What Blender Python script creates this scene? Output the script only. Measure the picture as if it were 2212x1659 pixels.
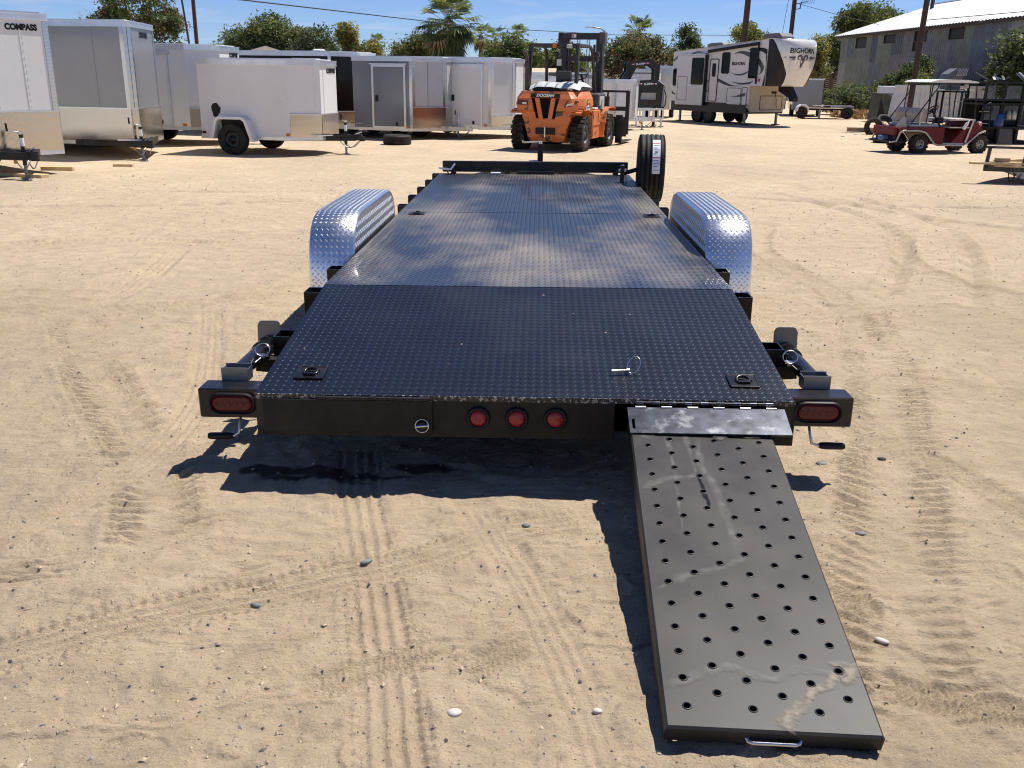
import bpy, bmesh, math, random
import numpy as np
from mathutils import Vector, Matrix
R = math.radians
PI = math.pi
for o in list(bpy.data.objects): bpy.data.objects.remove(o)
S = bpy.context.scene
C = S.collection

# ---------------------------------------------------------------- camera
cam_d = bpy.data.cameras.new('camera'); cam = bpy.data.objects.new('camera', cam_d); C.objects.link(cam)
cam_d.sensor_width = 36.0; cam_d.lens = 36.0 * 1980 / 2212
cam_d.clip_start = .05; cam_d.clip_end = 9000
cam.matrix_world = Matrix.Translation((0, 0, 1.57)) @ Matrix.Rotation(R(90 - 18.59), 4, 'X') @ Matrix.Rotation(0.0165, 4, 'Z')
S.camera = cam
S.render.resolution_x = 1024; S.render.resolution_y = 768
# ---------------------------------------------------------------- light
SUN = Vector((.37, .30, 1.0)).normalized()
sun_d = bpy.data.lights.new('sun', 'SUN'); sun = bpy.data.objects.new('sun', sun_d); C.objects.link(sun)
sun_d.energy = 5.0; sun_d.angle = R(.53); sun_d.color = (1.0, .955, .88)
sun.rotation_euler = SUN.to_track_quat('Z', 'Y').to_euler(); sun.location = SUN * 60
world = bpy.data.worlds.new('World'); S.world = world; world.use_nodes = True
wn = world.node_tree.nodes; wl = world.node_tree.links
for n in list(wn): wn.remove(n)
wo = wn.new('ShaderNodeOutputWorld'); bg = wn.new('ShaderNodeBackground'); sky = wn.new('ShaderNodeTexSky')
sky.sky_type = 'NISHITA'; sky.sun_disc = False
sky.sun_elevation = math.asin(SUN.z); sky.sun_rotation = math.atan2(SUN.x, SUN.y)
sky.altitude = 1800; sky.air_density = 1.0; sky.dust_density = 0.0; sky.ozone_density = 3.0
bg.inputs['Strength'].default_value = .058
# thin wispy cloud, mapped on a flat layer overhead
tc = wn.new('ShaderNodeTexCoord'); sep = wn.new('ShaderNodeSeparateXYZ'); wl.new(tc.outputs['Generated'], sep.inputs[0])
def wm(op, a, b=None, clamp=False):
    m = wn.new('ShaderNodeMath'); m.operation = op; m.use_clamp = clamp
    for i, v in enumerate((a, b)):
        if v is None: continue
        if hasattr(v, 'links'): wl.new(v, m.inputs[i])
        else: m.inputs[i].default_value = v
    return m.outputs[0]
zz = wm('ADD', wm('MAXIMUM', sep.outputs[2], 0.0), .10)
cmb = wn.new('ShaderNodeCombineXYZ'); wl.new(wm('DIVIDE', sep.outputs[0], zz), cmb.inputs[0]); wl.new(wm('DIVIDE', sep.outputs[1], zz), cmb.inputs[1])
mp = wn.new('ShaderNodeMapping'); mp.inputs['Scale'].default_value = (.8, 1.15, 1); mp.inputs['Rotation'].default_value = (0, 0, .25); wl.new(cmb.outputs[0], mp.inputs[0])
nz = wn.new('ShaderNodeTexNoise'); nz.inputs['Scale'].default_value = 1.6; nz.inputs['Detail'].default_value = 9; nz.inputs['Roughness'].default_value = .62; nz.inputs['Distortion'].default_value = .7
wl.new(mp.outputs[0], nz.inputs['Vector'])
cr = wn.new('ShaderNodeValToRGB'); cr.color_ramp.elements[0].position = .50; cr.color_ramp.elements[1].position = .86
wl.new(nz.outputs[0], cr.inputs[0])
mxw = wn.new('ShaderNodeMixRGB'); mxw.inputs[2].default_value = (9.0, 9.6, 10.4, 1)
wl.new(wm('MULTIPLY', cr.outputs[0], .48), mxw.inputs[0]); wl.new(sky.outputs[0], mxw.inputs[1])
tint = wn.new('ShaderNodeMixRGB'); tint.blend_type = 'MULTIPLY'; tint.inputs[0].default_value = 1; tint.inputs[2].default_value = (.79, .95, 1.38, 1)
wl.new(sky.outputs[0], tint.inputs[1]); wl.new(tint.outputs[0], mxw.inputs[1])
wl.new(mxw.outputs[0], bg.inputs['Color']); wl.new(bg.outputs[0], wo.inputs[0])
S.view_settings.view_transform = 'Standard'; S.view_settings.look = 'None'
S.view_settings.exposure = 0.52; S.view_settings.gamma = 1.0; S.view_settings.use_curve_mapping = False
S.render.engine = 'CYCLES'
S.cycles.max_bounces = 6; S.cycles.use_denoising = True; S.cycles.denoiser = 'OPENIMAGEDENOISE'; S.cycles.denoising_input_passes = 'RGB_ALBEDO_NORMAL'; S.cycles.denoising_prefilter = 'ACCURATE'; S.cycles.filter_width = 1.1; S.cycles.use_adaptive_sampling = False; S.cycles.sample_clamp_indirect = 4.0

# ---------------------------------------------------------------- materials
def mk(name, col, rough=.5, metal=0., var=.0, vs=4., bump=0., bs=60., spec=.5, dust=0., dcol=(.30, .235, .165), ds=2.2, rv=0., coat=0., chips=None, stretch=None, dth=(.42, .72)):
    m = bpy.data.materials.new(name); m.use_nodes = True; nt = m.node_tree; N = nt.nodes; L = nt.links
    b = N['Principled BSDF']
    b.inputs['Metallic'].default_value = metal; b.inputs['Specular IOR Level'].default_value = spec; b.inputs['Coat Weight'].default_value = coat
    b.inputs['Roughness'].default_value = rough; b.inputs['Base Color'].default_value = (*col, 1)
    tc = N.new('ShaderNodeTexCoord'); vec = tc.outputs['Object']
    if stretch:
        mpn = N.new('ShaderNodeMapping'); mpn.inputs['Scale'].default_value = stretch; L.new(vec, mpn.inputs[0]); vec = mpn.outputs[0]
    def noise(s, d=4, r=.55):
        n = N.new('ShaderNodeTexNoise'); n.inputs['Scale'].default_value = s; n.inputs['Detail'].default_value = d; n.inputs['Roughness'].default_value = r
        L.new(vec, n.inputs['Vector']); return n.outputs[0]
    def ramp(x, lo, hi):
        r = N.new('ShaderNodeMapRange'); r.inputs[1].default_value = lo; r.inputs[2].default_value = hi; L.new(x, r.inputs[0]); return r.outputs[0]
    def mix(f, a, c):
        x = N.new('ShaderNodeMixRGB')
        for i, v in ((0, f), (1, a), (2, c)):
            if hasattr(v, 'links'): L.new(v, x.inputs[i])
            else: x.inputs[i].default_value = v if i == 0 else (*v, 1)
        return x.outputs[0]
    cur = None
    if var:
        cur = mix(ramp(noise(vs), .3, .7), tuple(c * (1 - var) for c in col), tuple(min(1, c * (1 + var)) for c in col))
    rg = None
    if chips:
        f = ramp(noise(chips[1], 6, .6), chips[2], chips[2] + .02)
        cur = mix(f, cur or col, chips[0])
    if dust:
        f0 = ramp(noise(ds, 6, .6), *dth)
        mm = N.new('ShaderNodeMath'); mm.operation = 'MULTIPLY'; mm.inputs[1].default_value = dust; L.new(f0, mm.inputs[0])
        cur = mix(mm.outputs[0], cur or col, dcol)
        r2 = N.new('ShaderNodeMapRange'); r2.inputs[3].default_value = rough; r2.inputs[4].default_value = min(1, rough + .25 * min(1, dust * 1.5)); L.new(f0, r2.inputs[0]); rg = r2.outputs[0]
    elif rv:
        r2 = N.new('ShaderNodeMapRange'); r2.inputs[1].default_value = .3; r2.inputs[2].default_value = .7
        r2.inputs[3].default_value = max(.02, rough - rv); r2.inputs[4].default_value = rough + rv; L.new(noise(vs * 1.7), r2.inputs[0]); rg = r2.outputs[0]
    if cur is not None: L.new(cur, b.inputs['Base Color'])
    if rg is not None: L.new(rg, b.inputs['Roughness'])
    if bump:
        bn = N.new('ShaderNodeBump'); bn.inputs['Strength'].default_value = bump; bn.inputs['Distance'].default_value = .01
        L.new(noise(bs, 3), bn.inputs['Height']); L.new(bn.outputs[0], b.inputs['Normal'])
    return m
def treadmat(name, col, rough, sc=52.):
    # polished tread plate far off: too small to pick the lugs apart, so relief by texture
    m = mk(name, col, rough, metal=.9); nt = m.node_tree; N = nt.nodes; L = nt.links; b = N['Principled BSDF']
    tc = N.new('ShaderNodeTexCoord'); sp = N.new('ShaderNodeSeparateXYZ'); L.new(tc.outputs['Object'], sp.inputs[0])
    def M(op, a, c):
        x = N.new('ShaderNodeMath'); x.operation = op
        for i, v in enumerate((a, c)):
            if hasattr(v, 'links'): L.new(v, x.inputs[i])
            else: x.inputs[i].default_value = v
        return x.outputs[0]
    h = M('ADD', sp.outputs[0], sp.outputs[1])
    a = M('SINE', M('MULTIPLY', M('ADD', h, sp.outputs[2]), sc), 0.); c = M('SINE', M('MULTIPLY', M('SUBTRACT', h, sp.outputs[2]), sc), 0.)
    hh = M('MULTIPLY', a, c)
    bn = N.new('ShaderNodeBump'); bn.inputs['Strength'].default_value = .05; bn.inputs['Distance'].default_value = .004
    L.new(hh, bn.inputs['Height']); L.new(bn.outputs[0], b.inputs['Normal']); return m
black = mk('black_paint', (.006, .006, .007), .26, spec=.4, var=.25, rv=.08, dust=.08, ds=3.5)
blackd = mk('black_frame', (.006, .006, .007), .42, spec=.35, var=.3, dust=.10, ds=2.5)
skirtm = mk('black_satin', (.006, .0055, .005), .55, spec=.3, var=.18, vs=7, dust=.06, ds=6)
deckm = mk('deck_plate_paint', (.019, .022, .028), .33, var=.3, vs=3, coat=.30, spec=.7, dust=.6, dcol=(.33, .27, .195), ds=1.25, stretch=(1.0, .55, 1), dth=(.47, .74))  # base colour lifted bluish to imitate the low-sky sheen on the flat deck
deckr = mk('deck_plate_rear_sky_navy', (.003, .005, .011), .36, var=.3, vs=3, spec=.35, dust=.06, dcol=(.17, .14, .105), ds=1.6, dth=(.5, .8))  # navy-dark copy of the deck paint, imitating the deeper sky it mirrors
rampm = mk('ramp_paint', (.024, .022, .020), .42, var=.22, vs=5, spec=.28, dust=.25, dcol=(.12, .105, .09), ds=2.4)
flapm = mk('worn_dark_steel', (.06, .066, .08), .26, metal=.6, var=.5, vs=16, rv=.1, dust=.5, dcol=(.20, .21, .23), ds=14, dth=(.55, .75))
zincd = mk('dull_zinc', (.20, .22, .25), .38, metal=.8, var=.15, vs=20)
alum = mk('polished_aluminium', (.76, .76, .755), .28, metal=1., var=.05, vs=14)
alur = mk('satin_aluminium', (.66, .68, .70), .34, metal=.85, var=.08, vs=5)
zinc = mk('zinc_plated_steel', (.62, .62, .58), .28, metal=1., var=.12, vs=20)
chain = mk('chain_steel', (.42, .42, .42), .4, metal=.9, var=.3, vs=30)
rubber = mk('tyre_rubber', (.009, .009, .010), .7, var=.3, vs=9, spec=.3, dust=.12, ds=5)
rubberd = mk('dusty_tyre_rubber', (.018, .016, .014), .85, var=.35, vs=9, spec=.25, dust=.45, dcol=(.13, .10, .075), ds=4, dth=(.35, .7))
redlens = mk('red_lens', (.10, .006, .008), .22, var=.25, vs=60, spec=.4)
redlens2 = mk('red_reflector', (.27, .016, .016), .3, var=.2, vs=50)
amber = mk('amber_lens', (.55, .16, .02), .25)
white = mk('white_panel', (.72, .72, .71), .22, var=.045, vs=1.1, rv=.08, spec=.5, bump=.05, bs=1.6)
white2 = mk('white_trim', (.68, .69, .69), .3, var=.04)
silver = mk('silver_grey_panel', (.26, .265, .28), .20, metal=.25, var=.05, vs=1.2, rv=.05)
char = mk('charcoal_panel', (.19, .205, .235), .20, metal=.3, var=.05, vs=1.5, rv=.05)
blackp = mk('gloss_black_panel', (.007, .007, .008), .12, spec=.3)
guard = treadmat('tread_plate_guard', (.54, .505, .45), .10, 190.)  # warm tint put into the metal for the sand it mirrors
trimt = treadmat('tread_plate_trim', (.52, .53, .54), .14, 160.)
ink = mk('black_print', (.008, .008, .009), .5, spec=.3)
inkw = mk('white_print', (.75, .75, .75), .5)
inkg = mk('grey_print', (.25, .25, .26), .5)
yellow = mk('yellow_tag', (.62, .38, .03), .5)
green = mk('green_tag', (.03, .28, .08), .5)
sticker = mk('white_sticker', (.80, .80, .82), .3, var=.06, vs=30)
blueink = mk('blue_print', (.05, .12, .45), .5)
redink = mk('red_print', (.50, .03, .04), .5)
lumber = mk('pine_lumber', (.55, .40, .20), .7, var=.22, vs=9, stretch=(1, 6, 6), bump=.1, bs=40)
lumberd = mk('weathered_lumber', (.34, .24, .15), .8, var=.3, vs=8, stretch=(1, 6, 6))
poleM = mk('creosote_pole', (.052, .033, .024), .85, var=.4, vs=12, stretch=(6, 6, .5), bump=.4, bs=30)
steelp = mk('dark_steel_pole', (.05, .05, .055), .5, metal=.4)
wireM = mk('cable_black', (.012, .012, .014), .6)
glass = mk('dark_window_glass', (.004, .0045, .005), .05, spec=.18)
bark = mk('bark', (.12, .085, .06), .9, var=.35, vs=12, bump=.5, bs=20)
def leafm(name, col, v=.25):
    m = mk(name, col, .55, var=v, vs=2.5, spec=.35); b = m.node_tree.nodes['Principled BSDF']
    t = m.node_tree.nodes.new('ShaderNodeBsdfTranslucent'); t.inputs[0].default_value = (col[0] * 1.5, col[1] * 1.5, col[2] * .8, 1)
    a = m.node_tree.nodes.new('ShaderNodeMixShader'); a.inputs[0].default_value = .42; o = m.node_tree.nodes['Material Output']
    m.node_tree.links.new(b.outputs[0], a.inputs[1]); m.node_tree.links.new(t.outputs[0], a.inputs[2]); m.node_tree.links.new(a.outputs[0], o.inputs[0]); return m
lf_dark = leafm('leaf_dark_green', (.050, .078, .032)); lf_mid = leafm('leaf_mid_green', (.085, .120, .042)); lf_lite = leafm('leaf_light_green', (.15, .17, .055))
lf_olive = leafm('leaf_olive', (.12, .12, .058)); lf_yel = leafm('leaf_yellow_green', (.25, .22, .06)); lf_brown = leafm('leaf_dry_brown', (.16, .095, .055)); lf_grey = leafm('leaf_grey_green', (.12, .135, .095))
lf_palm = leafm('palm_green', (.10, .135, .06)); lf_dead = leafm('palm_dead_tan', (.30, .23, .15)); lf_wisp = leafm('leaf_wispy_green', (.075, .105, .045))
strawm = mk('dry_straw', (.42, .29, .13), .9, var=.3)

# ---------------------------------------------------------------- mesh builder
class MB:
    def __init__(s): s.v = []; s.f = []; s.m = []; s.sm = []; s.mats = []; s.M = Matrix()
    def mi(s, mat):
        if mat not in s.mats: s.mats.append(mat)
        return s.mats.index(mat)
    def add(s, vs, fs, mat, smooth=False):
        o = len(s.v); M = s.M; k = s.mi(mat)
        s.v += [tuple(M @ Vector(p)) for p in vs]
        for f in fs: s.f.append(tuple(i + o for i in f)); s.m.append(k); s.sm.append(smooth)
        return s
    def box(s, x0, x1, y0, y1, z0, z1, mat):
        vs = [(x, y, z) for z in (z0, z1) for y in (y0, y1) for x in (x0, x1)]
        return s.add(vs, [(0, 2, 3, 1), (4, 5, 7, 6), (0, 1, 5, 4), (2, 6, 7, 3), (0, 4, 6, 2), (1, 3, 7, 5)], mat)
    def cbox(s, x0, x1, y0, y1, z0, z1, mat, c=.01):
        # box with chamfered edges (24 corners)
        vs = []; 
        for sx in (0, 1):
            for sy in (0, 1):
                for sz in (0, 1):
                    X = (x0, x1)[sx]; Y = (y0, y1)[sy]; Z = (z0, z1)[sz]; dx = (c, -c)[sx]; dy = (c, -c)[sy]; dz = (c, -c)[sz]
                    vs += [(X, Y + dy, Z + dz), (X + dx, Y, Z + dz), (X + dx, Y + dy, Z)]
        I = lambda a, b, d, k: ((a * 2 + b) * 2 + d) * 3 + k
        fs = []
        for q in (0, 1):
            fs += [[I(q, 0, 0, 0), I(q, 1, 0, 0), I(q, 1, 1, 0), I(q, 0, 1, 0)], [I(0, q, 0, 1), I(1, q, 0, 1), I(1, q, 1, 1), I(0, q, 1, 1)], [I(0, 0, q, 2), I(1, 0, q, 2), I(1, 1, q, 2), I(0, 1, q, 2)]]
            for r in (0, 1):
                fs += [[I(q, r, 0, 0), I(q, r, 1, 0), I(q, r, 1, 1), I(q, r, 0, 1)], [I(q, 0, r, 0), I(q, 1, r, 0), I(q, 1, r, 2), I(q, 0, r, 2)], [I(0, q, r, 1), I(1, q, r, 1), I(1, q, r, 2), I(0, q, r, 2)]]
                for t in (0, 1): fs.append([I(q, r, t, 0), I(q, r, t, 1), I(q, r, t, 2)])
        cx = Vector(((x0 + x1) / 2, (y0 + y1) / 2, (z0 + z1) / 2)); out = []
        for f in fs:
            p = [Vector(vs[i]) for i in f]; n = (p[1] - p[0]).cross(p[2] - p[0])
            out.append(tuple(f) if n.dot(sum(p, Vector()) / len(p) - cx) > 0 else tuple(reversed(f)))
        return s.add(vs, out, mat)
    def frame(s, p, q, up=(0, 0, 1)):
        p = Vector(p); q = Vector(q); d = (q - p).normalized(); u = Vector(up)
        if abs(d.dot(u)) > .95: u = Vector((0, 1, 0)) if abs(d.y) < .9 else Vector((1, 0, 0))
        x = d.cross(u).normalized(); y = x.cross(d).normalized()
        return p, q, d, x, y
    def bar(s, p, q, w, h, mat, up=(0, 0, 1)):
        p, q, d, x, y = s.frame(p, q, up)
        vs = [a + x * sx * w / 2 + y * sy * h / 2 for a in (p, q) for sx, sy in ((-1, -1), (1, -1), (1, 1), (-1, 1))]
        return s.add(vs, [(3, 2, 1, 0), (4, 5, 6, 7), (0, 1, 5, 4), (1, 2, 6, 5), (2, 3, 7, 6), (3, 0, 4, 7)], mat)
    def cyl(s, p, q, r, mat, n=12, r2=None, cap=True, smooth=True):
        p, q, d, x, y = s.frame(p, q); r2 = r if r2 is None else r2
        vs = [a + (x * math.cos(2 * PI * i / n) + y * math.sin(2 * PI * i / n)) * rr for a, rr in ((p, r), (q, r2)) for i in range(n)]
        s.add(vs, [(i, (i + 1) % n, n + (i + 1) % n, n + i) for i in range(n)], mat, smooth)
        if cap: s.add(vs, [tuple(range(n - 1, -1, -1)), tuple(range(n, 2 * n))], mat)
        return s
    def tube(s, pts, r, mat, n=8, closed=False):
        P = [Vector(p) for p in pts]; k = len(P); vs = []; ux = None
        for i in range(k):
            a = P[i - 1] if (i > 0 or closed) else P[i]; b = P[(i + 1) % k] if (i < k - 1 or closed) else P[i]
            d = (b - a).normalized()
            if ux is None:
                u = Vector((0, 0, 1)) if abs(d.z) < .9 else Vector((1, 0, 0)); ux = d.cross(u).normalized()
            else: ux = (ux - d * ux.dot(d)).normalized()
            uy = d.cross(ux); rr = r[i] if isinstance(r, (list, tuple)) else r
            vs += [P[i] + (ux * math.cos(2 * PI * j / n) + uy * math.sin(2 * PI * j / n)) * rr for j in range(n)]
        fs = []
        for i in range(k if closed else k - 1):
            a = i * n; b = ((i + 1) % k) * n
            fs += [(a + j, a + (j + 1) % n, b + (j + 1) % n, b + j) for j in range(n)]
        s.add(vs, fs, mat, True)
        if not closed: s.add(vs, [tuple(range(n - 1, -1, -1)), tuple((k - 1) * n + j for j in range(n))], mat)
        return s
    def lathe(s, prof, mat, n=32, M=Matrix(), closed=False, smooth=True):
        vs = [M @ Vector((r * math.cos(2 * PI * i / n), r * math.sin(2 * PI * i / n), z)) for r, z in prof for i in range(n)]
        k = len(prof); fs = []
        for a in range(k if closed else k - 1):
            b = (a + 1) % k
            fs += [(a * n + i, a * n + (i + 1) % n, b * n + (i + 1) % n, b * n + i) for i in range(n)]
        return s.add(vs, fs, mat, smooth)
    def prism(s, poly, a, b, mat, ax='y', smooth=False):
        # poly in the plane across axis ax, extruded a..b
        def P(u, v, t): return {'y': (u, t, v), 'x': (t, u, v), 'z': (u, v, t)}[ax]
        n = len(poly); ar = sum(poly[i][0] * poly[(i + 1) % n][1] - poly[(i + 1) % n][0] * poly[i][1] for i in range(n))
        if (ar > 0) == (ax == 'y'): poly = poly[::-1]
        vs = [P(u, v, a) for u, v in poly] + [P(u, v, b) for u, v in poly]
        s.add(vs, [(i, (i + 1) % n, n + (i + 1) % n, n + i) for i in range(n)], mat, smooth)
        return s.add(vs, [tuple(range(n - 1, -1, -1)), tuple(range(n, 2 * n))], mat)
    def poly(s, pts, mat): return s.add(pts, [tuple(range(len(pts)))], mat)
    def mesh(s, name):
        me = bpy.data.meshes.new(name); me.from_pydata(s.v, [], s.f)
        for m in s.mats: me.materials.append(m)
        me.polygons.foreach_set('material_index', s.m); me.polygons.foreach_set('use_smooth', s.sm); me.update(); return me
    def build(s, name, parent=None, bevel=0., **kw): return link(name, s.mesh(name), parent, bevel, **kw)
def link(name, me, parent=None, bevel=0., loc=None, kind=None, label=None):
    o = bpy.data.objects.new(name, me); C.objects.link(o); o.parent = parent
    if loc is not None: o.location = loc
    if kind: o['kind'] = kind
    if label: o['label'] = label
    if bevel:
        b = o.modifiers.new('bevel', 'BEVEL'); b.width = bevel; b.segments = 2; b.limit_method = 'ANGLE'; b.angle_limit = R(35)
    return o
def tag(o, label, cat, group=None):
    o['label'] = label; o['category'] = cat
    if group: o['group'] = group
    return o
def thing(name, label, cat, loc=(0, 0, 0), rz=0., group=None, rot=None):
    o = bpy.data.objects.new(name, None); C.objects.link(o); o.location = loc
    o.rotation_euler = rot if rot else (0, 0, rz); o.empty_display_size = .2
    return tag(o, label, cat, group)
def copy_tree(o, parent=None):
    c = o.copy(); C.objects.link(c); c.parent = parent
    for ch in list(o.children): copy_tree(ch, c)
    return c
def fan(mat, pts, t=.004, n=None):
    pass
def text_mesh(txt, size, mat, extrude=.002, shear=0., sx=1., bold=0., align='CENTER'):
    cu = bpy.data.curves.new('lettering', 'FONT'); cu.body = txt; cu.size = size; cu.extrude = extrude; cu.shear = shear; cu.offset = bold
    cu.align_x = align; cu.align_y = 'CENTER'; cu.resolution_u = 3
    o = bpy.data.objects.new('tmp', cu); C.objects.link(o)
    bpy.context.view_layer.update()
    me = bpy.data.meshes.new_from_object(o.evaluated_get(bpy.context.evaluated_depsgraph_get())); bpy.data.objects.remove(o)
    me.name = 'lettering'; me.materials.clear(); me.materials.append(mat)
    if sx != 1.: me.transform(Matrix.Diagonal((sx, 1, 1, 1)))
    return me
def text(txt, size, mat, parent, p, xdir, ndir, name='lettering', **kw):
    me = text_mesh(txt, size, mat, **kw)
    x = Vector(xdir).normalized(); z = Vector(ndir).normalized(); y = z.cross(x)
    me.transform(Matrix(((x.x, y.x, z.x, p[0]), (x.y, y.y, z.y, p[1]), (x.z, y.z, z.z, p[2]), (0, 0, 0, 1))))
    return link(name, me, parent)
AX = {'x': Matrix.Rotation(PI / 2, 4, 'Y'), 'y': Matrix.Rotation(PI / 2, 4, 'X') , 'z': Matrix()}
def wheel(parent, p, r, w, axis='y', rimm=None, rim_r=.58, spokes=0, knobs=None, tyre=None, name='wheel', out=1, n=36, bolts=True):
    """rim is the part, tyre its sub-part; out: +1/-1 side of the axis the dish faces"""
    T = Matrix.Translation(p) @ AX[axis]; tyre = tyre or rubber; ri = r * rim_r
    sgn = -1 if axis == 'y' else 1          # local z of AX['y'] points to -y
    o_ = out * sgn
    m = MB(); m.M = T
    z = lambda t: t * o_ * w / 2
    m.lathe([(ri, z(-.8)), (ri * .96, z(-.75)), (ri * .96, z(.55)), (ri * 1.04, z(.86)), (ri * 1.0, z(.9)), (ri * .9, z(.6)), (ri * .86, z(.25)), (ri * .55, z(.38)), (ri * .3, z(.55)), (ri * .28, z(.72)), (0, z(.74))], rimm or alur, n)
    if bolts:
        for i in range(6):
            a = i * PI / 3; c = Vector((math.cos(a) * ri * .42, math.sin(a) * ri * .42, z(.4))); m.cyl(c, c + Vector((0, 0, z(.14))), ri * .05, rimm or alur, 6)
    for i in range(spokes):
        a = 2 * PI * (i + .5) / spokes; pts = [(math.cos(a + d) * ri * q, math.sin(a + d) * ri * q, z(.42)) for d, q in ((-.2, .52), (.2, .52), (.26, .8), (-.26, .8))]
        m.poly(pts if o_ > 0 else pts[::-1], ink)
    rim = m.build(name, parent)
    m = MB(); m.M = T; g = .035 * r; h = w / 2
    pr = [(ri, -h * .82), (r * .72, -h * .97), (r * .86, -h), (r * .95, -h * .9), (r * .99, -h * .78)]
    for k in range(4):
        c = -h * .5 + k * h / 3
        pr += [(r, c - h * .1), (r - g, c - h * .06), (r - g, c + h * .06), (r, c + h * .1)]
    pr += [(r * .99, h * .78), (r * .95, h * .9), (r * .86, h), (r * .72, h * .97), (ri, h * .82)]
    m.lathe(pr, tyre, n)
    if knobs:
        kn, kh = knobs
        for i in range(kn):
            for sd in (-1, 1):
                a = 2 * PI * (i + .25 * sd) / kn; da = PI / kn * .72
                q = [(math.cos(a + t) * (r + e), math.sin(a + t) * (r + e), zz) for e in (-.01, kh) for t, zz in ((-da, sd * h * .06), (da, sd * h * .06), (da * .9, sd * h * 1.0), (-da * .9, sd * h * 1.0))]
                q += []
                m.add(q, [(0, 1, 5, 4), (1, 2, 6, 5), (2, 3, 7, 6), (3, 0, 4, 7), (4, 5, 6, 7)] if sd > 0 else [(4, 5, 1, 0), (5, 6, 2, 1), (6, 7, 3, 2), (7, 4, 0, 3), (7, 6, 5, 4)], tyre)
                q = [(math.cos(a + t) * (r + e), math.sin(a + t) * (r + e), sd * zz) for e, zz in ((kh, h), (-.10 * r, h * 1.03)) for t in (-da * .9, da * .9)]
                m.add(q, [(0, 1, 3, 2)] if sd > 0 else [(2, 3, 1, 0)], tyre)
    m.build('tyre', rim); return rim
# ================================================================ ground
rng = np.random.default_rng(7); random.seed(7)
TAB = rng.random((512, 512))
def vnoise(x, y, sd=0):
    xi = np.floor(x).astype(int); yi = np.floor(y).astype(int); fx = x - xi; fy = y - yi
    fx = fx * fx * (3 - 2 * fx); fy = fy * fy * (3 - 2 * fy); xi = xi + sd * 37; yi = yi + sd * 91
    g = lambda a, b: TAB[a % 512, b % 512]
    return (g(xi, yi) * (1 - fx) + g(xi + 1, yi) * fx) * (1 - fy) + (g(xi, yi + 1) * (1 - fx) + g(xi + 1, yi + 1) * fx) * fy - .5
def sst(a, b, t):
    t = np.clip((t - a) / (b - a), 0, 1); return t * t * (3 - 2 * t)
TRACKS = [  # polyline, width, kind, depth
    ([(-.68, 3.75), (-.60, 3.29), (-.45, 2.64), (-.35, 2.19), (-.27, 1.78), (-.22, 1.45)], .20, 'rib', .0065),
    ([(-1.9, 1.86), (-1.42, 2.18), (-1.11, 2.38), (-.79, 2.53), (-.55, 2.65), (-.31, 2.75), (0, 2.96), (.33, 3.08)], .21, 'rib', .0068),
    ([(-2.9, 5.9), (-2.51, 5.13), (-1.99, 4.27), (-1.58, 3.64), (-1.36, 3.2), (-1.22, 2.8)], .34, 'lug', .009),
    ([(2.5, 6.6), (2.14, 5.11), (1.74, 3.95), (1.41, 3.03), (1.14, 2.3), (1.05, 1.9)], .44, 'lug', .007),
    ([(1.55, 4.2), (1.83, 3.68), (1.92, 3.41), (1.98, 3.2), (2.1, 2.9)], .17, 'rib', .006),
    ([(-1.27, 2.98), (-1.02, 3.06)], .20, 'bar', .010), ([(-.98, 2.58), (-.74, 2.68)], .19, 'bar', .009),
    ([(-1.9, 2.58), (-1.4, 2.66)], .16, 'bar', .009),
    ([(-.50, 2.07), (-.22, 2.25)], .13, 'chev', .0032), ([(-.12, 2.16), (.16, 2.36)], .13, 'chev', .0030), ([(1.05, 2.1), (1.35, 2.0)], .12, 'chev', .005), ([(1.0, 2.75), (1.1, 2.5)], .13, 'chev', .005),
    ([(-4.43, 7.82), (-4.07, 9.34), (-2.49, 10.49)], .3, 'rib', .010), ([(2.9, 10.6), (2.38, 8.88), (2.46, 6.91), (2.16, 5.4)], .3, 'lug', .010),
    ([(-3.2, 3.9), (-2.2, 3.55), (-1.5, 3.6), (-.9, 4.0)], .18, 'rib', .006), ([(-2.4, 2.2), (-1.7, 3.0), (-1.55, 4.2), (-2.1, 6.2)], .18, 'rib', .005), ([(1.2, 4.6), (1.75, 4.9), (2.7, 4.6), (3.6, 3.9)], .18, 'rib', .006), ([(1.5, 5.6), (2.4, 6.4), (3.9, 6.6), (6, 6.0)], .2, 'rib', .007), ([(-.15, 3.2), (.05, 2.6), (.2, 2.0), (.28, 1.5)], .16, 'rib', .003),
    ([(-5.5, 8.2), (-3.5, 8.8), (-2.0, 8.2)], .25, 'lug', .008), ([(3.2, 13), (5.5, 12.2), (8, 12.8)], .3, 'rut', .02),
    ([(-6, 6.2), (-3.4, 6.0), (-1.9, 6.6), (-1.6, 8)], .25, 'rib', .009), ([(3.0, 16), (4.2, 12.0), (4.0, 9.5), (2.9, 7.0)], .3, 'rut', .02),
    ([(3.6, 17), (4.9, 12.6), (4.7, 9.7), (3.4, 6.6)], .3, 'rut', .02), ([(6.5, 19.5), (4.4, 14.5), (5.2, 11.0), (8, 9.4)], .35, 'rut', .02),
    ([(2.5, 21), (4.0, 17.8), (6.5, 16.6), (9, 16.8)], .4, 'rut', .024), ([(2.4, 19.6), (4.2, 16.6), (6.7, 15.6), (9, 15.6)], .4, 'rut', .022),
    ([(-6, 12.6), (-3, 12.9), (0, 14.5), (1.5, 17)], .3, 'rut', .02), ([(-8, 10.6), (-4, 11.4), (-1.5, 13), (-.5, 16)], .3, 'rut', .018),
    ([(5.2, 5.2), (4.2, 6.4), (3.6, 8.2), (4.4, 10.4)], .3, 'lug', .009), ([(-5, 4.2), (-3.6, 5.0), (-2.9, 6.4), (-3.1, 8.4)], .25, 'rib', .008)]
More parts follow.
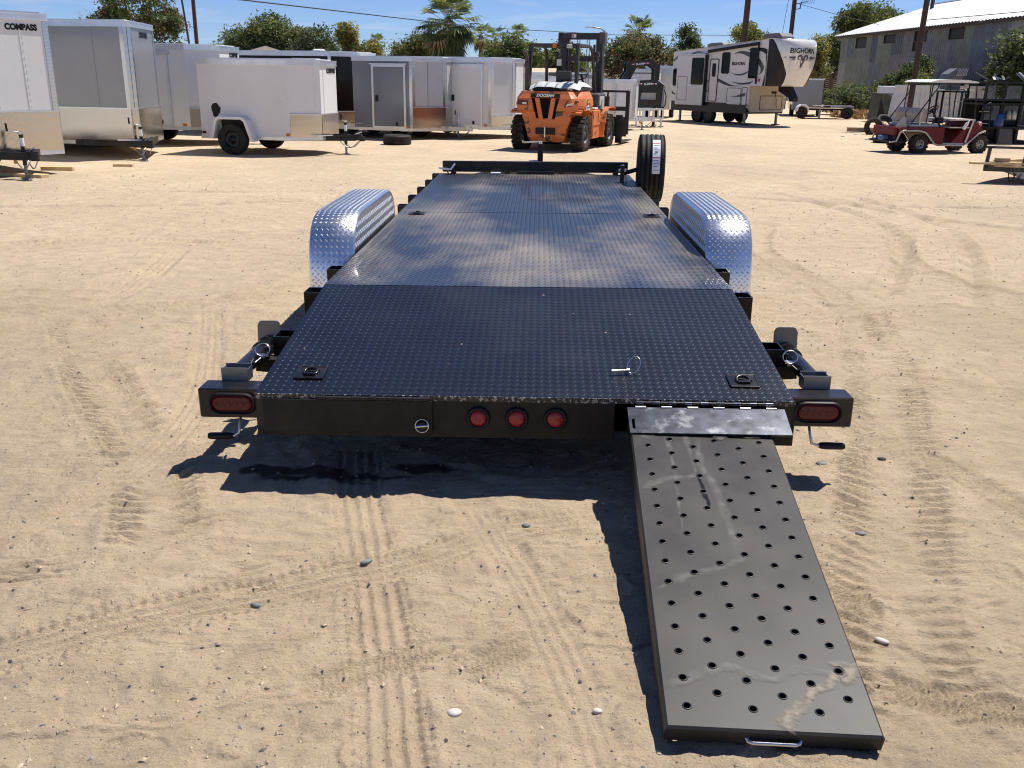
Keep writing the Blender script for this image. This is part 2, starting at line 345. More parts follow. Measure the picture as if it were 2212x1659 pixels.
def smooth_line(P, k=10):
    P = np.array(P); out = []
    for i in range(len(P) - 1):
        p0 = P[max(i - 1, 0)]; p1 = P[i]; p2 = P[i + 1]; p3 = P[min(i + 2, len(P) - 1)]
        for t in np.arange(k) / k:
            out.append(.5 * (2 * p1 + (p2 - p0) * t + (2 * p0 - 5 * p1 + 4 * p2 - p3) * t * t + (3 * p1 - p0 - 3 * p2 + p3) * t ** 3))
    out.append(P[-1]); return np.array(out)
def height(x, y, sp):
    """x, y arrays; sp = local vertex spacing (fine octaves fade where the sheet is coarse)"""
    f = lambda wl: 1 - sst(.22, .42, sp / wl)
    wx = x + .10 * vnoise(x / .35, y / .35, 9); wy = y + .10 * vnoise(x / .35, y / .35, 10)
    h = .020 * vnoise(x / 2.6, y / 2.6, 1) + .010 * vnoise(wx / .62, wy / .5, 2) * f(.62)
    r = 1 - np.abs(vnoise(wx / .34, wy / .25, 3)) * 4; h = h + .010 * np.clip(r, -.1, 1) ** 1.5 if False else h + .011 * np.clip(r - .35, 0, 1) * f(.3) * (.35 + 1.1 * sst(-.1, .3, vnoise(x / 1.1, y / 1.1, 12)))
    h = h + .009 * vnoise(wx / .15, wy / .12, 4) * f(.15) + .011 * vnoise(x / .062, y / .055, 5) * f(.06)
    c = vnoise(x / .032, y / .03, 6); h = h + .007 * c * f(.032) + .026 * np.clip(vnoise(x / .04, y / .036, 7) - .25, 0, 1) * f(.04) * (.4 + sst(0, .35, vnoise(x / .7, y / .7, 14)))
    n1 = vnoise(wx / .22, wy / .13, 51) * 3.6 + .9 * vnoise(x / .07, y / .06, 54) + 9; fr = n1 - np.floor(n1); pm = sst(-.12, .22, vnoise(x / .9, y / .8, 52)); h = h + .0085 * (sst(0, .13, fr) - fr) * pm * f(.2)
    n2 = vnoise(wx / .12, wy / .075, 53) * 2.6 + .8 * vnoise(x / .045, y / .04, 55) + 9; fr = n2 - np.floor(n2); h = h + .0068 * (sst(0, .15, fr) - fr) * (1 - .6 * pm) * f(.09)
    near = (np.abs(x) < 14) & (y < 24) & (y > .5)
    for pts, w, kind, dep in TRACKS:
        P = smooth_line(pts); lo = P.min(0) - w; hi = P.max(0) + w
        idx = np.where(near & (x > lo[0]) & (x < hi[0]) & (y > lo[1]) & (y < hi[1]))[0]
        if not len(idx): continue
        X = x[idx]; Y = y[idx]; best = np.full(len(idx), 9.); lat = np.zeros(len(idx)); arc = np.zeros(len(idx)); s0 = 0.
        for i in range(len(P) - 1):
            d = P[i + 1] - P[i]; L = np.hypot(*d); d = d / L; t = np.clip((X - P[i, 0]) * d[0] + (Y - P[i, 1]) * d[1], 0, L)
            ex = X - P[i, 0] - t * d[0]; ey = Y - P[i, 1] - t * d[1]; D = np.hypot(ex, ey); u = D < best
            best = np.where(u, D, best); lat = np.where(u, ex * -d[1] + ey * d[0], lat); arc = np.where(u, s0 + t, arc); s0 += L
        a = 1 - sst(w * .42, w * .56, best); end = sst(0, .12, arc) * (1 - sst(s0 - .12, s0, arc)) if kind != 'chev' else 1.
        wear = .25 + .75 * sst(-.38, -.02, vnoise(X / .5, Y / .5, 21)); jit = vnoise(X / .06, Y / .06, 22) * .02
        if kind == 'rib': q = -.40 + 1.15 * np.exp(-((((lat + jit * .35) / (w / 4.6) + .5) % 1 - .5) * (w / 4.6) / .0088) ** 2) + .45 * np.cos(2 * PI * arc / .035) * (np.abs(lat) > w * .36)
        elif kind == 'lug': q = -.5 + .8 * np.tanh(4 * np.sin(2 * PI * (arc + np.abs(lat) * .35 + jit * .6) / .068)) * sst(.05, .3, np.abs(lat) / w) + .5 * (np.abs(np.abs(lat) - w * .47) < .02)
        elif kind == 'bar': q = -.3 - 1.1 * np.clip(np.sin(2 * PI * (lat + jit * .6) / .045), 0, 1)
        elif kind == 'chev': q = -.4 + .9 * np.tanh(2 * np.sin(2 * PI * (arc + .5 * np.abs(((lat / .03) % 2) - 1) * .03) / .020)); wear = .6 + .4 * wear
        else: q = -1.2 + 1.6 * np.abs(lat) / w * 2; 
        a2 = a if kind != 'rut' else a * f(.3)[idx]
        flat = .7 * a * (kind in ('rib', 'chev'))
        h[idx] = h[idx] * (1 - flat * wear) + 1.7 * dep * q * a2 * end * (.25 + .75 * wear) + (dep * .7 * np.exp(-((best - w * .56) / .022) ** 2) * end * wear if kind in ('rib', 'lug') else 0)
    return h
ty = [1.0]
while ty[-1] < 62: ty.append(ty[-1] * (1.0036 if ty[-1] < 13 else 1.008))
ty = np.array([-60, -25, -10, -4, -1, .2, .7] + ty + [70, 85, 110, 150, 220, 350, 600, 1000, 1800, 3000, 5000])
tx = np.arange(-.64, .6401, .0025); tx = np.concatenate([[-40, -22, -12, -7, -4, -2.5, -1.6, -1.15, -.95, -.85, -.78, -.72, -.68, -.655], tx, [.655, .68, .72, .78, .85, .95, 1.15, 1.6, 2.5, 4, 7, 12, 22, 40]])
wY = 1 + np.maximum(ty, .5)
gx = tx[None, :] * wY[:, None]; gy = np.repeat(ty[:, None], len(tx), 1)
spc = np.maximum(np.gradient(gx, axis=1), np.gradient(gy, axis=0)) * .9
gh = height(gx.ravel(), gy.ravel(), spc.ravel()) * np.where(gy.ravel() > 62, 0, 1)
nr, nc = gx.shape
me = bpy.data.meshes.new('ground'); me.vertices.add(nr * nc); me.vertices.foreach_set('co', np.stack([gx.ravel(), gy.ravel(), gh], 1).ravel())
ii = (np.arange(nr - 1)[:, None] * nc + np.arange(nc - 1)[None]).ravel(); q = np.stack([ii, ii + 1, ii + nc + 1, ii + nc], 1).ravel()
me.loops.add(len(q)); me.loops.foreach_set('vertex_index', q); me.polygons.add(len(ii)); me.polygons.foreach_set('loop_start', np.arange(0, len(q), 4)); me.polygons.foreach_set('loop_total', np.full(len(ii), 4))
me.polygons.foreach_set('use_smooth', np.ones(len(ii), bool)); me.update(calc_edges=True)
# spilt-water stain behind the trailer
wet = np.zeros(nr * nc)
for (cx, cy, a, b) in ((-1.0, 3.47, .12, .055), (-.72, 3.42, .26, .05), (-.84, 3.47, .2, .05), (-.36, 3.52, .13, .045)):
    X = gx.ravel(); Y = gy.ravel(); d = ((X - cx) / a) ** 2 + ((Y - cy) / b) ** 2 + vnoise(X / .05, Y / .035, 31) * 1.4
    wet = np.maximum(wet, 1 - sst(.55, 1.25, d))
for pts, w, kind, dep in TRACKS:      # darker subsoil turned up in the ruts
    if kind not in ('rut', 'lug'): continue
    P = smooth_line(pts, 8); X = gx.ravel(); Y = gy.ravel(); idx = np.where((X > P[:, 0].min() - w) & (X < P[:, 0].max() + w) & (Y > P[:, 1].min() - w) & (Y < P[:, 1].max() + w))[0]; D = np.full(len(idx), 9.)
    for p in P: D = np.minimum(D, np.hypot(X[idx] - p[0], (Y[idx] - p[1])))
    k = (1 - sst(w * .15, w * .75, D)) * sst(-.25, .25, vnoise(X[idx] / .5, Y[idx] / .9, 61)) * (.16 if kind == 'rut' else .07)
    wet[idx] = np.maximum(wet[idx], k)
at = me.attributes.new('wet', 'FLOAT', 'POINT'); at.data.foreach_set('value', wet)
sand = bpy.data.materials.new('desert_sand'); sand.use_nodes = True; nt = sand.node_tree; N = nt.nodes; L = nt.links; b = N['Principled BSDF']; b.inputs['Roughness'].default_value = .95; b.inputs['Specular IOR Level'].default_value = .15
tcs = N.new('ShaderNodeTexCoord')
def nn(sc, d=5, r=.6, st=None):
    n = N.new('ShaderNodeTexNoise'); n.inputs['Scale'].default_value = sc; n.inputs['Detail'].default_value = d; n.inputs['Roughness'].default_value = r
    if st:
        mp_ = N.new('ShaderNodeMapping'); mp_.inputs['Scale'].default_value = st; L.new(tcs.outputs['Object'], mp_.inputs[0]); L.new(mp_.outputs[0], n.inputs['Vector'])
    else: L.new(tcs.outputs['Object'], n.inputs['Vector'])
    return n.outputs[0]
def mr(x, a, b_, c=0, d=1):
    r = N.new('ShaderNodeMapRange'); r.inputs[1].default_value = a; r.inputs[2].default_value = b_; r.inputs[3].default_value = c; r.inputs[4].default_value = d; L.new(x, r.inputs[0]); return r.outputs[0]
def mx(f, a, c, mode='MIX'):
    x = N.new('ShaderNodeMixRGB'); x.blend_type = mode
    for i, v in ((0, f), (1, a), (2, c)):
        if hasattr(v, 'links'): L.new(v, x.inputs[i])
        else: x.inputs[i].default_value = v if i == 0 else (*v, 1)
    return x.outputs[0]
col = mx(mr(nn(.9, 6), .35, .68), (.545, .425, .288), (.635, .50, .345))
col = mx(mr(nn(7, 5, .65), .40, .72, 0, .55), col, (.35, .272, .19))
col = mx(mr(nn(.30, 4, .55, (1, .45, 1)), .50, .72, 0, .75), col, (.39, .315, .232))
col = mx(mr(nn(85, 4, .75), .56, .68, 0, .6), col, (.27, .20, .135))
col = mx(mr(nn(210, 2, .6), .62, .70, 0, .6), col, (.68, .58, .43))
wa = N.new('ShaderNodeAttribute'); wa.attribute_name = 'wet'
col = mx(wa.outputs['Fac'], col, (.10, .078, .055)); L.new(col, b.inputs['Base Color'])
bp = N.new('ShaderNodeBump'); bp.inputs['Strength'].default_value = .9; bp.inputs['Distance'].default_value = .011
L.new(nn(95, 5, .75), bp.inputs['Height']); bp2 = N.new('ShaderNodeBump'); bp2.inputs['Strength'].default_value = .8; bp2.inputs['Distance'].default_value = .026
L.new(nn(21, 8, .74), bp2.inputs['Height']); L.new(bp.outputs[0], bp2.inputs['Normal']); bp3 = N.new('ShaderNodeBump'); bp3.inputs['Strength'].default_value = .7; bp3.inputs['Distance'].default_value = .055; L.new(nn(4.5, 9, .78, (1, 1.6, 1)), bp3.inputs['Height']); L.new(bp2.outputs[0], bp3.inputs['Normal']); L.new(bp3.outputs[0], b.inputs['Normal'])
me.materials.append(sand); gr = link('ground', me); gr['kind'] = 'structure'
# loose grit
stoneG = mk('grit_grey', (.22, .20, .18), .8, var=.5, vs=40); stoneT = mk('grit_tan', (.42, .33, .23), .85, var=.3, vs=40); stoneD = mk('grit_dark', (.09, .08, .075), .8, var=.4, vs=40)
OCT = [(1, 0, 0), (0, 1, 0), (-1, 0, 0), (0, -1, 0), (0, 0, 1), (0, 0, -.6)]; OF = [(0, 1, 4), (1, 2, 4), (2, 3, 4), (3, 0, 4), (1, 0, 5), (2, 1, 5), (3, 2, 5), (0, 3, 5)]
n_ = 16000; yy = 1.5 + 13 * rng.random(n_) ** 2.1; xx = (rng.random(n_) - .5) * 1.5 * (1 + yy); rad = .0022 + .0055 * rng.random(n_) ** 5 + .00045 * yy
keep = vnoise(xx / .8, yy / .8, 41) + rng.random(n_) * .5 > .05
xx = xx[keep]; yy = yy[keep]; rad = rad[keep]; hz = height(xx, yy, np.full(len(xx), .008))
m = MB()
for x, y, z, r in zip(xx, yy, hz, rad):
    a = random.random() * 6.3; sx = r * random.uniform(.8, 1.6); sy = r * random.uniform(.6, 1.1); sz = r * random.uniform(.5, .9); ca, sa = math.cos(a), math.sin(a)
    m.add([(x + ca * p[0] * sx - sa * p[1] * sy, y + sa * p[0] * sx + ca * p[1] * sy, z + r * .15 + p[2] * sz) for p in OCT], OF, random.choice((stoneG, stoneT, stoneT, stoneT, stoneT, stoneT, stoneD)))
o = m.build('gravel'); o['kind'] = 'stuff'; o['label'] = 'fine loose gravel and clods scattered over the sandy lot'
def hz1(x, y): return float(height(np.array([x]), np.array([y]), np.array([.008]))[0])
def stone(x, y, r, mat, label, sx=1.3, sy=.9, rz=0.):
    bm = bmesh.new(); bmesh.ops.create_icosphere(bm, subdivisions=2, radius=1); rr = random.Random(label)
    for v in bm.verts:
        k = 1 + .22 * (rr.random() - .5); v.co = Vector((v.co.x * sx * r * k, v.co.y * sy * r * k, v.co.z * .62 * r * k))
    me = bpy.data.meshes.new('stone'); bm.to_mesh(me); bm.free(); me.materials.append(mat)
    for p in me.polygons: p.use_smooth = True
    o = link('stone', me, None, loc=(x, y, hz1(x, y) + r * .3)); o.rotation_euler = (0, 0, rz); tag(o, label, 'stone', 'loose stones on the sand')
stW = mk('stone_pale', (.52, .48, .42), .7, var=.2, vs=30); stB = mk('stone_bluegrey', (.16, .17, .17), .7, var=.3, vs=30)
stone(-.135, 1.965, .016, stW, 'whitish egg-shaped pebble on open sand in the foreground left of the ramp'); stone(-.48, 2.73, .014, stB, 'flat grey-green stone lying beside the ribbed tyre tracks crossing', 1.7, .7, .6)
stone(-.78, 2.47, .013, stB, 'flat bluish stone inside the diagonal tyre track', 1.7, .8, -.3); stone(.06, 3.02, .013, stB, 'grey stone on sand left of the ramp shadow')
stone(-1.62, 2.52, .013, stW, 'pale stone at the far left foreground of the sand'); stone(1.33, 3.62, .018, stB, 'largest grey stone on the sand right of the ramp, near the crank handle', 1.5, 1)
stone(1.10, 2.32, .013, stW, 'pale oval pebble just right of the ramp edge', 1.6, .8, -.6); stone(1.28, 3.0, .014, stB, 'dark flat stone right of the ramp middle', 1.6, .8)
stone(.235, 1.98, .010, stW, 'small white pebble near the left edge of the ramp foot'); stone(1.62, 3.7, .014, stD if False else stoneD, 'blackish stone on the right-hand tyre track', 1.5, .8)

# ================================================================ flatbed car hauler
T = thing('flatbed_trailer', 'black tandem-axle flatbed car hauler with tread plate deck and polished aluminium fenders', 'trailer', (.045, 3.36, 0), rot=(0, -.010, -.024))
def deck_z(y): return .385 + .155 * min(y, 1.27) / 1.27
def lug_field(m, mat, nu, nv, pu, pv, fn, hl=.0125, hw=.0040, hh=.0012):
    """fn(u, v) -> point, du, dv, normal ; lugs alternate +-45 degrees"""
    for i in range(nu):
        for j in range(nv):
            u = (i + .5) * pu; v = (j + .27 + .5 * (i % 2)) * pv; p, du, dv, n = fn(u, v)
            s_ = 1 if i % 2 else -1; a = du * .72 + dv * (.69 * s_); c = du * (-.69 * s_) + dv * .72
            m.add([p - a * hl, p - c * hw, p + a * hl, p + c * hw, p - a * hl * .55 + n * hh, p + a * hl * .55 + n * hh], [(0, 1, 5, 4), (1, 2, 5), (2, 3, 4, 5), (3, 0, 4)], mat)
seams = [0.0, 1.27, 2.67, 3.96, 5.23, 7.03]
for k in range(5):
    y0, y1 = seams[k] + .003, seams[k + 1] - .004; z0, z1 = deck_z(y0), deck_z(y1); mat = deckr if k == 0 else deckm; m = MB()
    Lk = math.hypot(y1 - y0, z1 - z0); dv = Vector((0, (y1 - y0) / Lk, (z1 - z0) / Lk)); du = Vector((1, 0, 0)); n = du.cross(dv); o0 = Vector((-1.05, y0, z0))
    zz_ = .0012 * (k % 2)
    m.prism([(y0, z0 + zz_), (y1, z1 + zz_), (y1, z1 - .006), (y0, z0 - .006)], -1.05, 1.05, mat, 'x')
    o0.z += zz_
    pu = 2.1 / 126; nv = int(Lk / .039); lug_field(m, mat, 126, nv, pu, Lk / nv, lambda u, v: (o0 + du * u + dv * v, du, dv, n), hh=.0013 if k == 0 else .0017)
    m.build('deck_sheet', T)
m = MB()
for sx in (-1, 1):   # side rails under the deck, cross members
    m.prism([(0.0, .378), (1.27, .533), (7.03, .533), (7.03, .41), (1.27, .41), (0.0, .25)], sx * 1.045, sx * .985, blackd, 'x')
for k in range(14):
    y = .35 + k * .5; z = deck_z(y) - .012; m.box(-.98, .98, y - .03, y + .03, z - .07, z, blackd)
m.build('frame', T)
# tail skirt
m = MB(); m.box(-1.05, .36, .004, .02, .213, .374, skirtm); m.build('rear_skirt', T)
m = MB(); m.prism([(1.01, .372), (1.06, .372), (1.06, .20), (.985, .20), (.985, .30)], .003, .05, skirtm, 'y'); m.build('rear_post', T, .003)
m = MB(); m.box(-1.018, -.352, -.012, -.002, .236, .368, skirtm); fl = m.build('ramp_cover', T, .002)
m = MB(); m.M = Matrix.Translation((-.392, -.016, .268)); ring = [(math.cos(a) * .026, -.004 + .004 * math.sin(a), math.sin(a) * .026) for a in np.linspace(0, 2 * PI, 24)[:-1]]
m.tube(ring, .0028, zinc, 6, True); m.cyl((0, .006, 0), (0, -.01, 0), .018, ink, 14); m.cyl((-.024, -.008, -.002), (.024, -.010, .003), .006, zinc, 8); m.build('latch_pin', fl)
m = MB()
for i in range(13):
    x = -.80 + i * .034; m.cyl((x, -.012, .376 - .001 * (i % 2)), (x + .0325, -.012, .376 - .001 * (i % 2)), .0085, blackd, 8)
m.build('hinge', fl)
m = MB()   # open ramp bay: roof, side walls, back
m.box(.365, .985, .02, 1.5, .372, .378, blackd); m.box(.345, .36, .02, 1.5, .22, .374, blackd); m.box(.985, 1.0, .05, 1.5, .22, .374, blackd); m.box(.36, .985, 1.49, 1.5, .22, .37, blackd); m.box(.36, .985, .05, 1.49, .225, .231, blackd)
m.build('ramp_bay', T)
# folded-down flap lying on the ramp head
o = link('ramp_flap', MB().mesh('x'), T); bpy.data.meshes.remove(o.data) if False else None
bpy.data.objects.remove(o)
m = MB(); m.M = Matrix.Translation((0, -.012, .368)) @ Matrix.Rotation(R(19), 4, 'X')
def slab_hole(m, x0, x1, y0, y1, z0, z1, hx0, hx1, hy0, hy1, mat):
    m.box(x0, hx0, y0, y1, z0, z1, mat); m.box(hx1, x1, y0, y1, z0, z1, mat); m.box(hx0, hx1, y0, hy0, z0, z1, mat); m.box(hx0, hx1, hy1, y1, z0, z1, mat)
slab_hole(m, .405, 1.005, -.172, -.022, -.004, .004, .416, .427, -.148, -.092, flapm)
fl2 = m.build('ramp_flap', T)
m = MB()
for i in range(17):
    x = .44 + i * .031; m.cyl((x, -.012, .374), (x + .0295, -.012, .374), .0085 - .001 * (i % 2), blackd if i % 2 else flapm, 8)
for i in range(6):
    x = .455 + i * .1; m.M = Matrix.Translation((0, -.012, .368)) @ Matrix.Rotation(R(19), 4, 'X'); m.cyl((x - .02, -.022, .004), (x + .02, -.022, .004), .006, zinc, 6)
m.build('hinge', fl2)
# round marker lights
for x in (-.172, -.022, .130):
    m = MB(); m.M = Matrix.Translation((x, .004, .297)) @ AX['y']
    m.lathe([(.047, 0), (.047, .008), (.041, .014), (.034, .012), (.033, .004), (0, .004)], ink, 28); lt = m.build('marker_light', T)
    m = MB(); m.M = Matrix.Translation((x, .004, .297)) @ AX['y']; m.lathe([(.033, .0045), (.031, .012), (.018, .016), (0, .017)], redlens2, 24); m.build('lens', lt)
# light boxes with oval lamps
def oval(hx, hz, n=8):
    return [(sx * (hx - hz) + hz * math.cos(a), hz * math.sin(a)) for sx, A in ((1, np.linspace(-PI / 2, PI / 2, n)), (-1, np.linspace(PI / 2, 3 * PI / 2, n))) for a in A]
for sx in (-1, 1):
    m = MB(); xa, xb = sorted((sx * 1.053, sx * 1.325)); m.cbox(xa, xb, .13, .245, .232, .357, black, .005); lb = m.build('light_box', T)
    cx = sx * 1.185; P = lambda k, y: [(cx + p[0], y, .297 + p[1]) for p in oval(.101 * k, .046 * k)]
    m = MB()
    rows = [P(1, .130), P(1, .119), P(.93, .113), P(.87, .116), P(.86, .124)]; n = len(rows[0])
    for a, b2 in zip(rows, rows[1:]): m.add(a + b2, [(i, (i + 1) % n, n + (i + 1) % n, n + i) for i in range(n)], ink, True)
    m.poly(P(.86, .124), ink); tl = m.build('tail_light', lb)
    m = MB(); a = [(cx + p[0], .122, .297 + p[1]) for p in oval(.086, .033)]; b2 = [(cx + p[0], .116, .297 + p[1]) for p in oval(.078, .026)]; n = len(a)
    m.add(a + b2, [(i, (i + 1) % n, n + (i + 1) % n, n + i) for i in range(n)], redlens, True); m.poly(b2, redlens)
    for i in range(6): m.cyl((cx - .066 + i * .0264, .1185, .297), (cx - .066 + i * .0264, .1145, .297), .0125, redlens, 12, .009)
    m.build('lens', tl)
# stake pockets
SP = {-1: [.62, 1.2, 1.73, 4.41, 5.05, 5.69, 6.34, 7.0], 1: [.55, 1.2, 1.78, 4.35, 5.0, 5.65, 6.3]}
for sx in (-1, 1):
    for y in SP[sx]:
        z = deck_z(y) - .003; m = MB(); x0 = sx * 1.053; x1 = sx * 1.128; w = .006; d = .055 if y > .7 else .06
        xa, xb = sorted((x0, x1))
        m.box(xa, xb, y - d, y - d + w, z - .16, z, black); m.box(xa, xb, y + d - w, y + d, z - .16, z, black); xo = (xb - w, xb) if sx > 0 else (xa, xa + w); m.box(*xo, y - d + w, y + d - w, z - .16, z, black)
        m.build('stake_pocket', T)
# fenders
prof = [(2.12, .33), (2.128, .43), (2.15, .53), (2.185, .62), (2.24, .69), (2.32, .738), (2.42, .760), (2.55, .765), (3.45, .765), (3.57, .760), (3.67, .738), (3.75, .69), (3.81, .62), (3.85, .53), (3.872, .43), (3.88, .33)]
alens = np.cumsum([0] + [math.dist(prof[i], prof[i + 1]) for i in range(len(prof) - 1)])
def prof_at(s_):
    i = min(max(int(np.searchsorted(alens, s_)) - 1, 0), len(prof) - 2); t = (s_ - alens[i]) / (alens[i + 1] - alens[i])
    p = [prof[i][k] + (prof[i + 1][k] - prof[i][k]) * t for k in (0, 1)]
    return p, (Vector((0, prof[i + 1][0] - prof[i][0], prof[i + 1][1] - prof[i][1]))).normalized()
for sx in (-1, 1):
    xi, xo = sx * 1.065, sx * 1.345; m = MB(); n = len(prof)
    xs_ = [xi, xi + sx * .012, xo - sx * .012, xo]; dz = [-.012, 0, 0, -.012]
    nrm = [Vector((0, -(prof[min(i + 1, n - 1)][1] - prof[max(i - 1, 0)][1]), prof[min(i + 1, n - 1)][0] - prof[max(i - 1, 0)][0])).normalized() for i in range(n)]
    vs = [Vector((xs_[k], prof[i][0], prof[i][1])) + nrm[i] * dz[k] for i in range(n) for k in range(4)]
    m.add(vs, [((i * 4 + k), (i * 4 + k + 1), (i + 1) * 4 + k + 1, (i + 1) * 4 + k)[::sx] for i in range(n - 1) for k in range(3)], alum, True)
    nu = 15; wl_ = .28 - .03; pv = .037; nv = int(alens[-1] / pv)
    def ff(u, v):
        p, t = prof_at(v); du = Vector((sx * 1., 0, 0)); nn_ = Vector((0, -t.z, t.y)); return Vector((xi + sx * (.015 + u), p[0], p[1])) + nn_ * .0006, du, t, nn_
    lug_field(m, alum, nu, nv, wl_ / nu, alens[-1] / nv, ff, .0125, .0040, .0022)
    fo = m.build('fender', T)
    m = MB()   # inner skirt above the deck
    sk = [(p[0] + (.012 if p[0] < 3 else -.012), p[1] - .012) for p in prof if p[1] > .5]
    sk = [(sk[0][0], .53)] + sk + [(sk[-1][0], .53)]
    m.prism(sk, xi + sx * .006, xi + sx * .010, alum, 'x')
    for i in range(58):
        for j in range(7):
            y = 2.17 + i * .029; z = .55 + j * .029 + .0145 * (i % 2)
            if y < 2.3 and z > .56 + (y - 2.17) * .9 or y > 3.70 and z > .56 + (3.83 - y) * .9 or z > .728: continue
            p = Vector((xi + sx * .0055, y, z)); s_ = 1 if (i + j) % 2 else -1; a = Vector((0, .72, .69 * s_)); c = Vector((0, -.69 * s_, .72)); nx = Vector((-sx, 0, 0))
            q = [p - a * .014, p - c * .0045, p + a * .014, p + c * .0045, p - a * .008 + nx * .003, p + a * .008 + nx * .003]; m.add(q, [(0, 1, 5, 4), (1, 2, 5), (2, 3, 4, 5), (3, 0, 4)] if sx < 0 else [(4, 5, 1, 0), (5, 2, 1), (5, 4, 3, 2), (4, 0, 3)], alum)
    m.build('inner_skirt', fo)
    m = MB(); m.prism([(2.11, .335), (2.20, .335), (2.20, .315), (2.11, .315)], xi, xo, zinc, 'x'); m.cyl((xi + sx * .07, 2.14, .27), (xi + sx * .07, 2.10, .27), .032, ink, 14); m.build('mud_flap_bracket', fo)
    for y in (2.56, 3.42): wheel(T, (sx * 1.185, y, .335), .335, .20, 'x', silver, .56, out=sx)
    if sx > 0:
        m = MB(); m.box(1.185, 1.235, 2.085, 2.089, .24, .30, green); m.build('inspection_tag', T)
# headboard, bracket, tongue, jack
m = MB(); m.cbox(-1.02, 1.035, 7.04, 7.10, .555, .672, black, .006)
for x in (-.9, -.3, .3, .9): m.box(x - .03, x + .03, 7.05, 7.09, .53, .556, black)
m.build('headboard', T)
m = MB(); m.cbox(-.19, .22, 6.96, 7.035, .545, .575, black, .004); m.build('tool_tray', T)
m = MB(); m.cbox(-.48, -.37, 6.93, 6.98, .546, .562, sticker, .004); m.build('paper_tag', T)
m = MB()
for sx in (-1, 1): m.bar((sx * .85, 6.9, .46), (sx * .06, 8.75, .46), .05, .10, blackd)
m.box(-.08, .08, 8.6, 9.0, .42, .52, blackd); m.cyl((0, 8.98, .40), (0, 8.98, .52), .06, blackd, 14); m.build('tongue', T)
m = MB(); jx, jy = .065, 8.3; m.cbox(jx - .034, jx + .034, jy - .034, jy + .034, .30, .78, black, .004); m.box(jx - .09, jx + .09, jy - .03, jy + .03, .42, .46, black)
jk = m.build('jack', T); m = MB(); m.cyl((jx, jy, .78), (jx, jy, .812), .022, zinc, 10); m.tube([(jx, jy, .80), (jx - .03, jy, .802), (jx - .20, jy - .02, .795), (jx - .215, jy - .02, .80), (jx - .22, jy - .02, .83)], .0095, zinc, 8); m.cyl((jx - .222, jy - .02, .825), (jx - .225, jy - .02, .875), .017, ink, 10); m.build('crank', jk)
m = MB(); m.cyl((jx, jy, .03), (jx, jy, .31), .026, zinc, 10); m.cbox(jx - .07, jx + .07, jy - .07, jy + .07, 0., .03, zinc, .004); m.build('foot', jk)
# D-rings
def dring(x, y, flat=True):
    z = deck_z(y); sl = .155 / 1.27 if y < 1.27 else 0; Mx = Matrix.Translation((x, y, z + .002)) @ Matrix.Rotation(math.atan(sl), 4, 'X')
    m = MB(); m.M = Mx
    w = .056; n = 24; ci = [(math.cos(2 * PI * i / n) * .037, math.sin(2 * PI * i / n) * .037) for i in range(n)]
    sq = [(max(-w, min(w, c[0] * 3)), max(-w, min(w, c[1] * 3))) for c in ci]
    sq = [(w * c[0] / max(abs(c[0]), abs(c[1])), w * c[1] / max(abs(c[0]), abs(c[1]))) for c in ci]
    vs = [(*p, .004) for p in sq] + [(*p, .004) for p in ci] + [(p[0] * .94, p[1] * .94, -.0015) for p in ci]
    m.add(vs, [(i, (i + 1) % n, n + (i + 1) % n, n + i) for i in range(n)] + [(n + i, n + (i + 1) % n, 2 * n + (i + 1) % n, 2 * n + i) for i in range(n)], black)
    m.add([(*p, -.0015) for p in ci], [tuple(range(n))], ink)
    m.add([(*p, .004) for p in sq] + [(*p, -.002) for p in sq], [(n + i, n + (i + 1) % n, (i + 1) % n, i) for i in range(n)], black)
    for s0, s1 in (((-w, -w), (w, -w)), ((w, -w), (w, w)), ((w, w), (-w, w)), ((-w, w), (-w, -w))): m.tube([(*s0, .003), (*s1, .003)], .0045, black, 6)
    pl = m.build('tie_down_pan', T); m = MB(); m.M = Mx
    pts = [(math.cos(a) * .026, math.sin(a) * .026, .007 + .006 * math.sin(a)) for a in np.linspace(-.35 * PI, 1.35 * PI, 16)]
    m.tube(pts + [(-.02, -.034, .004)][:0], .0065, black, 8); m.box(-.024, .024, -.03, -.016, .001, .013, black); m.build('ring', pl)
dring(-.87, .19); dring(.885, .17); dring(-.90, 3.86); dring(.93, 3.84)
for x in (-.92, .93):
    m = MB(); m.box(x - .05, x + .05, 6.86, 6.95, .5405, .546, black); m.tube([(x + math.cos(a) * .034, 6.91 + .012 * math.sin(a), .58 + math.sin(a) * .034) for a in np.linspace(0, 2 * PI, 18)[:-1]], .007, black, 7, True)
    pl = m.build('tie_down_ring', T); m = MB(); k = -1 if x < 0 else .6
    m.bar((x - .01, 6.90, .595), (x + k * .13, 6.92, .605), .022, .003, sticker, (0, 1, 0)); m.bar((x, 6.9, .59), (x + .05, 6.93, .655), .018, .003, sticker, (0, 1, 0)); m.build('zip_tie', pl)
footm = mk('satin_foot_plate', (.16, .145, .125), .3, metal=.7, var=.15)  # brown-grey base stands in for sunlit sand reflected in the plate
edgem = mk('scuffed_edge', (.012, .012, .012), .4, chips=((.30, .29, .26), 70, .545))
m = MB(); m.box(-1.05, 1.05, -.003, .002, .366, .3865, edgem); m.build('rear_edge', T)
m = MB(); rr = random.Random(6)
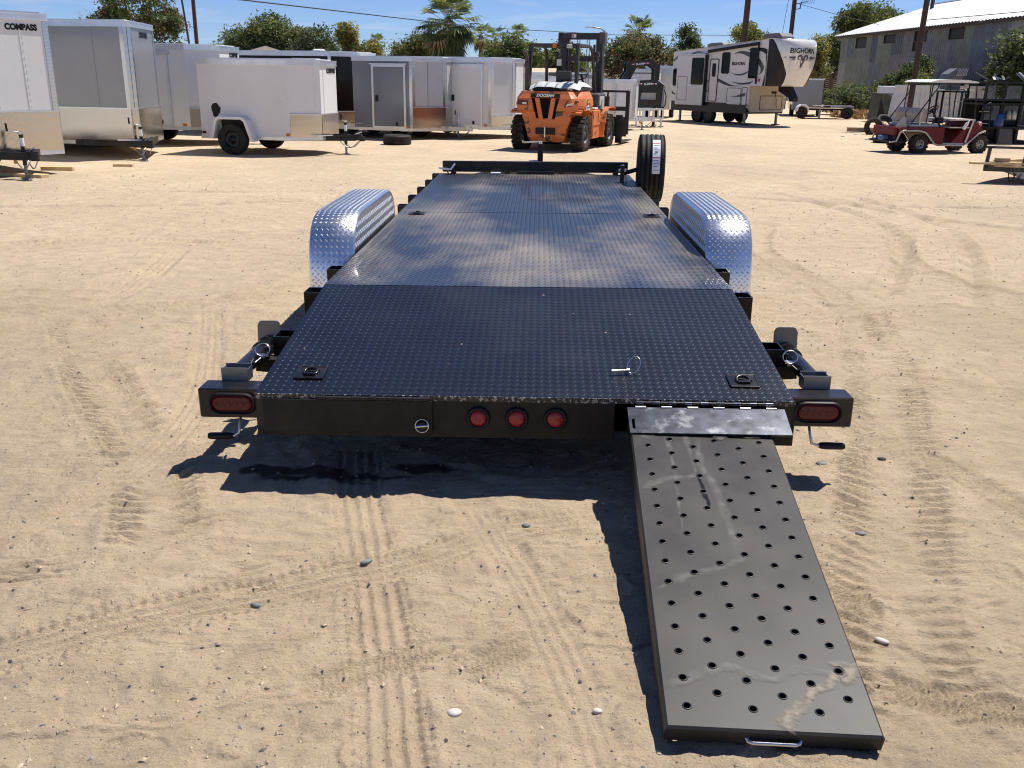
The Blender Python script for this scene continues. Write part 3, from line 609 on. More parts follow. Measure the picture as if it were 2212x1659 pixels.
for k in range(90):
    x, y = rr.uniform(-1, 1), rr.uniform(.05, 3.2) ** 1.0; z = deck_z(y) + .004; a = rr.random() * 6.3; s_ = rr.uniform(.002, .006); m.add([(x + s_ * math.cos(a) * 1.6, y + s_ * math.sin(a) * 1.6, z), (x - s_ * math.sin(a), y + s_ * math.cos(a), z), (x - s_ * math.cos(a), y - s_ * math.sin(a), z), (x, y, z + s_)], [(0, 1, 3), (1, 2, 3), (2, 0, 3)], stoneT if rr.random() < .7 else strawm)
o = m.build('deck_grit', T); o['kind'] = 'stuff'
# swing-down rear stabiliser legs, stowed along the sides
for sx in (-1, 1):
    a = Vector((sx * 1.205, .27, .375)); b2 = Vector((sx * 1.21, .76, .365)); d = (b2 - a).normalized()
    m = MB(); m.cyl(a + d * .05, b2, .036, black, 18); m.cyl(a + d * .36, a + d * .45, .044, black, 18); m.cyl(b2 - d * .10, b2 - d * .02, .044, black, 18)
    m.bar((sx * 1.06, .52, .34), (sx * 1.19, .52, .35), .07, .06, blackd); m.cyl((sx * 1.14, .5, .36), (sx * 1.14, .5, .43), .012, black, 8)
    st = m.build('stabiliser_leg', T)
    m = MB(); pw = .054; ph = .080; pts = [(x_ * pw, z_ * ph) for x_, z_ in ((-1, -1), (1, -1), (1, .72), (.85, .93), (.65, 1), (-.65, 1), (-.85, .93), (-1, .72))]
    m.M = Matrix.Translation(b2 + Vector((sx * -.004, .01, .030))) @ Matrix.Rotation(R(-8), 4, 'X'); m.prism(pts, -.004, .004, footm, 'y'); m.build('foot_plate', st, .002)
    m = MB(); m.M = Matrix.Translation((sx * 1.205, .275, .392)); w = .055
    m.box(-w, w, -.035, -.030, -.04, .02, zincd); m.box(-w, w, .030, .035, -.04, .02, zincd); m.box(-w, -w + .004, -.030, .030, -.04, .012, zincd); m.box(w - .004, w, -.030, .030, -.04, .012, zincd); m.box(-w + .004, w - .004, -.030, .030, -.03, -.026, black); m.build('gear_box', st)
    cx, cy, cz = sx * 1.15, .47, .405; m = MB(); m.tube([(cx + math.cos(t) * .032, cy + math.sin(t) * .012, cz + .018 + math.sin(t) * .026) for t in np.linspace(0, 2 * PI, 20)[:-1]], .003, zinc, 6, True); m.cyl((cx - .02, cy, cz - .004), (cx + .025, cy, cz - .006), .008, zinc, 8)
    m.tube([(cx, cy, cz - .01), (cx + sx * .03, cy - .06, cz - .03 + .0), (cx + sx * .05, cy - .13, cz - .045), (cx + sx * .06, cy - .2, cz - .02)], .0035, chain, 5); m.build('lock_pin', st)
    hx = sx * 1.165; m = MB(); pts = [(hx, .30, .30), (hx, .16, .235), (hx, .13, .20), (hx + sx * .008, .12, .165), (hx + sx * .03, .118, .158), (hx + sx * .045, .118, .157)]
    if sx < 0: pts = [(hx, .30, .30), (hx, .16, .235), (hx, .13, .20), (hx - .002, .12, .170), (hx - .02, .118, .160), (hx - .035, .118, .158)]
    m.tube(pts, .0058, zinc, 8); ch = m.build('crank_handle', st); m = MB(); q = Vector(pts[-1]); m.tube([q - Vector((sx * .008, 0, 0)), q, q + Vector((sx * .02, 0, -.001)), q + Vector((sx * .085, 0, -.002)), q + Vector((sx * .095, 0, -.002))], [.010, .0135, .0155, .0145, .011], ink, 14); m.build('grip', ch)

# ---------------------------------------------------------------- pin lying on the deck
t = thing('hitch_pin', 'loose zinc quick-release pin with wire ring lying on the rear deck sheet', 'pin', (.46, 3.575, .425), R(8))
m = MB(); m.cyl((-.055, 0, .008), (.012, 0, .008), .0065, zinc, 10); m.cyl((.008, 0, .009), (.02, 0, .009), .009, zinc, 10); m.build('shaft', t)
m = MB(); m.tube([(.038 + math.cos(a) * .027, .005 + .02 * math.sin(a), .030 + .030 * math.sin(a + .5)) for a in np.linspace(0, 2 * PI, 22)[:-1]], .0022, zinc, 6, True); m.build('ring', t)
# ---------------------------------------------------------------- ramp
hd = Vector((.715, 3.31, .335)); ft = Vector((.652, 1.840, .072)); ay = (ft - hd); RL_ = ay.length; ay.normalize(); ax = Vector((-1, 0, 0)); ax = (ax - ay * ax.dot(ay)).normalized(); az = ax.cross(ay)
ax = ax  # local: y runs down the ramp, x to the left seen from the camera
RM = Matrix(((ax.x, ay.x, az.x, hd.x), (ax.y, ay.y, az.y, hd.y), (ax.z, ay.z, az.z, hd.z), (0, 0, 0, 1)))
rp = thing('loading_ramp', 'dark grey punched steel ramp sloping from trailer tail down to the sand', 'ramp'); rp.matrix_world = RM
m = MB(); hw = .264; cols = 6; rows = 30; cw = .082; rl = RL_; ch_ = (rl - .10) / rows; x0 = -cw * 3; y0 = .055; n = 20
def cell_ring(cx, cy):
    k = range(n); ang = [2 * PI * (i + .5) / n for i in k]
    def sqr(a, w, h):
        c, s_ = math.cos(a), math.sin(a); f = 1 / max(abs(c) / w, abs(s_) / h); return (cx + c * f, cy + s_ * f, 0)
    rr = [(None, 0), (.0128, 0.), (.0112, .0016), (.0098, .0020), (.0088, .0008), (.0084, -.008)]
    rowsv = [[sqr(a, cw / 2, ch_ / 2) for a in ang]] + [[(cx + r * math.cos(a), cy + r * math.sin(a), z) for a in ang] for r, z in rr[1:]]
    vs = [p for r in rowsv for p in r]
    # snap the square ring's corner samples to true corners
    for qx in (-1, 1):
        for qy in (-1, 1):
            j = min(range(n), key=lambda i: (vs[i][0] - cx - qx * cw / 2) ** 2 + (vs[i][1] - cy - qy * ch_ / 2) ** 2); vs[j] = (cx + qx * cw / 2, cy + qy * ch_ / 2, 0)
    for q in range(len(rowsv) - 1):
        m.add(vs[q * n:(q + 2) * n], [(i, (i + 1) % n, n + (i + 1) % n, n + i) for i in range(n)], rampm, q > 0)
for c in range(cols):
    for r in range(rows):
        cx = x0 + (c + .5) * cw; cy = y0 + (r + .5) * ch_
        if (c + r) % 2 == 0: cell_ring(cx, cy)
        else: m.poly([(cx - cw / 2, cy - ch_ / 2, 0), (cx + cw / 2, cy - ch_ / 2, 0), (cx + cw / 2, cy + ch_ / 2, 0), (cx - cw / 2, cy + ch_ / 2, 0)], rampm)
ya, yb = y0, y0 + rows * ch_
for xa, xb in ((-hw + .006, x0), (-x0, hw - .006)): m.poly([(xa, 0.006, 0), (xb, .006, 0), (xb, rl - .006, 0), (xa, rl - .006, 0)], rampm)
m.poly([(x0, .006, 0), (-x0, .006, 0), (-x0, ya, 0), (x0, ya, 0)], rampm); m.poly([(x0, yb, 0), (-x0, yb, 0), (-x0, rl - .006, 0), (x0, rl - .006, 0)], rampm)
for s_ in (-1, 1): m.add([(s_ * (hw - .006), .006, 0), (s_ * hw, .006, -.006), (s_ * hw, rl, -.006), (s_ * (hw - .006), rl - .006, 0), (s_ * hw, .006, -.066), (s_ * hw, rl - .02, -.066)], [(0, 1, 2, 3)[::-s_], (1, 4, 5, 2)[::-s_]], rampm)
m.add([(-hw + .006, rl - .006, 0), (hw - .006, rl - .006, 0), (hw, rl, -.006), (-hw, rl, -.006), (hw, rl - .004, -.05), (-hw, rl - .004, -.05), (hw - .03, rl - .03, -.066), (-hw + .03, rl - .03, -.066)], [(0, 1, 2, 3), (3, 2, 4, 5), (5, 4, 6, 7)], rampm)
m.poly([(-hw, .006, -.05), (hw, .006, -.05), (hw, .006, -.006), (-hw, .006, -.006)][::-1], rampm)
m.poly([(-hw + .01, .02, -.058), (hw - .01, .02, -.058), (hw - .01, rl - .04, -.058), (-hw + .01, rl - .04, -.058)], ink)  # dark pan added beneath to stop light passing through the holes
m.build('ramp_plate', rp)
m = MB(); m.tube([(-.065, rl - .002, -.028), (-.062, rl + .006, -.030), (-.052, rl + .009, -.031), (.052, rl + .009, -.031), (.062, rl + .006, -.030), (.065, rl - .002, -.028)], .0058, zinc, 8); m.build('pull_handle', rp)
# dried mud and water marks: thin films with their own outline
def film(name, col, rough, a, th, sc):
    mm = mk(name, col, rough); N = mm.node_tree.nodes; L = mm.node_tree.links; tcn = N.new('ShaderNodeTexCoord'); nz_ = N.new('ShaderNodeTexNoise'); nz_.inputs['Scale'].default_value = sc; nz_.inputs['Detail'].default_value = 6
    L.new(tcn.outputs['Object'], nz_.inputs['Vector']); r = N.new('ShaderNodeMapRange'); r.inputs[1].default_value = th; r.inputs[2].default_value = th + .25; r.inputs[3].default_value = a * .25; r.inputs[4].default_value = a; L.new(nz_.outputs[0], r.inputs[0]); at_ = N.new('ShaderNodeAttribute'); at_.attribute_name = 'fade'; mu_ = N.new('ShaderNodeMath'); mu_.operation = 'MULTIPLY'; L.new(r.outputs[0], mu_.inputs[0]); L.new(at_.outputs['Fac'], mu_.inputs[1]); L.new(mu_.outputs[0], N['Principled BSDF'].inputs['Alpha']); return mm
mudf = film('dried_mud_film', (.27, .235, .18), .8, .85, .36, 40); dustf = film('dried_water_film', (.14, .135, .125), .6, .58, .40, 22); wetf = film('oily_film', (.008, .008, .008), .2, .9, .2, 12)
HOLES = [(x0 + (c + .5) * cw, y0 + (r + .5) * ch_) for c in range(cols) for r in range(rows) if (c + r) % 2 == 0]
def film_mesh(grid, mat, wrap_=False):
    nr_, nc_ = len(grid), len(grid[0]); vs = [p for row in grid for p in row]; fs = []
    for i in range(nr_ - 1):
        for j in range(nc_ if wrap_ else nc_ - 1):
            k = (j + 1) % nc_; f = (i * nc_ + j, i * nc_ + k, (i + 1) * nc_ + k, (i + 1) * nc_ + j); cx = sum(vs[q][0] for q in f) / 4; cy = sum(vs[q][1] for q in f) / 4
            if min((cx - h[0]) ** 2 + (cy - h[1]) ** 2 for h in HOLES) > .0165 ** 2: fs.append(f)
    m = MB(); m.add(vs, fs, mat); o = m.build('dirt_mark', rp); o['kind'] = 'stuff'; fd = o.data.attributes.new('fade', 'FLOAT', 'POINT'); fd.data.foreach_set('value', [(1 - (i / (nr_ - 1)) ** 4 if wrap_ else (1 - abs(2 * j / (nc_ - 1) - 1) ** 2.2) * min(1, i / 6, (nr_ - 1 - i) / 6)) for i in range(nr_) for j in range(nc_)])
def smear(pts, ws, mat, z):
    P = smooth_line(pts, 14); W = np.interp(np.linspace(0, 1, len(P)), np.linspace(0, 1, len(ws)), ws); rr = np.random.default_rng(len(pts) * 7 + int(ws[0] * 1e4)); G = []
    w1 = 1 + .35 * np.convolve(rr.normal(size=len(P) + 6), np.ones(7) / 7, 'valid') * 2; w2 = 1 + .35 * np.convolve(rr.normal(size=len(P) + 6), np.ones(7) / 7, 'valid') * 2
    for i in range(len(P)):
        d = P[min(i + 1, len(P) - 1)] - P[max(i - 1, 0)]; d = d / np.hypot(*d); nrm_ = np.array([-d[1], d[0]])
        G.append([(*(P[i] + nrm_ * W[i] * (w1[i] * (1 - t) - w2[i] * t)), z) for t in np.linspace(0, 1, 9)])
    film_mesh(G, mat)
def blob(x, y, rx, ry, mat, z):
    rr = random.Random(int(x * 1000 + y * 777)); A_ = np.linspace(0, 2 * PI, 33)[:-1]; K_ = [(1 + .2 * math.sin(3 * a + x * 40) + .1 * math.sin(7 * a)) * rr.uniform(.94, 1.06) for a in A_]
    film_mesh([[(x + q * rx * k * math.cos(a), y + q * ry * k * math.sin(a), z) for a, k in zip(A_, K_)] for q in np.linspace(.02, 1, 9)], mat, True)
U_ = lambda fx, fy: ((.5 - fx) * 2 * hw, fy * rl)      # fractions across (left to right) and down the ramp
smear([U_(.48, .10), U_(.44, .2), U_(.50, .3), U_(.52, .38), U_(.53, .5), U_(.56, .56), U_(.40, .6), U_(.18, .63), U_(.02, .67)], [.012, .016, .014, .02, .018, .02, .016, .018, .01], dustf, .0004)
smear([U_(.25, .08), U_(.26, .2), U_(.25, .35), U_(.24, .5)], [.012, .009, .008, .005], dustf, .0008); smear([U_(.38, .08), U_(.39, .2), U_(.40, .28)], [.014, .006, .006], dustf, .0012)
smear([U_(.41, .255), U_(.42, .3), U_(.425, .34), U_(.435, .375), U_(.44, .40)], [.010, .006, .010, .008, .009], wetf, .0016)
smear([U_(.02, .33), U_(.14, .30), U_(.30, .285), U_(.44, .265)], [.012, .022, .016, .010], dustf, .002); blob(*U_(.10, .10), .045, .028, dustf, .0024)
smear([U_(.02, .92), U_(.2, .88), U_(.36, .865), U_(.55, .89), U_(.7, .86), U_(.86, .87)], [.012, .022, .018, .012, .02, .012], dustf, .0028)
smear([U_(.90, .865), U_(.78, .90), U_(.66, .935), U_(.58, .975), U_(.54, .995)], [.018, .018, .022, .026, .030], mudf, .0032)
blob(*U_(.925, .862), .040, .042, mudf, .0036); blob(*U_(.92, .845), .020, .016, dustf, .004); blob(*U_(.62, .10), .03, .018, dustf, .0044); blob(*U_(.86, .09), .05, .016, dustf, .0048)
# ---------------------------------------------------------------- spare wheel upright by the front right corner
t = thing('spare_wheel', 'upright spare wheel with a white tyre sticker beside the trailer front corner', 'wheel', (1.37, 9.55, .70), R(-5))
m = MB(); r = .335; w = .262; g = .011; h = w / 2
pr = [(.19, -h * .8), (.26, -h * .98), (.295, -h), (.318, -h * .93), (.330, -h * .8)]
for k in range(4):
    c = -h * .54 + k * h * .36; pr += [(r - .001 * abs(k - 1.5), c - h * .06), (r - g, c - h * .035), (r - g, c + h * .035), (r - .001 * abs(k - 1.5), c + h * .06)]
pr += [(.330, h * .8), (.318, h * .93), (.295, h), (.26, h * .98), (.19, h * .8)]
m.lathe(pr, rubber, 56, AX['x'])
for i in range(72):
    a = 2 * PI * i / 72
    for sd in (-1, 1):
        c, s_ = math.cos(a), math.sin(a); m.bar((sd * h * .80, c * .331, s_ * .331), (sd * h * .93, c * .321, s_ * .321), .007, .007, rubber)
m.build('tyre', t)
m = MB(); m.lathe([(.192, -.08), (.19, -.03), (.12, -.05), (.08, -.075), (0, -.075)], white2, 28, AX['x']); m.lathe([(.192, -.08), (.192, .09)], white2, 28, AX['x']); m.build('rim', t)
m = MB(); A = np.linspace(R(86), R(149), 12)
for i in range(11):
    q = [(x_, -math.sin(a) * (r + .0025), -math.cos(a) * (r + .0025) * 1) for a in (A[i], A[i + 1]) for x_ in (.0, .075)]
    m.add(q, [(0, 1, 3, 2)], sticker)
sk = m.build('tyre_sticker', t)
m = MB()
def on_tread(x0, x1, a0, a1, mat, e=.004):
    q = [(x_, -math.sin(R(a)) * (r + e), -math.cos(R(a)) * (r + e)) for a in (86 + (a0 - 100) * .875, 86 + (a1 - 100) * .875) for x_ in (x0, x1)]; m.add(q, [(0, 1, 3, 2)], mat)
on_tread(.002, .073, 129, 131, redink); on_tread(.002, .073, 161, 163, redink)
for a0, n_s in ((168, 5), (156, 6), (150, 4), (146, 6), (138, 3), (124, 5), (118, 6), (113, 4), (106, 6)):
    for k in range(n_s): on_tread(.010 + k * .010, .017 + k * .010, a0, a0 + 1.7, blueink if a0 in (156, 150, 146) else inkg)
on_tread(.022, .055, 141, 143, ink); m.build('sticker_print', sk)
m = MB(); m.M = Matrix.Identity(4); m.cyl((-.27, 0, -.06), (-.08, 0, 0), .022, black, 10); m.box(-.30, -.26, -.05, .05, -.30, .02, black); m.build('mount_arm', t)
# ================================================================ enclosed cargo trailers
def edge_dir(P, Q):
    d = Vector((Q[0] - P[0], Q[1] - P[1], 0)); L_ = d.length; d.normalize(); return d, Vector((d.y, -d.x, 0)), L_
def on_edge(m, P, Q, u0, u1, z0, z1, off, t, mat):
    d, n, L_ = edge_dir(P, Q); p = Vector((P[0], P[1], 0)); a = p + d * u0 + n * off; b = p + d * u1 + n * off; c = b + n * t; e = a + n * t
    vs = [(*v.xy, z) for z in (z0, z1) for v in (a, b, c, e)]
    m.add(vs, [(3, 2, 1, 0), (4, 5, 6, 7), (0, 1, 5, 4), (1, 2, 6, 5), (2, 3, 7, 6), (3, 0, 4, 7)], mat)
def offset_poly(P, e):
    out = []; n = len(P)
    for i in range(n):
        d1, n1, _ = edge_dir(P[i - 1], P[i]); d2, n2, _ = edge_dir(P[i], P[(i + 1) % n]); k = (n1 + n2); k = k / max(.3, k.dot(n1)); out.append((P[i][0] + k.x * e, P[i][1] + k.y * e))
    return out
def cargo_trailer(label, x, y, head, w, n, mm, zb, zt, L_, j, wall, guard_h=.45, door=None, txt=None, corner=trimt, wheels=(), wr=.26, tong=blackd, rail=alur, wband=False, group='enclosed cargo trailers parked in the lot', jack_z=.75, jackc=black, fender=False, seams=(), vent=False, tcol=ink, doormat=None, tag_y=True, crank=1, nose=None):
    t = thing('cargo_trailer', label, 'trailer', (x, y, 0), R(head), group)
    Rr, Ss, A, B, D, Cc = (-L_, -w / 2), (0, -w / 2), (n, -mm), (n, mm), (0, w / 2), (-L_, w / 2); P = [Rr, Ss, A, B, D, Cc]
    m = MB(); m.prism(P, zb, zt, wall, 'z'); body = m.build('body', t)
    m = MB(); m.prism(offset_poly(P, .016), zt - .085, zt + .012, rail, 'z'); m.prism(offset_poly(P, .024), zt - .088, zt - .074, rail, 'z'); m.prism(offset_poly(P, .022), zt - .006, zt + .016, rail, 'z'); m.prism(offset_poly(P, -.08), zt + .012, zt + .035, white2, 'z'); m.build('roof_trim', t)
    m = MB(); Q = offset_poly(P, .012); m.prism(Q, zb - .015, zb + .05, rail, 'z'); m.build('base_rail', t)
    cw = .075
    if corner:
        for (a, b, c) in ((Rr, Ss, A), (Ss, A, B), (A, B, D), (B, D, Cc)):
            m = MB(); d, nn_, l1 = edge_dir(a, b); k = min(cw, l1 * .45); on_edge(m, a, b, l1 - k, l1 + .008, zb + .05, zt - .09, .002, .007, corner)
            d, nn_, l2 = edge_dir(b, c); k = min(cw, l2 * .45); on_edge(m, b, c, -.008, k, zb + .05, zt - .09, .0025, .007, corner); m.build('corner_trim', t)
    if nose:
        for a, b in ((Ss, A), (A, B), (B, D)):
            m = MB(); d, nn_, l1 = edge_dir(a, b); on_edge(m, a, b, .004, l1 - .004, zb + .05, zt - .08, .0008, .001, nose); m.build('nose_panel', t)
    if guard_h:
        for a, b in ((Ss, A), (A, B), (B, D)):
            m = MB(); d, nn_, l1 = edge_dir(a, b); on_edge(m, a, b, .004, l1 - .004, zb + .05, zb + guard_h, .010, .006, guard); on_edge(m, a, b, .0, l1, zb + guard_h, zb + guard_h + .018, .010, .010, rail); m.build('stone_guard', t)
    m = MB()
    for (e, u) in seams:
        a, b = {'s': (Rr, Ss), 'a': (Ss, A), 'f': (A, B)}[e]; d, nn_, l1 = edge_dir(a, b); on_edge(m, a, b, l1 * u - .006, l1 * u + .006, zb + (guard_h if e != 's' else .05), zt - .09, .001, .004, wall)
        for q in range(14):
            zq = zb + .5 + q * (zt - zb - .6) / 14; on_edge(m, a, b, l1 * u + .03, l1 * u + .045, zq, zq + .015, .001, .005, wall)
    if seams: o = m.build('panel_seams', t); o['kind'] = 'stuff'
    if door:
        x0, x1 = door; z0, z1 = zb + .09, zt - .22; dm = doormat or wall
        m = MB(); on_edge(m, Rr, Ss, L_ + x0, L_ + x1, z0, z1, .004, .010, dm); dd = m.build('side_door', t)
        m = MB()
        for (a0, a1, b0, b1) in ((x0 - .05, x0, z0 - .05, z1 + .05), (x1, x1 + .05, z0 - .05, z1 + .05), (x0, x1, z1, z1 + .05), (x0, x1, z0 - .05, z0)): on_edge(m, Rr, Ss, L_ + a0, L_ + a1, b0, b1, .004, .022, rail)
        on_edge(m, Rr, Ss, L_ + x0 - .09, L_ + x1 + .09, z1 + .052, z1 + .08, .004, .05, rail); m.build('door_frame', t)
        m = MB(); hz_ = z0 + (z1 - z0) * .47; on_edge(m, Rr, Ss, L_ + x0 + .05, L_ + x0 + .115, hz_ - .075, hz_ + .075, .015, .03, ink); m.build('handle', dd)
        m = MB(); on_edge(m, Rr, Ss, L_ + x1 - .22, L_ + x1 - .17, z0 + .02, z0 + .10, .015, .02, ink); m.build('door_stop', dd)
    if txt:
        for (s_, size, e, u, z, mat, kw) in txt:
            a, b = {'s': (Rr, Ss), 'a': (Ss, A), 'f': (A, B)}[e]; d, nn_, l1 = edge_dir(a, b); p = Vector((*a, z)) + d * u + nn_ * .006; text(s_, size, mat, t, p, d, nn_, **kw)
    for (e, u, z, mat, q) in (('s', .97, zb + .09, amber, .04), ('s', .03, zb + .10, redlens, .04)):
        m = MB(); d, nn_, l1 = edge_dir(Rr, Ss); on_edge(m, Rr, Ss, l1 * u - q, l1 * u + q, z - .02, z + .03, .002, .012, mat); m.build('marker_light', t)
    for wx in wheels:
        for sd in (-1, 1):
            yy_ = sd * (w / 2 + .10) if fender else sd * (w / 2 - .14)
            wheel(t, (wx, yy_, wr), wr, .18, 'y', inkm, .58, spokes=0, out=sd)
    if fender:
        for wx in wheels:
            for sd in (-1, 1):
                m = MB(); o_ = [(wx - .44, zb + .0), (wx - .33, zb + .36), (wx - .25, zb + .42), (wx + .25, zb + .42), (wx + .33, zb + .36), (wx + .47, zb - .04)]; i_ = [(wx + .40, zb - .04), (wx + .28, zb + .33), (wx + .22, zb + .37), (wx - .22, zb + .37), (wx - .28, zb + .33), (wx - .37, zb)]
                ya, yb = sorted((sd * (w / 2 + .002), sd * (w / 2 + .22)))
                for k in range(5): m.prism([o_[k], o_[k + 1], i_[4 - k], i_[5 - k]], ya, yb, white, 'y')
                m.build('fender', t)
                m = MB(); m.box(wx - .28, wx + .28, *sorted((sd * (w / 2 + .001), sd * (w / 2 + .004))), zb - .02, zb + .36, ink); m.build('wheel_arch', t)
    # tongue
    zt_ = zb + .02; tip = n + max(j, .12) + .32
    m = MB()
    for sd in (-1, 1): m.bar((max(-.4, n - 1.1), sd * w * .42, zt_), (tip - .1, sd * .03, zt_), .05, .11, tong)
    m.box(tip - .16, tip + .02, -.055, .055, zt_ - .04, zt_ + .07, tong); m.cyl((tip + .02, 0, zt_ - .06), (tip + .02, 0, zt_ + .03), .06, tong, 12); m.bar((tip - .12, 0, zt_ + .07), (tip + .02, 0, zt_ + .12), .03, .02, zinc); m.build('tongue', t)
    m = MB(); on_edge(m, (n - .02, -mm - .3), (n + max(j, .12), -.06), 0, .4, zt_ + .058, zt_ + .075, 0, .05, rail); m.build('tongue_cap', t)
    jx = n + max(j, .12); m = MB(); m.cyl((jx, 0, .2), (jx, 0, zb + .32), .030, jackc, 12); m.box(jx - .06, jx + .06, -.06, .06, zt_ + .055, zt_ + .075, jackc); jk = m.build('jack', t)
    m = MB(); m.cyl((jx, 0, .015), (jx, 0, .22), .023, zincd, 10); m.box(jx - .06, jx + .06, -.06, .06, 0, .016, zincd); m.build('foot', jk)
    m = MB(); m.cyl((jx, 0, zb + .15), (jx, 0, zb + .27), .031, sticker, 12, cap=False); m.build('label', jk)
    m = MB(); h = zb + .33; m.cyl((jx, 0, h - .01), (jx, 0, h + .03), .036, zinc, 12); m.tube([(jx, 0, h + .02), (jx - .02 * crank, -.17, h + .04), (jx - .02 * crank, -.18, h + .05)], .009, zinc, 6); m.cyl((jx - .02 * crank, -.18, h + .04), (jx - .02 * crank, -.185, h + .15), .016, ink, 8); m.build('crank', jk)
    m = MB()
    for sd in (-1, 1):
        a, b = Vector((tip - .45, sd * .09, zt_ - .02)), Vector((tip - .02, sd * .05, zt_ - .05)); pts = [a.lerp(b, k / 9) + Vector((0, 0, -.16 * math.sin(PI * k / 9) + .008 * (k % 2))) for k in range(10)]; m.tube(pts, .009, chain, 5)
    m.build('safety_chain', t)
    if tag_y: m = MB(); m.box(tip - .42, tip - .34, -.115, -.105, zt_ - .12, zt_ + .02, yellow); m.build('warning_tag', t)
    if vent: m = MB(); m.cyl((-.9, 0, zt + .03), (-.9, 0, zt + .07), .13, white2, 14); m.cyl((-.9, 0, zt + .07), (-.9, 0, zt + .10), .17, white2, 14, .12); m.build('roof_vent', t)
    return t
nosem = mk('silver_nose_panel', (.50, .50, .52), .24, metal=.1, var=.04)
inkm = mk('black_wheel', (.012, .012, .013), .35, metal=.3)
CT = lambda s_, e, u, z, size=.15, mat=ink: (s_, size, e, u, z, mat, dict(bold=.006, sx=.92))
t1 = cargo_trailer('white enclosed cargo trailer cut by the left photo edge, tread plate lower front', -7.563, 14.122, -37.4, 1.56, .05, .76, .32, 2.32, 4.0, .30, white, .62, corner=trimt, seams=(('f', .72), ('f', .42)), txt=[CT('COMPASS', 'f', 1.13, 2.13, .115)], wheels=(-2.2, -2.9), jack_z=.8)
t2 = cargo_trailer('silver-grey V-nose cargo trailer with tall tread plate nose, beside the white trailer at left edge', -7.80, 18.19, -45.1, 2.08, 1.24, .06, .27, 2.37, 4.6, .14, silver, .62, txt=[], wheels=(-2.0, -2.7), seams=(('a', .62),))
a_, b_ = (1.24, .06), (0, 1.04); d_, n_2, l_ = edge_dir(a_, b_); text('COMPASS', .135, ink, t2, Vector((*a_, 2.17)) + d_ * .85 + n_2 * .006, d_, n_2, bold=.005, sx=.9)
t3 = cargo_trailer('white V-nose cargo trailer with side door standing behind the small white single-axle trailer', -6.97, 21.57, -3, 2.14, .59, .62, .36, 2.07, 4.2, .6, white, .42, door=(-1.35, -.42), txt=[CT('COMPASS', 'f', .86, 1.90, .13)], corner=None, wheels=(-1.4, -2.0), wr=.27)
t4 = cargo_trailer('small white single-axle cargo trailer with black wheel under a square jeep fender', -4.27, 19.28, -9.5, 1.58, .52, .45, .31, 1.78, 1.86, .32, white, .47, txt=[CT('COMPASS', 'f', .60, 1.60, .115)], corner=None, wheels=(-1.15,), wr=.30, fender=True, seams=(('a', .80), ('f', .18)), rail=alur, tag_y=False)
m = MB(); m.prism([(-1.62, .90), (-1.58, .96), (-1.50, .98), (-1.42, .88), (-1.44, .80), (-1.52, .70), (-1.58, .72), (-1.60, .80)], -.797, -.791, ink, 'y'); m.build('side_vent', t4)
t5 = cargo_trailer('gloss black V-nose cargo trailer with silver roof trim between white and charcoal trailers', -4.24, 24.77, -16.9, 2.18, .46, .45, .29, 2.04, 4.6, .43, blackp, .36, door=(-.95, -.35), doormat=blackp, corner=None, wheels=(-1.9, -2.6), wr=.27, tong=alur, jackc=alur, txt=[('NXT', .36, 's', 2.62, 1.66, inkg, dict(shear=.35, sx=1.15, bold=.01))], vent=True)
m = MB()
for e in ((( -4.6, -1.09), (0, -1.09)),): on_edge(m, *e, 4.52, 4.6, .34, 1.95, .003, .008, alur); on_edge(m, *e, 1.55, 1.61, .34, 1.95, .003, .008, alur)
m.build('corner_trim', t5)
t6 = cargo_trailer('charcoal-sided cargo trailer with side door and silver nose, between black and white trailers', -2.27, 24.79, -15, 2.33, .62, .47, .23, 1.95, 4.6, .18, char, .55, door=(-1.02, -.22), doormat=char, wheels=(-2.0, -2.65), wr=.27, tong=alur, jackc=alur, seams=(('a', .46),), nose=nosem)
t7 = cargo_trailer('white cargo trailer with side door and tan-reflecting nose plate, just left of the forklift', -.32, 25.45, -16.8, 2.30, .40, .43, .26, 1.97, 4.6, .6, white, .30, door=(-1.10, -.27), corner=trimt, wheels=(-2.0, -2.6), wr=.27, tong=alur, jackc=alur)
t8 = cargo_trailer('low white cargo trailer with tread plate corner strip just right of the forklift', 3.20, 30.45, -13.9, 1.60, .60, .41, .30, 1.48, 2.9, .22, white2, .0, wheels=(-1.2,), wr=.26, tong=alur, jackc=alur)
# box trailers further back between the white trailer and the forklift
for k, (lab, x, y, w_, h, mt) in enumerate((('pale white box trailer seen behind the forklift exhaust pipe', .75, 33.2, 1.15, 1.64, white2), ('light grey box trailer seen behind the forklift seat', 2.0, 33.6, 1.3, 1.66, silver), ('white box trailer seen through the gooseneck frame', 4.75, 37.5, 1.3, 1.85, white2), ('tall white box trailer between the gooseneck necks and the bighorn camper rear'.replace('bighorn ', ''), 5.75, 39.3, 1.1, 2.0, white2))):
    t = thing('box_trailer', lab, 'trailer', (x, y, 0), R(-14), 'box trailers parked further back')
    m = MB(); m.cbox(-w_ / 2, w_ / 2, 0, 2.6, .35, h, mt, .02); m.build('body', t); m = MB(); m.box(-w_ / 2 - .02, w_ / 2 + .02, -.02, 2.62, h - .02, h + .05, alur); m.build('roof_trim', t)
    m = MB(); m.box(-.02, .02, -.015, 0, .4, h - .05, alur); m.box(-w_ / 2 + .08, -w_ / 2 + .14, -.02, 0, 1.0, 1.2, ink); m.build('door_bars', t)
    for sx in (-1, 1): wheel(t, (sx * (w_ / 2 - .05), 1.3, .26), .26, .18, 'x', white2, .55, out=sx, n=20)

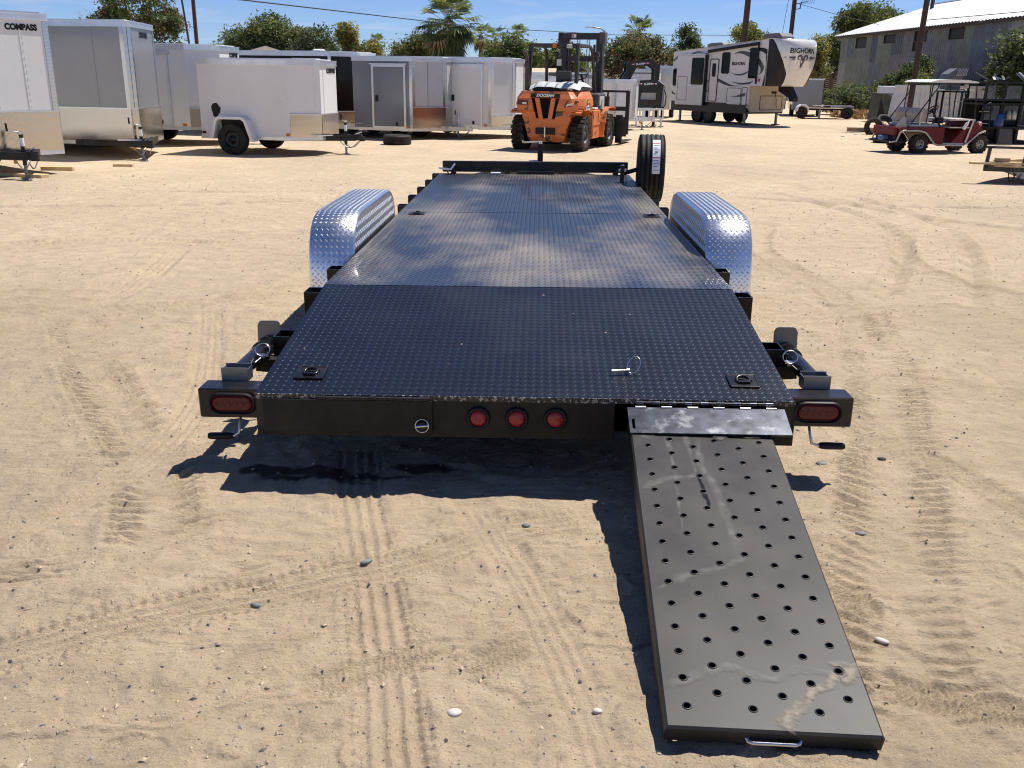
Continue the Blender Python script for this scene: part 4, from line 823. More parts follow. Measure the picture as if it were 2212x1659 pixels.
# ================================================================ loose things on the left
def plank(label, x, y, z, L_, w_, h, rz, mat=lumber, name='plank', cat='plank', group='loose planks on the ground', ry=0.):
    m = MB(); m.cbox(-L_ / 2, L_ / 2, -w_ / 2, w_ / 2, 0, h, mat, .004); o = m.build(name); o.location = (x, y, z); o.rotation_euler = (0, ry, R(rz)); return tag(o, label, cat, group)
plank('long pine plank under the leftmost trailer jack at the left photo edge', -7.72, 14.22, .0, 1.3, .17, .05, -14); plank('short pine block behind the jack foot of the leftmost trailer', -7.42, 15.15, 0, .50, .09, .06, 4); plank('short pale plank lying alone on sand right of the silver-grey trailer jack', -6.68, 15.95, 0, .32, .10, .045, 4)
t = thing('loose_tyre', 'worn black tyre lying flat on sand before the charcoal trailer', 'tyre', (-2.77, 22.05, 0))
m = MB(); pr = [(.20, .02), (.27, .0), (.315, .02), (.33, .05)]
for k in range(3): c = .07 + k * .045; pr += [(.332, c - .012), (.322, c - .006), (.322, c + .006), (.332, c + .012)]
pr += [(.33, .185), (.315, .21), (.27, .225), (.205, .21), (.195, .12)]
m.lathe(pr, rubber, 48, closed=True); m.build('carcass', t); m = MB(); m.lathe([(.262, .226), (.268, .230), (.274, .226)], rubberd, 48); m.build('bead_ring', t)

# ================================================================ forklift
orange = mk('worn_orange_paint', (.62, .17, .04), .42, var=.12, vs=3, chips=((.055, .035, .025), 4.2, .635), dust=.18, ds=3)
orangeC = mk('chipped_orange_paint', (.60, .155, .036), .45, var=.14, vs=4, chips=((.055, .033, .024), 3.6, .545), dust=.15, ds=4, stretch=(1, 1, 1.7))
fgrey = mk('forklift_dark_grey', (.055, .058, .06), .5, var=.2, dust=.25); fpale = mk('hood_pale_grey', (.46, .48, .47), .55, var=.14, vs=5, bump=.2, bs=12); fblack = mk('forklift_black', (.013, .014, .016), .42, dust=.12); rusty = mk('rusty_pipe', (.07, .045, .038), .7, var=.3, vs=14)
F = thing('forklift', 'big orange counterweight forklift with chipped paint, black mast and pale torn hood cover', 'forklift', (.78, 21.18, 0), R(-19.5))
secs = [(.20, .40, .42, -.36), (.30, .43, .45, -.40), (.60, .51, .52, -.43), (.82, .58, .60, -.45), (.86, .66, .76, -.50), (.98, .66, .80, -.50), (1.12, .62, .78, -.48), (1.20, .56, .74, -.43), (1.26, .52, .70, -.40)]
m = MB(); rings = []
for z, a, b2, y in secs:
    r_ = [(a * .93, y), (a, y + .05), (b2 - .01, y + .36), (b2, .42), (b2, .55)]; pts = [(-p[0], p[1], z) for p in r_][::-1] + [(p[0], p[1], z) for p in r_]
    rings.append(pts)
# grille opening: rear face spans the pair 4|5 of every ring; split it into bands with a trapezoid hole
n = len(rings[0])
for q in range(len(rings) - 1):
    a, b2 = rings[q], rings[q + 1]; mat = orangeC if secs[q + 1][0] < .9 else orange
    for i in range(n - 1):
        if i == 4 and .55 < secs[q][0] < 1.1 and secs[q + 1][0] <= 1.13:
            hw0 = .22 + (secs[q][0] - .72) * .24; hw1 = .22 + (secs[q + 1][0] - .72) * .24; L0, R0, L1, R1 = a[4], a[5], b2[4], b2[5]
            z0 = max(secs[q][0], .70) if secs[q][0] < .7 else secs[q][0]
            if secs[q][0] < .7:
                f_ = (.70 - secs[q][0]) / (secs[q + 1][0] - secs[q][0]); Lm = [L0[k] + (L1[k] - L0[k]) * f_ for k in range(3)]; Rm = [R0[k] + (R1[k] - R0[k]) * f_ for k in range(3)]
                m.poly([L0, R0, Rm, Lm], mat); L0, R0 = Lm, Rm; hw0 = .215
            m.poly([L0, (-hw0, L0[1], L0[2]), (-hw1, L1[1], L1[2]), L1], mat); m.poly([(hw0, R0[1], R0[2]), R0, R1, (hw1, R1[1], R1[2])], mat)
        else: m.poly([a[i], a[i + 1], b2[i + 1], b2[i]], mat)
m.poly(rings[-1], orange); m.poly(rings[0][::-1], orange)
cwt = m.build('counterweight', F)
m = MB(); m.poly([(-.215, -.455, .70), (.215, -.455, .70), (.26, -.20, .70), (-.26, -.20, .70)], fblack); m.poly([(-.40, -.20, .68), (.40, -.20, .68), (.40, -.20, 1.13), (-.40, -.20, 1.13)], ink)
for s_ in (-1, 1): m.poly([(s_ * .215, -.44, .70), (s_ * .25, -.2, .70), (s_ * .40, -.2, 1.12), (s_ * .318, -.49, 1.12)][::s_], orange)
m.build('grille_recess', cwt)
for s_ in (-1, 1):
    m = MB(); m.add([(s_ * .055, -.455, .70), (s_ * .150, -.455, .70), (s_ * .235, -.50, 1.12), (s_ * .135, -.50, 1.12), (s_ * .08, -.34, .70), (s_ * .13, -.34, .70), (s_ * .21, -.38, 1.12), (s_ * .16, -.38, 1.12)], [f[::s_] for f in ((0, 1, 2, 3), (1, 5, 6, 2), (4, 0, 3, 7))], orange); m.build('grille_bar', cwt)
m = MB(); m.prism([(-.335, 1.135), (.335, 1.135), (.32, 1.215), (-.32, 1.215)], -.505, -.47, ink, 'y'); pl = m.build('name_plate', cwt); text('DOOSAN', .082, inkw, pl, (0, -.508, 1.175), (1, 0, 0), (0, -1, 0), bold=.004, shear=.25, sx=1.12)
for s_ in (-1, 1):
    m = MB(); q = [(.43, .935), (.46, 1.02), (.50, 1.075), (.70, 1.075), (.72, 1.05), (.60, .965)] if s_ > 0 else [(.38, .96), (.40, 1.07), (.62, 1.08), (.64, .98)]
    def onc(px, pz):   # drop a point onto the rear / chamfer surface
        a_c = .65; yb = -.497; return (s_ * px, yb + max(0, (px - a_c)) * 2.2 - .008, pz)
    f_ = [onc(*p) for p in q]; bk = [(p[0], p[1] + .03, p[2]) for p in f_]; k = len(f_)
    m.add(f_ + bk, [tuple(range(k))[::s_]] + [((i + 1) % k, i, k + i, k + (i + 1) % k)[::s_] for i in range(k)], redlens)
    tl = m.build('tail_light', cwt); m = MB(); q = [(.47, .955), (.50, 1.01), (.60, 1.03), (.63, 1.02), (.585, .985)] if s_ > 0 else [(.41, .985), (.43, 1.035), (.53, 1.02), (.51, .99)]
    m.add([(p[0], p[1] - .006, p[2]) for p in (onc(*p) for p in q)], [tuple(range(len(q)))[::s_]], white2); m.build('reverse_lens', tl)
m = MB(); m.box(-.22, .22, -.449, -.43, .36, .50, ink); m.box(-.20, .20, -.445, -.40, .345, .36, orangeC); m.cyl((0, -.47, .30), (0, -.47, .52), .017, zinc, 8); m.build('tow_pin', cwt)
m = MB()
m.add([(.775, -.02, .89), (.80, .20, .885), (.765, .20, 1.125), (.735, -.02, 1.13)], [(0, 1, 2, 3)], sticker); dc = m.build('rental_sticker', cwt); dc.location = (.014, -.004, 0)
for s_, size, z, mat in (('RENTALS', .052, 1.0, ink), ('1-800-36-26', .036, .935, ink)): text(s_, size, mat, dc, (.80, .09, z), (.11, .99, .05), (.985, -.11, .14), bold=.002, extrude=.001)
m = MB(); m.add([(.763, .0, 1.05), (.785, .19, 1.05), (.775, .19, 1.115), (.753, .0, 1.12)], [(0, 1, 2, 3)], yellow); o = m.build('sticker_header', dc); o.location = (.004, -.001, 0)
text('LIFT', .05, ink, dc, (.786, .09, 1.083), (.11, .99, .05), (.985, -.11, .14), bold=.002, extrude=.001)
# chassis, fenders, side tanks
m = MB(); m.box(-.5, .5, .3, 2.1, .30, .86, fblack); m.box(-.45, .45, -.2, .4, .28, .75, fblack); m.build('chassis', F)
for s_ in (-1, 1):
    m = MB(); xa, xb = sorted((s_ * .50, s_ * .80))
    arch = [(-.46 + 0, .80), (-.40, .84), (-.25, .865), (.25, .865), (.40, .82), (.50, .70), (.56, .50), (.62, .30)]
    for k in range(len(arch) - 1): p, q = arch[k], arch[k + 1]; m.prism([p, q, (q[0] + .035, q[1] + .02), (p[0] + .01, p[1] + .03)], xa, xb, orange, 'x')
    m.build('rear_arch', F)
    m = MB(); m.cbox(*sorted((s_ * .50, s_ * .80)), .60, 1.22, .52, .86, orange, .015); m.cbox(*sorted((s_ * .50, s_ * .785)), .64, 1.22, .24, .52, orange, .01); m.box(*sorted((s_ * .80, s_ * .815)), 1.0, 1.18, .64, .80, orange); m.build('side_tank', F)
    m = MB(); fa = [(1.24, .27), (1.30, .40), (1.38, .58), (1.50, .76), (1.62, .86), (1.75, .90), (2.30, .90), (2.34, .86)]
    xa, xb = sorted((s_ * .50, s_ * .88))
    for k in range(len(fa) - 1): p, q = fa[k], fa[k + 1]; m.prism([p, q, (q[0] + .0, q[1] - .03), (p[0] + .03, p[1] - .015)], xa, xb, orange, 'x')
    m.box(*sorted((s_ * .5, s_ * .86)), 1.22, 1.42, .25, .29, orange); m.build('front_fender', F)
for s_ in (-1, 1):
    wheel(F, (s_ * .685, 0, .365), .365, .27, 'x', fgrey, .56, knobs=(20, .022), tyre=rubberd, out=s_)
    wheel(F, (s_ * .76, 1.90, .365), .365, .26, 'x', fgrey, .60, knobs=(20, .022), tyre=rubberd, out=s_); wheel(F, (s_ * .47, 1.90, .365), .365, .24, 'x', fgrey, .60, knobs=(20, .022), tyre=rubberd, out=s_)
# hood, seat, wheel
m = MB(); m.cbox(-.42, .66, -.18, .95, 1.262, 1.38, fgrey, .03); m.box(-.36, .20, -.20, -.17, 1.27, 1.35, ink); hd_ = m.build('engine_hood', F); text('90', .13, inkw, hd_, (.45, -.183, 1.32), (1, 0, 0), (0, -1, 0), bold=.006, name='number')
rr = random.Random(4); m = MB(); nx_, ny_ = 15, 9; vs = []
for j in range(ny_):
    for i in range(nx_):
        u, v = i / (nx_ - 1), j / (ny_ - 1); e = min(u, 1 - u) * 2; z = 1.36 + .10 * min(1, e * 3.2) * (.55 + .45 * min(1, v * 3)) + .012 * (rr.random() - .5) + .012 * math.sin(u * 7 + v * 4); vs.append((-.46 + u * 1.16, -.25 + v * 1.0, z - (.075 if j == 0 else 0)))
m.add(vs, [(j * nx_ + i, j * nx_ + i + 1, (j + 1) * nx_ + i + 1, (j + 1) * nx_ + i) for j in range(ny_ - 1) for i in range(nx_ - 1)], fpale, True); m.build('hood_cover', F)
seatm = mk('seat_vinyl', (.018, .020, .024), .5)
m = MB(); m.cbox(-.08, .32, .46, .92, 1.42, 1.52, seatm, .04); m.build('seat', F); m = MB(); m.prism([(.40, 1.45), (.50, 1.45), (.46, 1.64), (.42, 1.69), (.35, 1.68)], -.04, .30, seatm, 'x'); m.build('seat_back', F, .02); m = MB(); m.cbox(-.22, -.02, .36, .50, 1.58, 1.66, fgrey, .02); m.build('air_filter', F)
m = MB(); Mx = Matrix.Translation((.30, 1.22, 1.62)) @ Matrix.Rotation(R(48), 4, 'X'); m.M = Mx; m.tube([(.15 * math.cos(a), .15 * math.sin(a), 0) for a in np.linspace(0, 2 * PI, 22)[:-1]], .013, ink, 7, True); m.cyl((0, 0, -.35), (0, 0, 0), .03, ink, 8); m.bar((-.15, 0, 0), (.15, 0, 0), .03, .012, ink); m.build('steering_wheel', F)
m = MB(); m.cbox(.42, .76, 1.15, 1.75, .86, 1.22, fgrey, .03); m.box(.74, .775, 1.2, 1.6, .95, 1.15, fpale); m.prism([(1.3, .87), (1.5, .87), (1.45, 1.0), (1.36, 1.08)], .76, .80, fpale, 'x'); m.build('step_console', F)
# overhead guard
m = MB()
for s_ in (-1, 1):
    m.bar((s_ * .545, -.02, 1.26), (s_ * .53, .06, 2.20), .07, .085, fblack); m.tube([(s_ * .60, 1.42, 1.0), (s_ * .585, 1.40, 1.35), (s_ * .56, 1.30, 1.85), (s_ * .55, 1.24, 2.06), (s_ * .545, 1.14, 2.17), (s_ * .54, 1.0, 2.215), (s_ * .53, .06, 2.22)], .038, fblack, 8)
m.bar((-.56, .06, 2.215), (.56, .06, 2.215), .07, .07, fblack); m.bar((-.55, 1.02, 2.21), (.55, 1.02, 2.21), .06, .05, fblack)
for k in range(4): m.bar((-.36 + k * .24, .08, 2.215), (-.36 + k * .24, 1.02, 2.215), .014, .035, fblack)
m.build('overhead_guard', F)
m = MB(); m.cyl((.02, -.0, 2.15), (.02, -.0, 2.26), .045, amber, 12); m.cyl((.02, 0, 2.12), (.02, 0, 2.15), .055, ink, 12); m.build('beacon', F); m = MB(); m.cbox(.30, .42, -.02, .06, 2.15, 2.23, fpale, .015); m.build('alarm', F)
for (x, y, z) in ((-.30, 1.30, 2.05), (.62, 1.35, 2.05)):
    m = MB(); m.cyl((x, y - .06, z), (x, y + .04, z), .065, fblack, 12); m.cyl((x, y - .05, z - .11), (x, y + .03, z - .11), .05, fblack, 10); m.build('work_light', F)
m = MB(); m.cbox(-.19, -.06, .86, .89, 1.68, 1.95, ink, .015); m.box(-.18, -.07, .852, .860, 1.80, 1.94, white2); m.tube([(-.17, .88, 1.40), (-.17, .88, 2.1)], .02, ink, 6); m.build('mirror', F)
m = MB(); m.tube([(-.555, -.1, 1.27), (-.555, -.1, 1.85)], .052, rusty, 12); m.tube([(-.555, -.1, 1.84), (-.558, -.11, 1.93), (-.585, -.13, 2.02), (-.63, -.16, 2.09)], .042, rusty, 10); m.build('exhaust', F)
# mast
m = MB()
for s_ in (-1, 1):
    xa, xb = sorted((s_ * .36, s_ * .52)); m.box(xa, xb, 2.22, 2.26, .22, 2.46, fblack); m.box(*sorted((s_ * .47, s_ * .52)), 2.26, 2.44, .22, 2.46, fblack); m.box(*sorted((s_ * .34, s_ * .46)), 2.30, 2.46, .25, 2.44, fgrey); m.cyl((s_ * .30, 2.30, .6), (s_ * .30, 2.30, 2.3), .03, fblack, 8)
m.cbox(-.56, .56, 2.20, 2.34, 2.41, 2.56, fblack, .015); m.cbox(.44, .58, 2.18, 2.42, 2.32, 2.58, fgrey, .015); m.cbox(-.58, -.46, 2.2, 2.40, 2.32, 2.57, fblack, .015); m.box(-.36, .36, 2.24, 2.32, 1.92, 2.04, fblack); m.box(-.36, .36, 2.24, 2.32, 1.15, 1.24, fblack)
ms = m.build('mast', F)
m = MB(); m.box(-.24, -.13, 2.194, 2.199, 2.45, 2.53, sticker); m.box(-.23, -.19, 2.190, 2.194, 2.46, 2.52, amber); m.build('warning_label', ms)
m = MB()
for x in (-.14, -.08, .10, .16): m.cyl((x, 2.36, .6), (x, 2.36, 2.45), .012, chain, 6)
m.build('lift_chain', F)
m = MB(); m.bar((-.55, 2.56, 1.25), (1.16, 2.56, 1.25), .04, .05, fblack); m.bar((1.12, 2.56, .25), (1.12, 2.56, 1.25), .09, .05, fblack); m.bar((-.52, 2.56, .4), (-.52, 2.56, 1.25), .06, .05, fblack); m.bar((.62, 2.56, .9), (.62, 2.56, 1.24), .035, .03, fblack); m.box(-.55, 1.16, 2.53, 2.58, .80, .90, fblack); m.box(-.5, 1.12, 2.52, 2.58, .20, .66, fblack); m.box(.56, .66, 2.50, 2.6, .9, 1.13, rusty); m.build('load_backrest', F)
for x in (-.35, .92): m = MB(); m.box(x - .08, x + .08, 2.58, 2.66, .04, .70, fblack); m.prism([(2.58, .04), (3.75, .05), (3.75, .07), (2.66, .11), (2.58, .11)], x - .08, x + .08, fblack, 'x'); m.build('fork', F)
m = MB(); m.cbox(.60, .78, .80, 1.05, .87, .91, sticker, .01); m.build('rag', F)
# ================================================================ fifth-wheel camper
rvw = mk('camper_cream_side', (.66, .65, .62), .3, var=.04, vs=2); rvcap = mk('camper_cap_pearl', (.70, .69, .65), .16, metal=.15, var=.03, coat=.5); rvtan = mk('camper_tan_skirt', (.47, .40, .30), .45, var=.08, vs=3, dust=.2)
rvdark = mk('camper_dark_grey', (.016, .015, .017), .25, spec=.25); rvnavy = mk('camper_navy_swoosh', (.028, .032, .055), .35); rvgrey = mk('camper_grey_swoosh', (.075, .075, .082), .35); rvblk = mk('camper_black_skirt', (.014, .014, .017), .4); accm = mk('roof_unit_grey', (.10, .105, .11), .5)
V = thing('camper', 'cream fifth-wheel camper with dark swooshes, BIGHORN lettering and ram head on its nose', 'camper', (7.8, 36.69, 0), R(-57.16))
W = .955
m = MB(); m.prism([(-1.76, .75), (2.32, .75), (2.32, 1.36), (3.02, 1.36), (3.02, 2.90), (2.6, 2.86), (-1.70, 2.53), (-1.76, 2.50)], -W, W, rvw, 'y'); m.build('body', V)
m = MB(); m.prism([(-1.75, .40), (2.25, .40), (2.25, .752), (-1.75, .752)], -W + .01, W - .01, rvblk, 'y'); m.build('skirt', V)
m = MB(); vs = [(2.322, -W, .56), (2.322, -W, 1.35), (2.322, .80, 1.35), (2.322, .80, .46), (2.322, -W + .12, .46)]; m.prism([(-W, .58), (-W, 1.355), (.85, 1.355), (.85, .60), (.72, .46), (-W + .10, .46)], 2.32, 2.40, rvtan, 'x'); m.prism([(-W + .003, .60), (-W + .003, 1.353), (-W + .02, 1.353), (-W + .02, .60)], 2.25, 2.40, rvtan, 'x'); fb = m.build('front_skirt', V)
def rrect(y0, y1, z0, z1, r, n=4):
    return [(cx + r * math.cos(a), cz + r * math.sin(a)) for cx, cz, a0 in ((y1 - r, z1 - r, 0), (y0 + r, z1 - r, PI / 2), (y0 + r, z0 + r, PI), (y1 - r, z0 + r, 1.5 * PI)) for a in (a0 + PI / 2 * k / n for k in range(n + 1))]
def outline(m, poly, const, ax, r, mat):
    pts = [(const, p[0], p[1]) if ax == 'x' else (p[0], const, p[1]) for p in poly]; m.tube(pts, r, mat, 5, True)
m = MB(); outline(m, rrect(-.45, .68, .54, 1.02, .05), 2.402, 'x', .012, ink); m.build('compartment_door', fb)
# nose cap
def capf(z):
    return float(np.interp(z, [1.36, 1.42, 1.6, 1.9, 2.2, 2.5, 2.7, 2.84, 2.91], [3.44, 3.50, 3.62, 3.76, 3.85, 3.88, 3.87, 3.82, 3.70]))
def capx(y, z): return 3.0 + (capf(z) - 3.0) * max(0, 1 - abs(y / W) ** 2.7) ** (1 / 2.7)
m = MB(); nz_ = 30; zs = np.linspace(1.362, 2.905, nz_); rowsY = []
for z in zs:
    lim = float(np.interp(z, [1.36, 1.5, 1.75, 2.0, 2.3, 2.6, 2.9], [.56, .56, .60, .73, .84, .91, .948])); o_ = np.linspace(0, 1, 12)
    rowsY.append(list(-W + (W - lim) * o_[:-1] ** .6) + list(np.linspace(-lim, lim, 31)) + list(W - (W - lim) * o_[:-1][::-1] ** .6))
ny = len(rowsY[0]); ys = rowsY[0]; vs = [(capx(y, z), y, z) for z, rw in zip(zs, rowsY) for y in rw]
for mat in (rvcap, rvdark): m.add(vs, [(j * ny + i, j * ny + i + 1, (j + 1) * ny + i + 1, (j + 1) * ny + i) for j in range(nz_ - 1) for i in range(ny - 1) if (11 <= i < 41) == (mat is rvcap)], mat, True)
m.poly([(capx(y, 1.362), y, 1.362) for y in ys][::-1], rvtan); m.poly([(capx(y, 2.905), y, 2.905) for y in rowsY[-1]], rvw)
cap = m.build('nose_cap', V)
def wrap(me, e=.012):
    for v in me.vertices: y, z, d = v.co.x, v.co.y, v.co.z; v.co = (capx(y, z) + e + d, y, z)
me = text_mesh('BIGHORN', .24, rvdark, extrude=.003, sx=1.02, bold=.002); me.transform(Matrix.Translation((-.13, 2.52, 0))); wrap(me); link('lettering', me, cap)
def ramhead():
    m = MB(); L_ = lambda pts, z=0: m.add([(*p, z) for p in pts], [tuple(range(len(pts)))], rvgrey)
    L_([(-.05, .02), (.05, .02), (.075, -.03), (.05, -.10), (.028, -.17), (-.028, -.17), (-.05, -.10), (-.075, -.03)])
    for s_ in (-1, 1):
        A_ = np.linspace(0, 1.55 * PI, 12); o_ = [(s_ * (.115 - math.cos(a) * (.105 - .012 * a)), .012 + math.sin(a) * (.085 - .010 * a)) for a in A_]; i_ = [(s_ * (.115 - math.cos(a) * (.055 - .007 * a)), .005 + math.sin(a) * (.040 - .005 * a)) for a in A_]
        for k in range(11): q = [o_[k], o_[k + 1], i_[k + 1], i_[k]]; L_(q if s_ < 0 else q[::-1])
        q = [(s_ * .24, .045), (s_ * .60, .03), (s_ * .25, -.005)]; L_(q if s_ < 0 else q[::-1]); q = [(s_ * .24, -.015), (s_ * .46, -.002), (s_ * .25, -.03)]; L_(q if s_ < 0 else q[::-1])
    return m.mesh('ram_emblem')
me = ramhead()
bmm = bmesh.new(); bmm.from_mesh(me); bmesh.ops.subdivide_edges(bmm, edges=bmm.edges[:], cuts=2, use_grid_fill=True); bmm.to_mesh(me); bmm.free()
me.transform(Matrix.Diagonal((1.35, 1.7, 1, 1))); me.transform(Matrix.Translation((-.13, 2.27, 0))); wrap(me, .008)
for p in me.polygons:
    if p.normal.x < 0: p.flip()
link('ram_emblem', me, cap)
# flat graphics on the door side (the side that faces the camera)
def decal(pts, mat, name='swoosh', y=-W - .004, e=0):
    m = MB(); q = [(p[0], y - e, p[1]) for p in pts]; n_ = Vector((0, 0, 0))
    for i in range(len(q)): a, b2 = Vector(q[i]), Vector(q[(i + 1) % len(q)]); n_ += a.cross(b2)
    m.poly(q if n_.y < 0 else q[::-1], mat); return m.build(name, V)
def ribbon(top, bot, mat, e=0):
    T_ = smooth_line(top, 6); B_ = smooth_line(bot, 6); k = min(len(T_), len(B_)); m = MB()
    vs = [(p[0], -W - .004 - e, p[1]) for p in T_[:k]] + [(p[0], -W - .004 - e, p[1]) for p in B_[:k]]
    m.add(vs, [(i, k + i, k + i + 1, i + 1) for i in range(k - 1)], mat); return m.build('swoosh', V)
ribbon([(.21, 1.60), (.60, 1.62), (1.03, 1.50), (1.46, 1.37), (1.96, 1.36)], [(.41, 1.57), (.70, 1.50), (1.0, 1.40), (1.40, 1.33), (1.96, 1.35)], rvnavy)
ribbon([(-1.30, 1.04), (-.93, 1.14), (-.43, 1.215), (.02, 1.19)], [(-1.27, .95), (-.92, 1.03), (-.42, 1.11), (.02, 1.185)], rvnavy)
ribbon([(-1.27, 1.20), (-.89, 1.30), (-.44, 1.29), (.07, 1.19)], [(-1.27, 1.19), (-.88, 1.20), (-.43, 1.21), (.07, 1.185)], rvnavy)
ribbon([(-.68, .79), (-.40, .94), (-.14, 1.10)], [(-.50, .79), (-.29, .90), (-.14, 1.08)], rvnavy); ribbon([(-1.74, 1.12), (-1.55, 1.02), (-1.25, .97)], [(-1.74, 1.02), (-1.50, .96), (-1.25, .95)], rvnavy)
ribbon([(1.44, 2.45), (1.77, 2.53), (2.21, 2.47), (2.62, 2.30), (2.88, 2.04), (2.86, 1.84), (2.71, 1.74)], [(1.46, 2.44), (1.77, 2.44), (2.15, 2.33), (2.50, 2.18), (2.72, 1.99), (2.76, 1.85), (2.70, 1.755)], rvgrey)
ribbon([(1.34, 1.81), (1.59, 1.76), (1.95, 1.78), (2.29, 1.89)], [(1.36, 1.80), (1.62, 1.71), (1.98, 1.72), (2.29, 1.88)], rvgrey)
ribbon([(1.38, 1.50), (1.82, 1.45), (2.25, 1.48), (2.48, 1.54)], [(1.40, 1.49), (1.82, 1.40), (2.26, 1.42), (2.48, 1.53)], rvnavy)
ribbon([(2.11, 2.57), (2.45, 2.62), (2.80, 2.62), (2.995, 2.56)], [(2.11, 2.55), (2.45, 2.55), (2.75, 2.50), (2.995, 2.38)], rvdark)
ribbon([(-1.75, 2.25), (-1.48, 2.41), (-1.07, 2.43)], [(-1.74, 2.16), (-1.46, 2.33), (-1.07, 2.41)], rvgrey); ribbon([(-.89, 2.41), (-.53, 2.54), (-.09, 2.52)], [(-.89, 2.40), (-.53, 2.48), (-.09, 2.50)], rvgrey)
ribbon([(1.45, .98), (1.75, 1.02), (2.15, 1.13)], [(1.45, .97), (1.75, .97), (2.15, 1.0)], rvgrey, .012)
decal([(2.93, 2.42), (3.0, 2.36), (3.0, 1.37), (2.90, 1.37), (2.97, 1.75), (2.98, 2.14)], rvdark, 'side_panel', e=.001)
text('BIGHORN', .145, rvdark, V, (1.68, -W - .006, 2.10), (1, 0, 0), (0, -1, 0), bold=.004)
# slide-out, windows, doors
m = MB(); m.cbox(-1.40, .12, -W - .13, -W + .02, .62, 2.40, rvw, .015); so = m.build('slide_out', V)
m = MB(); m.box(.12, .16, -W - .15, -W, .62, 2.46, rvblk); m.box(-1.44, .16, -W - .15, -W, 2.40, 2.44, rvw); m.build('trim', so)
def pane(name, x0, x1, z0, z1, y, parent, r=.04):
    m = MB(); m.prism(rrect(x0, x1, z0, z1, r), y - .012, y - .002, glass, 'y'); o = m.build(name, parent); m = MB(); outline(m, rrect(x0, x1, z0, z1, r), y - .012, 'y', .012, ink); m.build('frame', o); return o
pane('window', -.55, .07, 1.37, 2.30, -W - .13, so); pane('window', -1.70, -1.50, 1.31, 1.92, -W, V, .06); pane('window', .87, 1.25, 1.77, 2.48, -W, V, .06); pane('window', 2.21, 2.62, 1.62, 2.62, -W, V, .03)
m = MB(); m.prism(rrect(.30, .70, .80, 2.25, .05), -W - .014, -W - .002, rvw, 'y'); dr = m.build('entry_door', V); m = MB(); outline(m, rrect(.29, .71, .79, 2.26, .06), -W - .014, 'y', .016, ink); m.build('frame', dr); m = MB(); m.prism(rrect(.40, .59, 1.65, 2.12, .04), -W - .02, -W - .014, glass, 'y'); m.build('window', dr)
m = MB(); m.tube([(.24, -W - .02, 1.12), (.22, -W - .09, 1.18), (.22, -W - .09, 1.46), (.24, -W - .02, 1.52)], .016, ink, 6); m.build('grab_handle', V)
for (a, b2, z0, z1) in ((1.25, 1.93, .70, 1.27), (1.99, 2.22, .70, 1.30)):
    m = MB(); m.prism(rrect(a, b2, z0, z1, .03), -W - .010, -W - .001, rvw, 'y'); o = m.build('hatch', V); m = MB(); outline(m, rrect(a, b2, z0, z1, .03), -W - .010, 'y', .010, ink); m.build('frame', o)
m = MB(); outline(m, rrect(-1.29, -.77, .79, 1.64, .03), -W - .131, 'y', .008, rvgrey); m.build('hatch', so)
m = MB(); m.bar((.2, -W - .07, 2.53), (2.64, -W - .07, 2.76), .09, .10, ink); m.bar((.2, -W - .03, 2.60), (2.6, -W - .03, 2.83), .02, .06, rvw); m.bar((2.62, -W - .05, 2.78), (2.63, -W - .05, 1.43), .04, .05, ink); m.build('awning', V)
m = MB(); m.prism([(-1.78, 2.50), (-1.72, 2.55), (2.6, 2.885), (3.05, 2.93), (3.05, 2.90), (2.6, 2.855), (-1.70, 2.525)], -W - .015, W + .015, rvtan, 'y'); m.build('roof', V)
for (x, z) in ((-.2, 2.64), (2.55, 2.90)):
    m = MB(); m.prism([(x - .42, z - .02), (x - .45, z + .14), (x - .30, z + .21), (x + .30, z + .23), (x + .45, z + .10), (x + .40, z - .02)], -.30, .30, accm, 'y'); m.build('air_conditioner', V, .03)
for x in (-.22, .22):
    for sd in (-1, 1): wheel(V, (x * 1.38, sd * .84, .29), .29, .2, 'y', fgrey, .62, out=sd, n=24)
for (x, y) in ((2.1, -.85), (2.1, .8), (-1.45, -.7), (-1.45, .7)): m = MB(); m.box(x - .035, x + .035, y - .035, y + .035, .02, .6, zincd); m.box(x - .12, x + .12, y - .10, y + .10, 0, .025, ink); m.build('landing_jack', V)
m = MB(); m.prism([(2.9, 1.36), (3.35, 1.36), (3.62, .98), (3.60, .86), (3.44, .86), (3.40, .98), (2.9, 1.2)], -.12, .12, ink, 'y'); m.build('king_pin', V)
m = MB(); m.box(2.40, 2.42, .10, .34, 1.10, 1.18, ink); m.tube([(2.41, .28, 1.12), (2.47, .30, .9), (2.47, .32, .7), (2.43, .4, .62)], .010, ink, 5); m.build('utility_cable', V)
m = MB(); m.lathe([(0, .004), (.05, .004), (.05, 0)], redink, 16, Matrix.Translation((2.75, -W - .006, 1.55)) @ AX['y']); m.lathe([(.052, .003), (.075, .003), (.075, 0)], white2, 16, Matrix.Translation((2.75, -W - .006, 1.55)) @ AX['y']); m.build('round_decal', V)

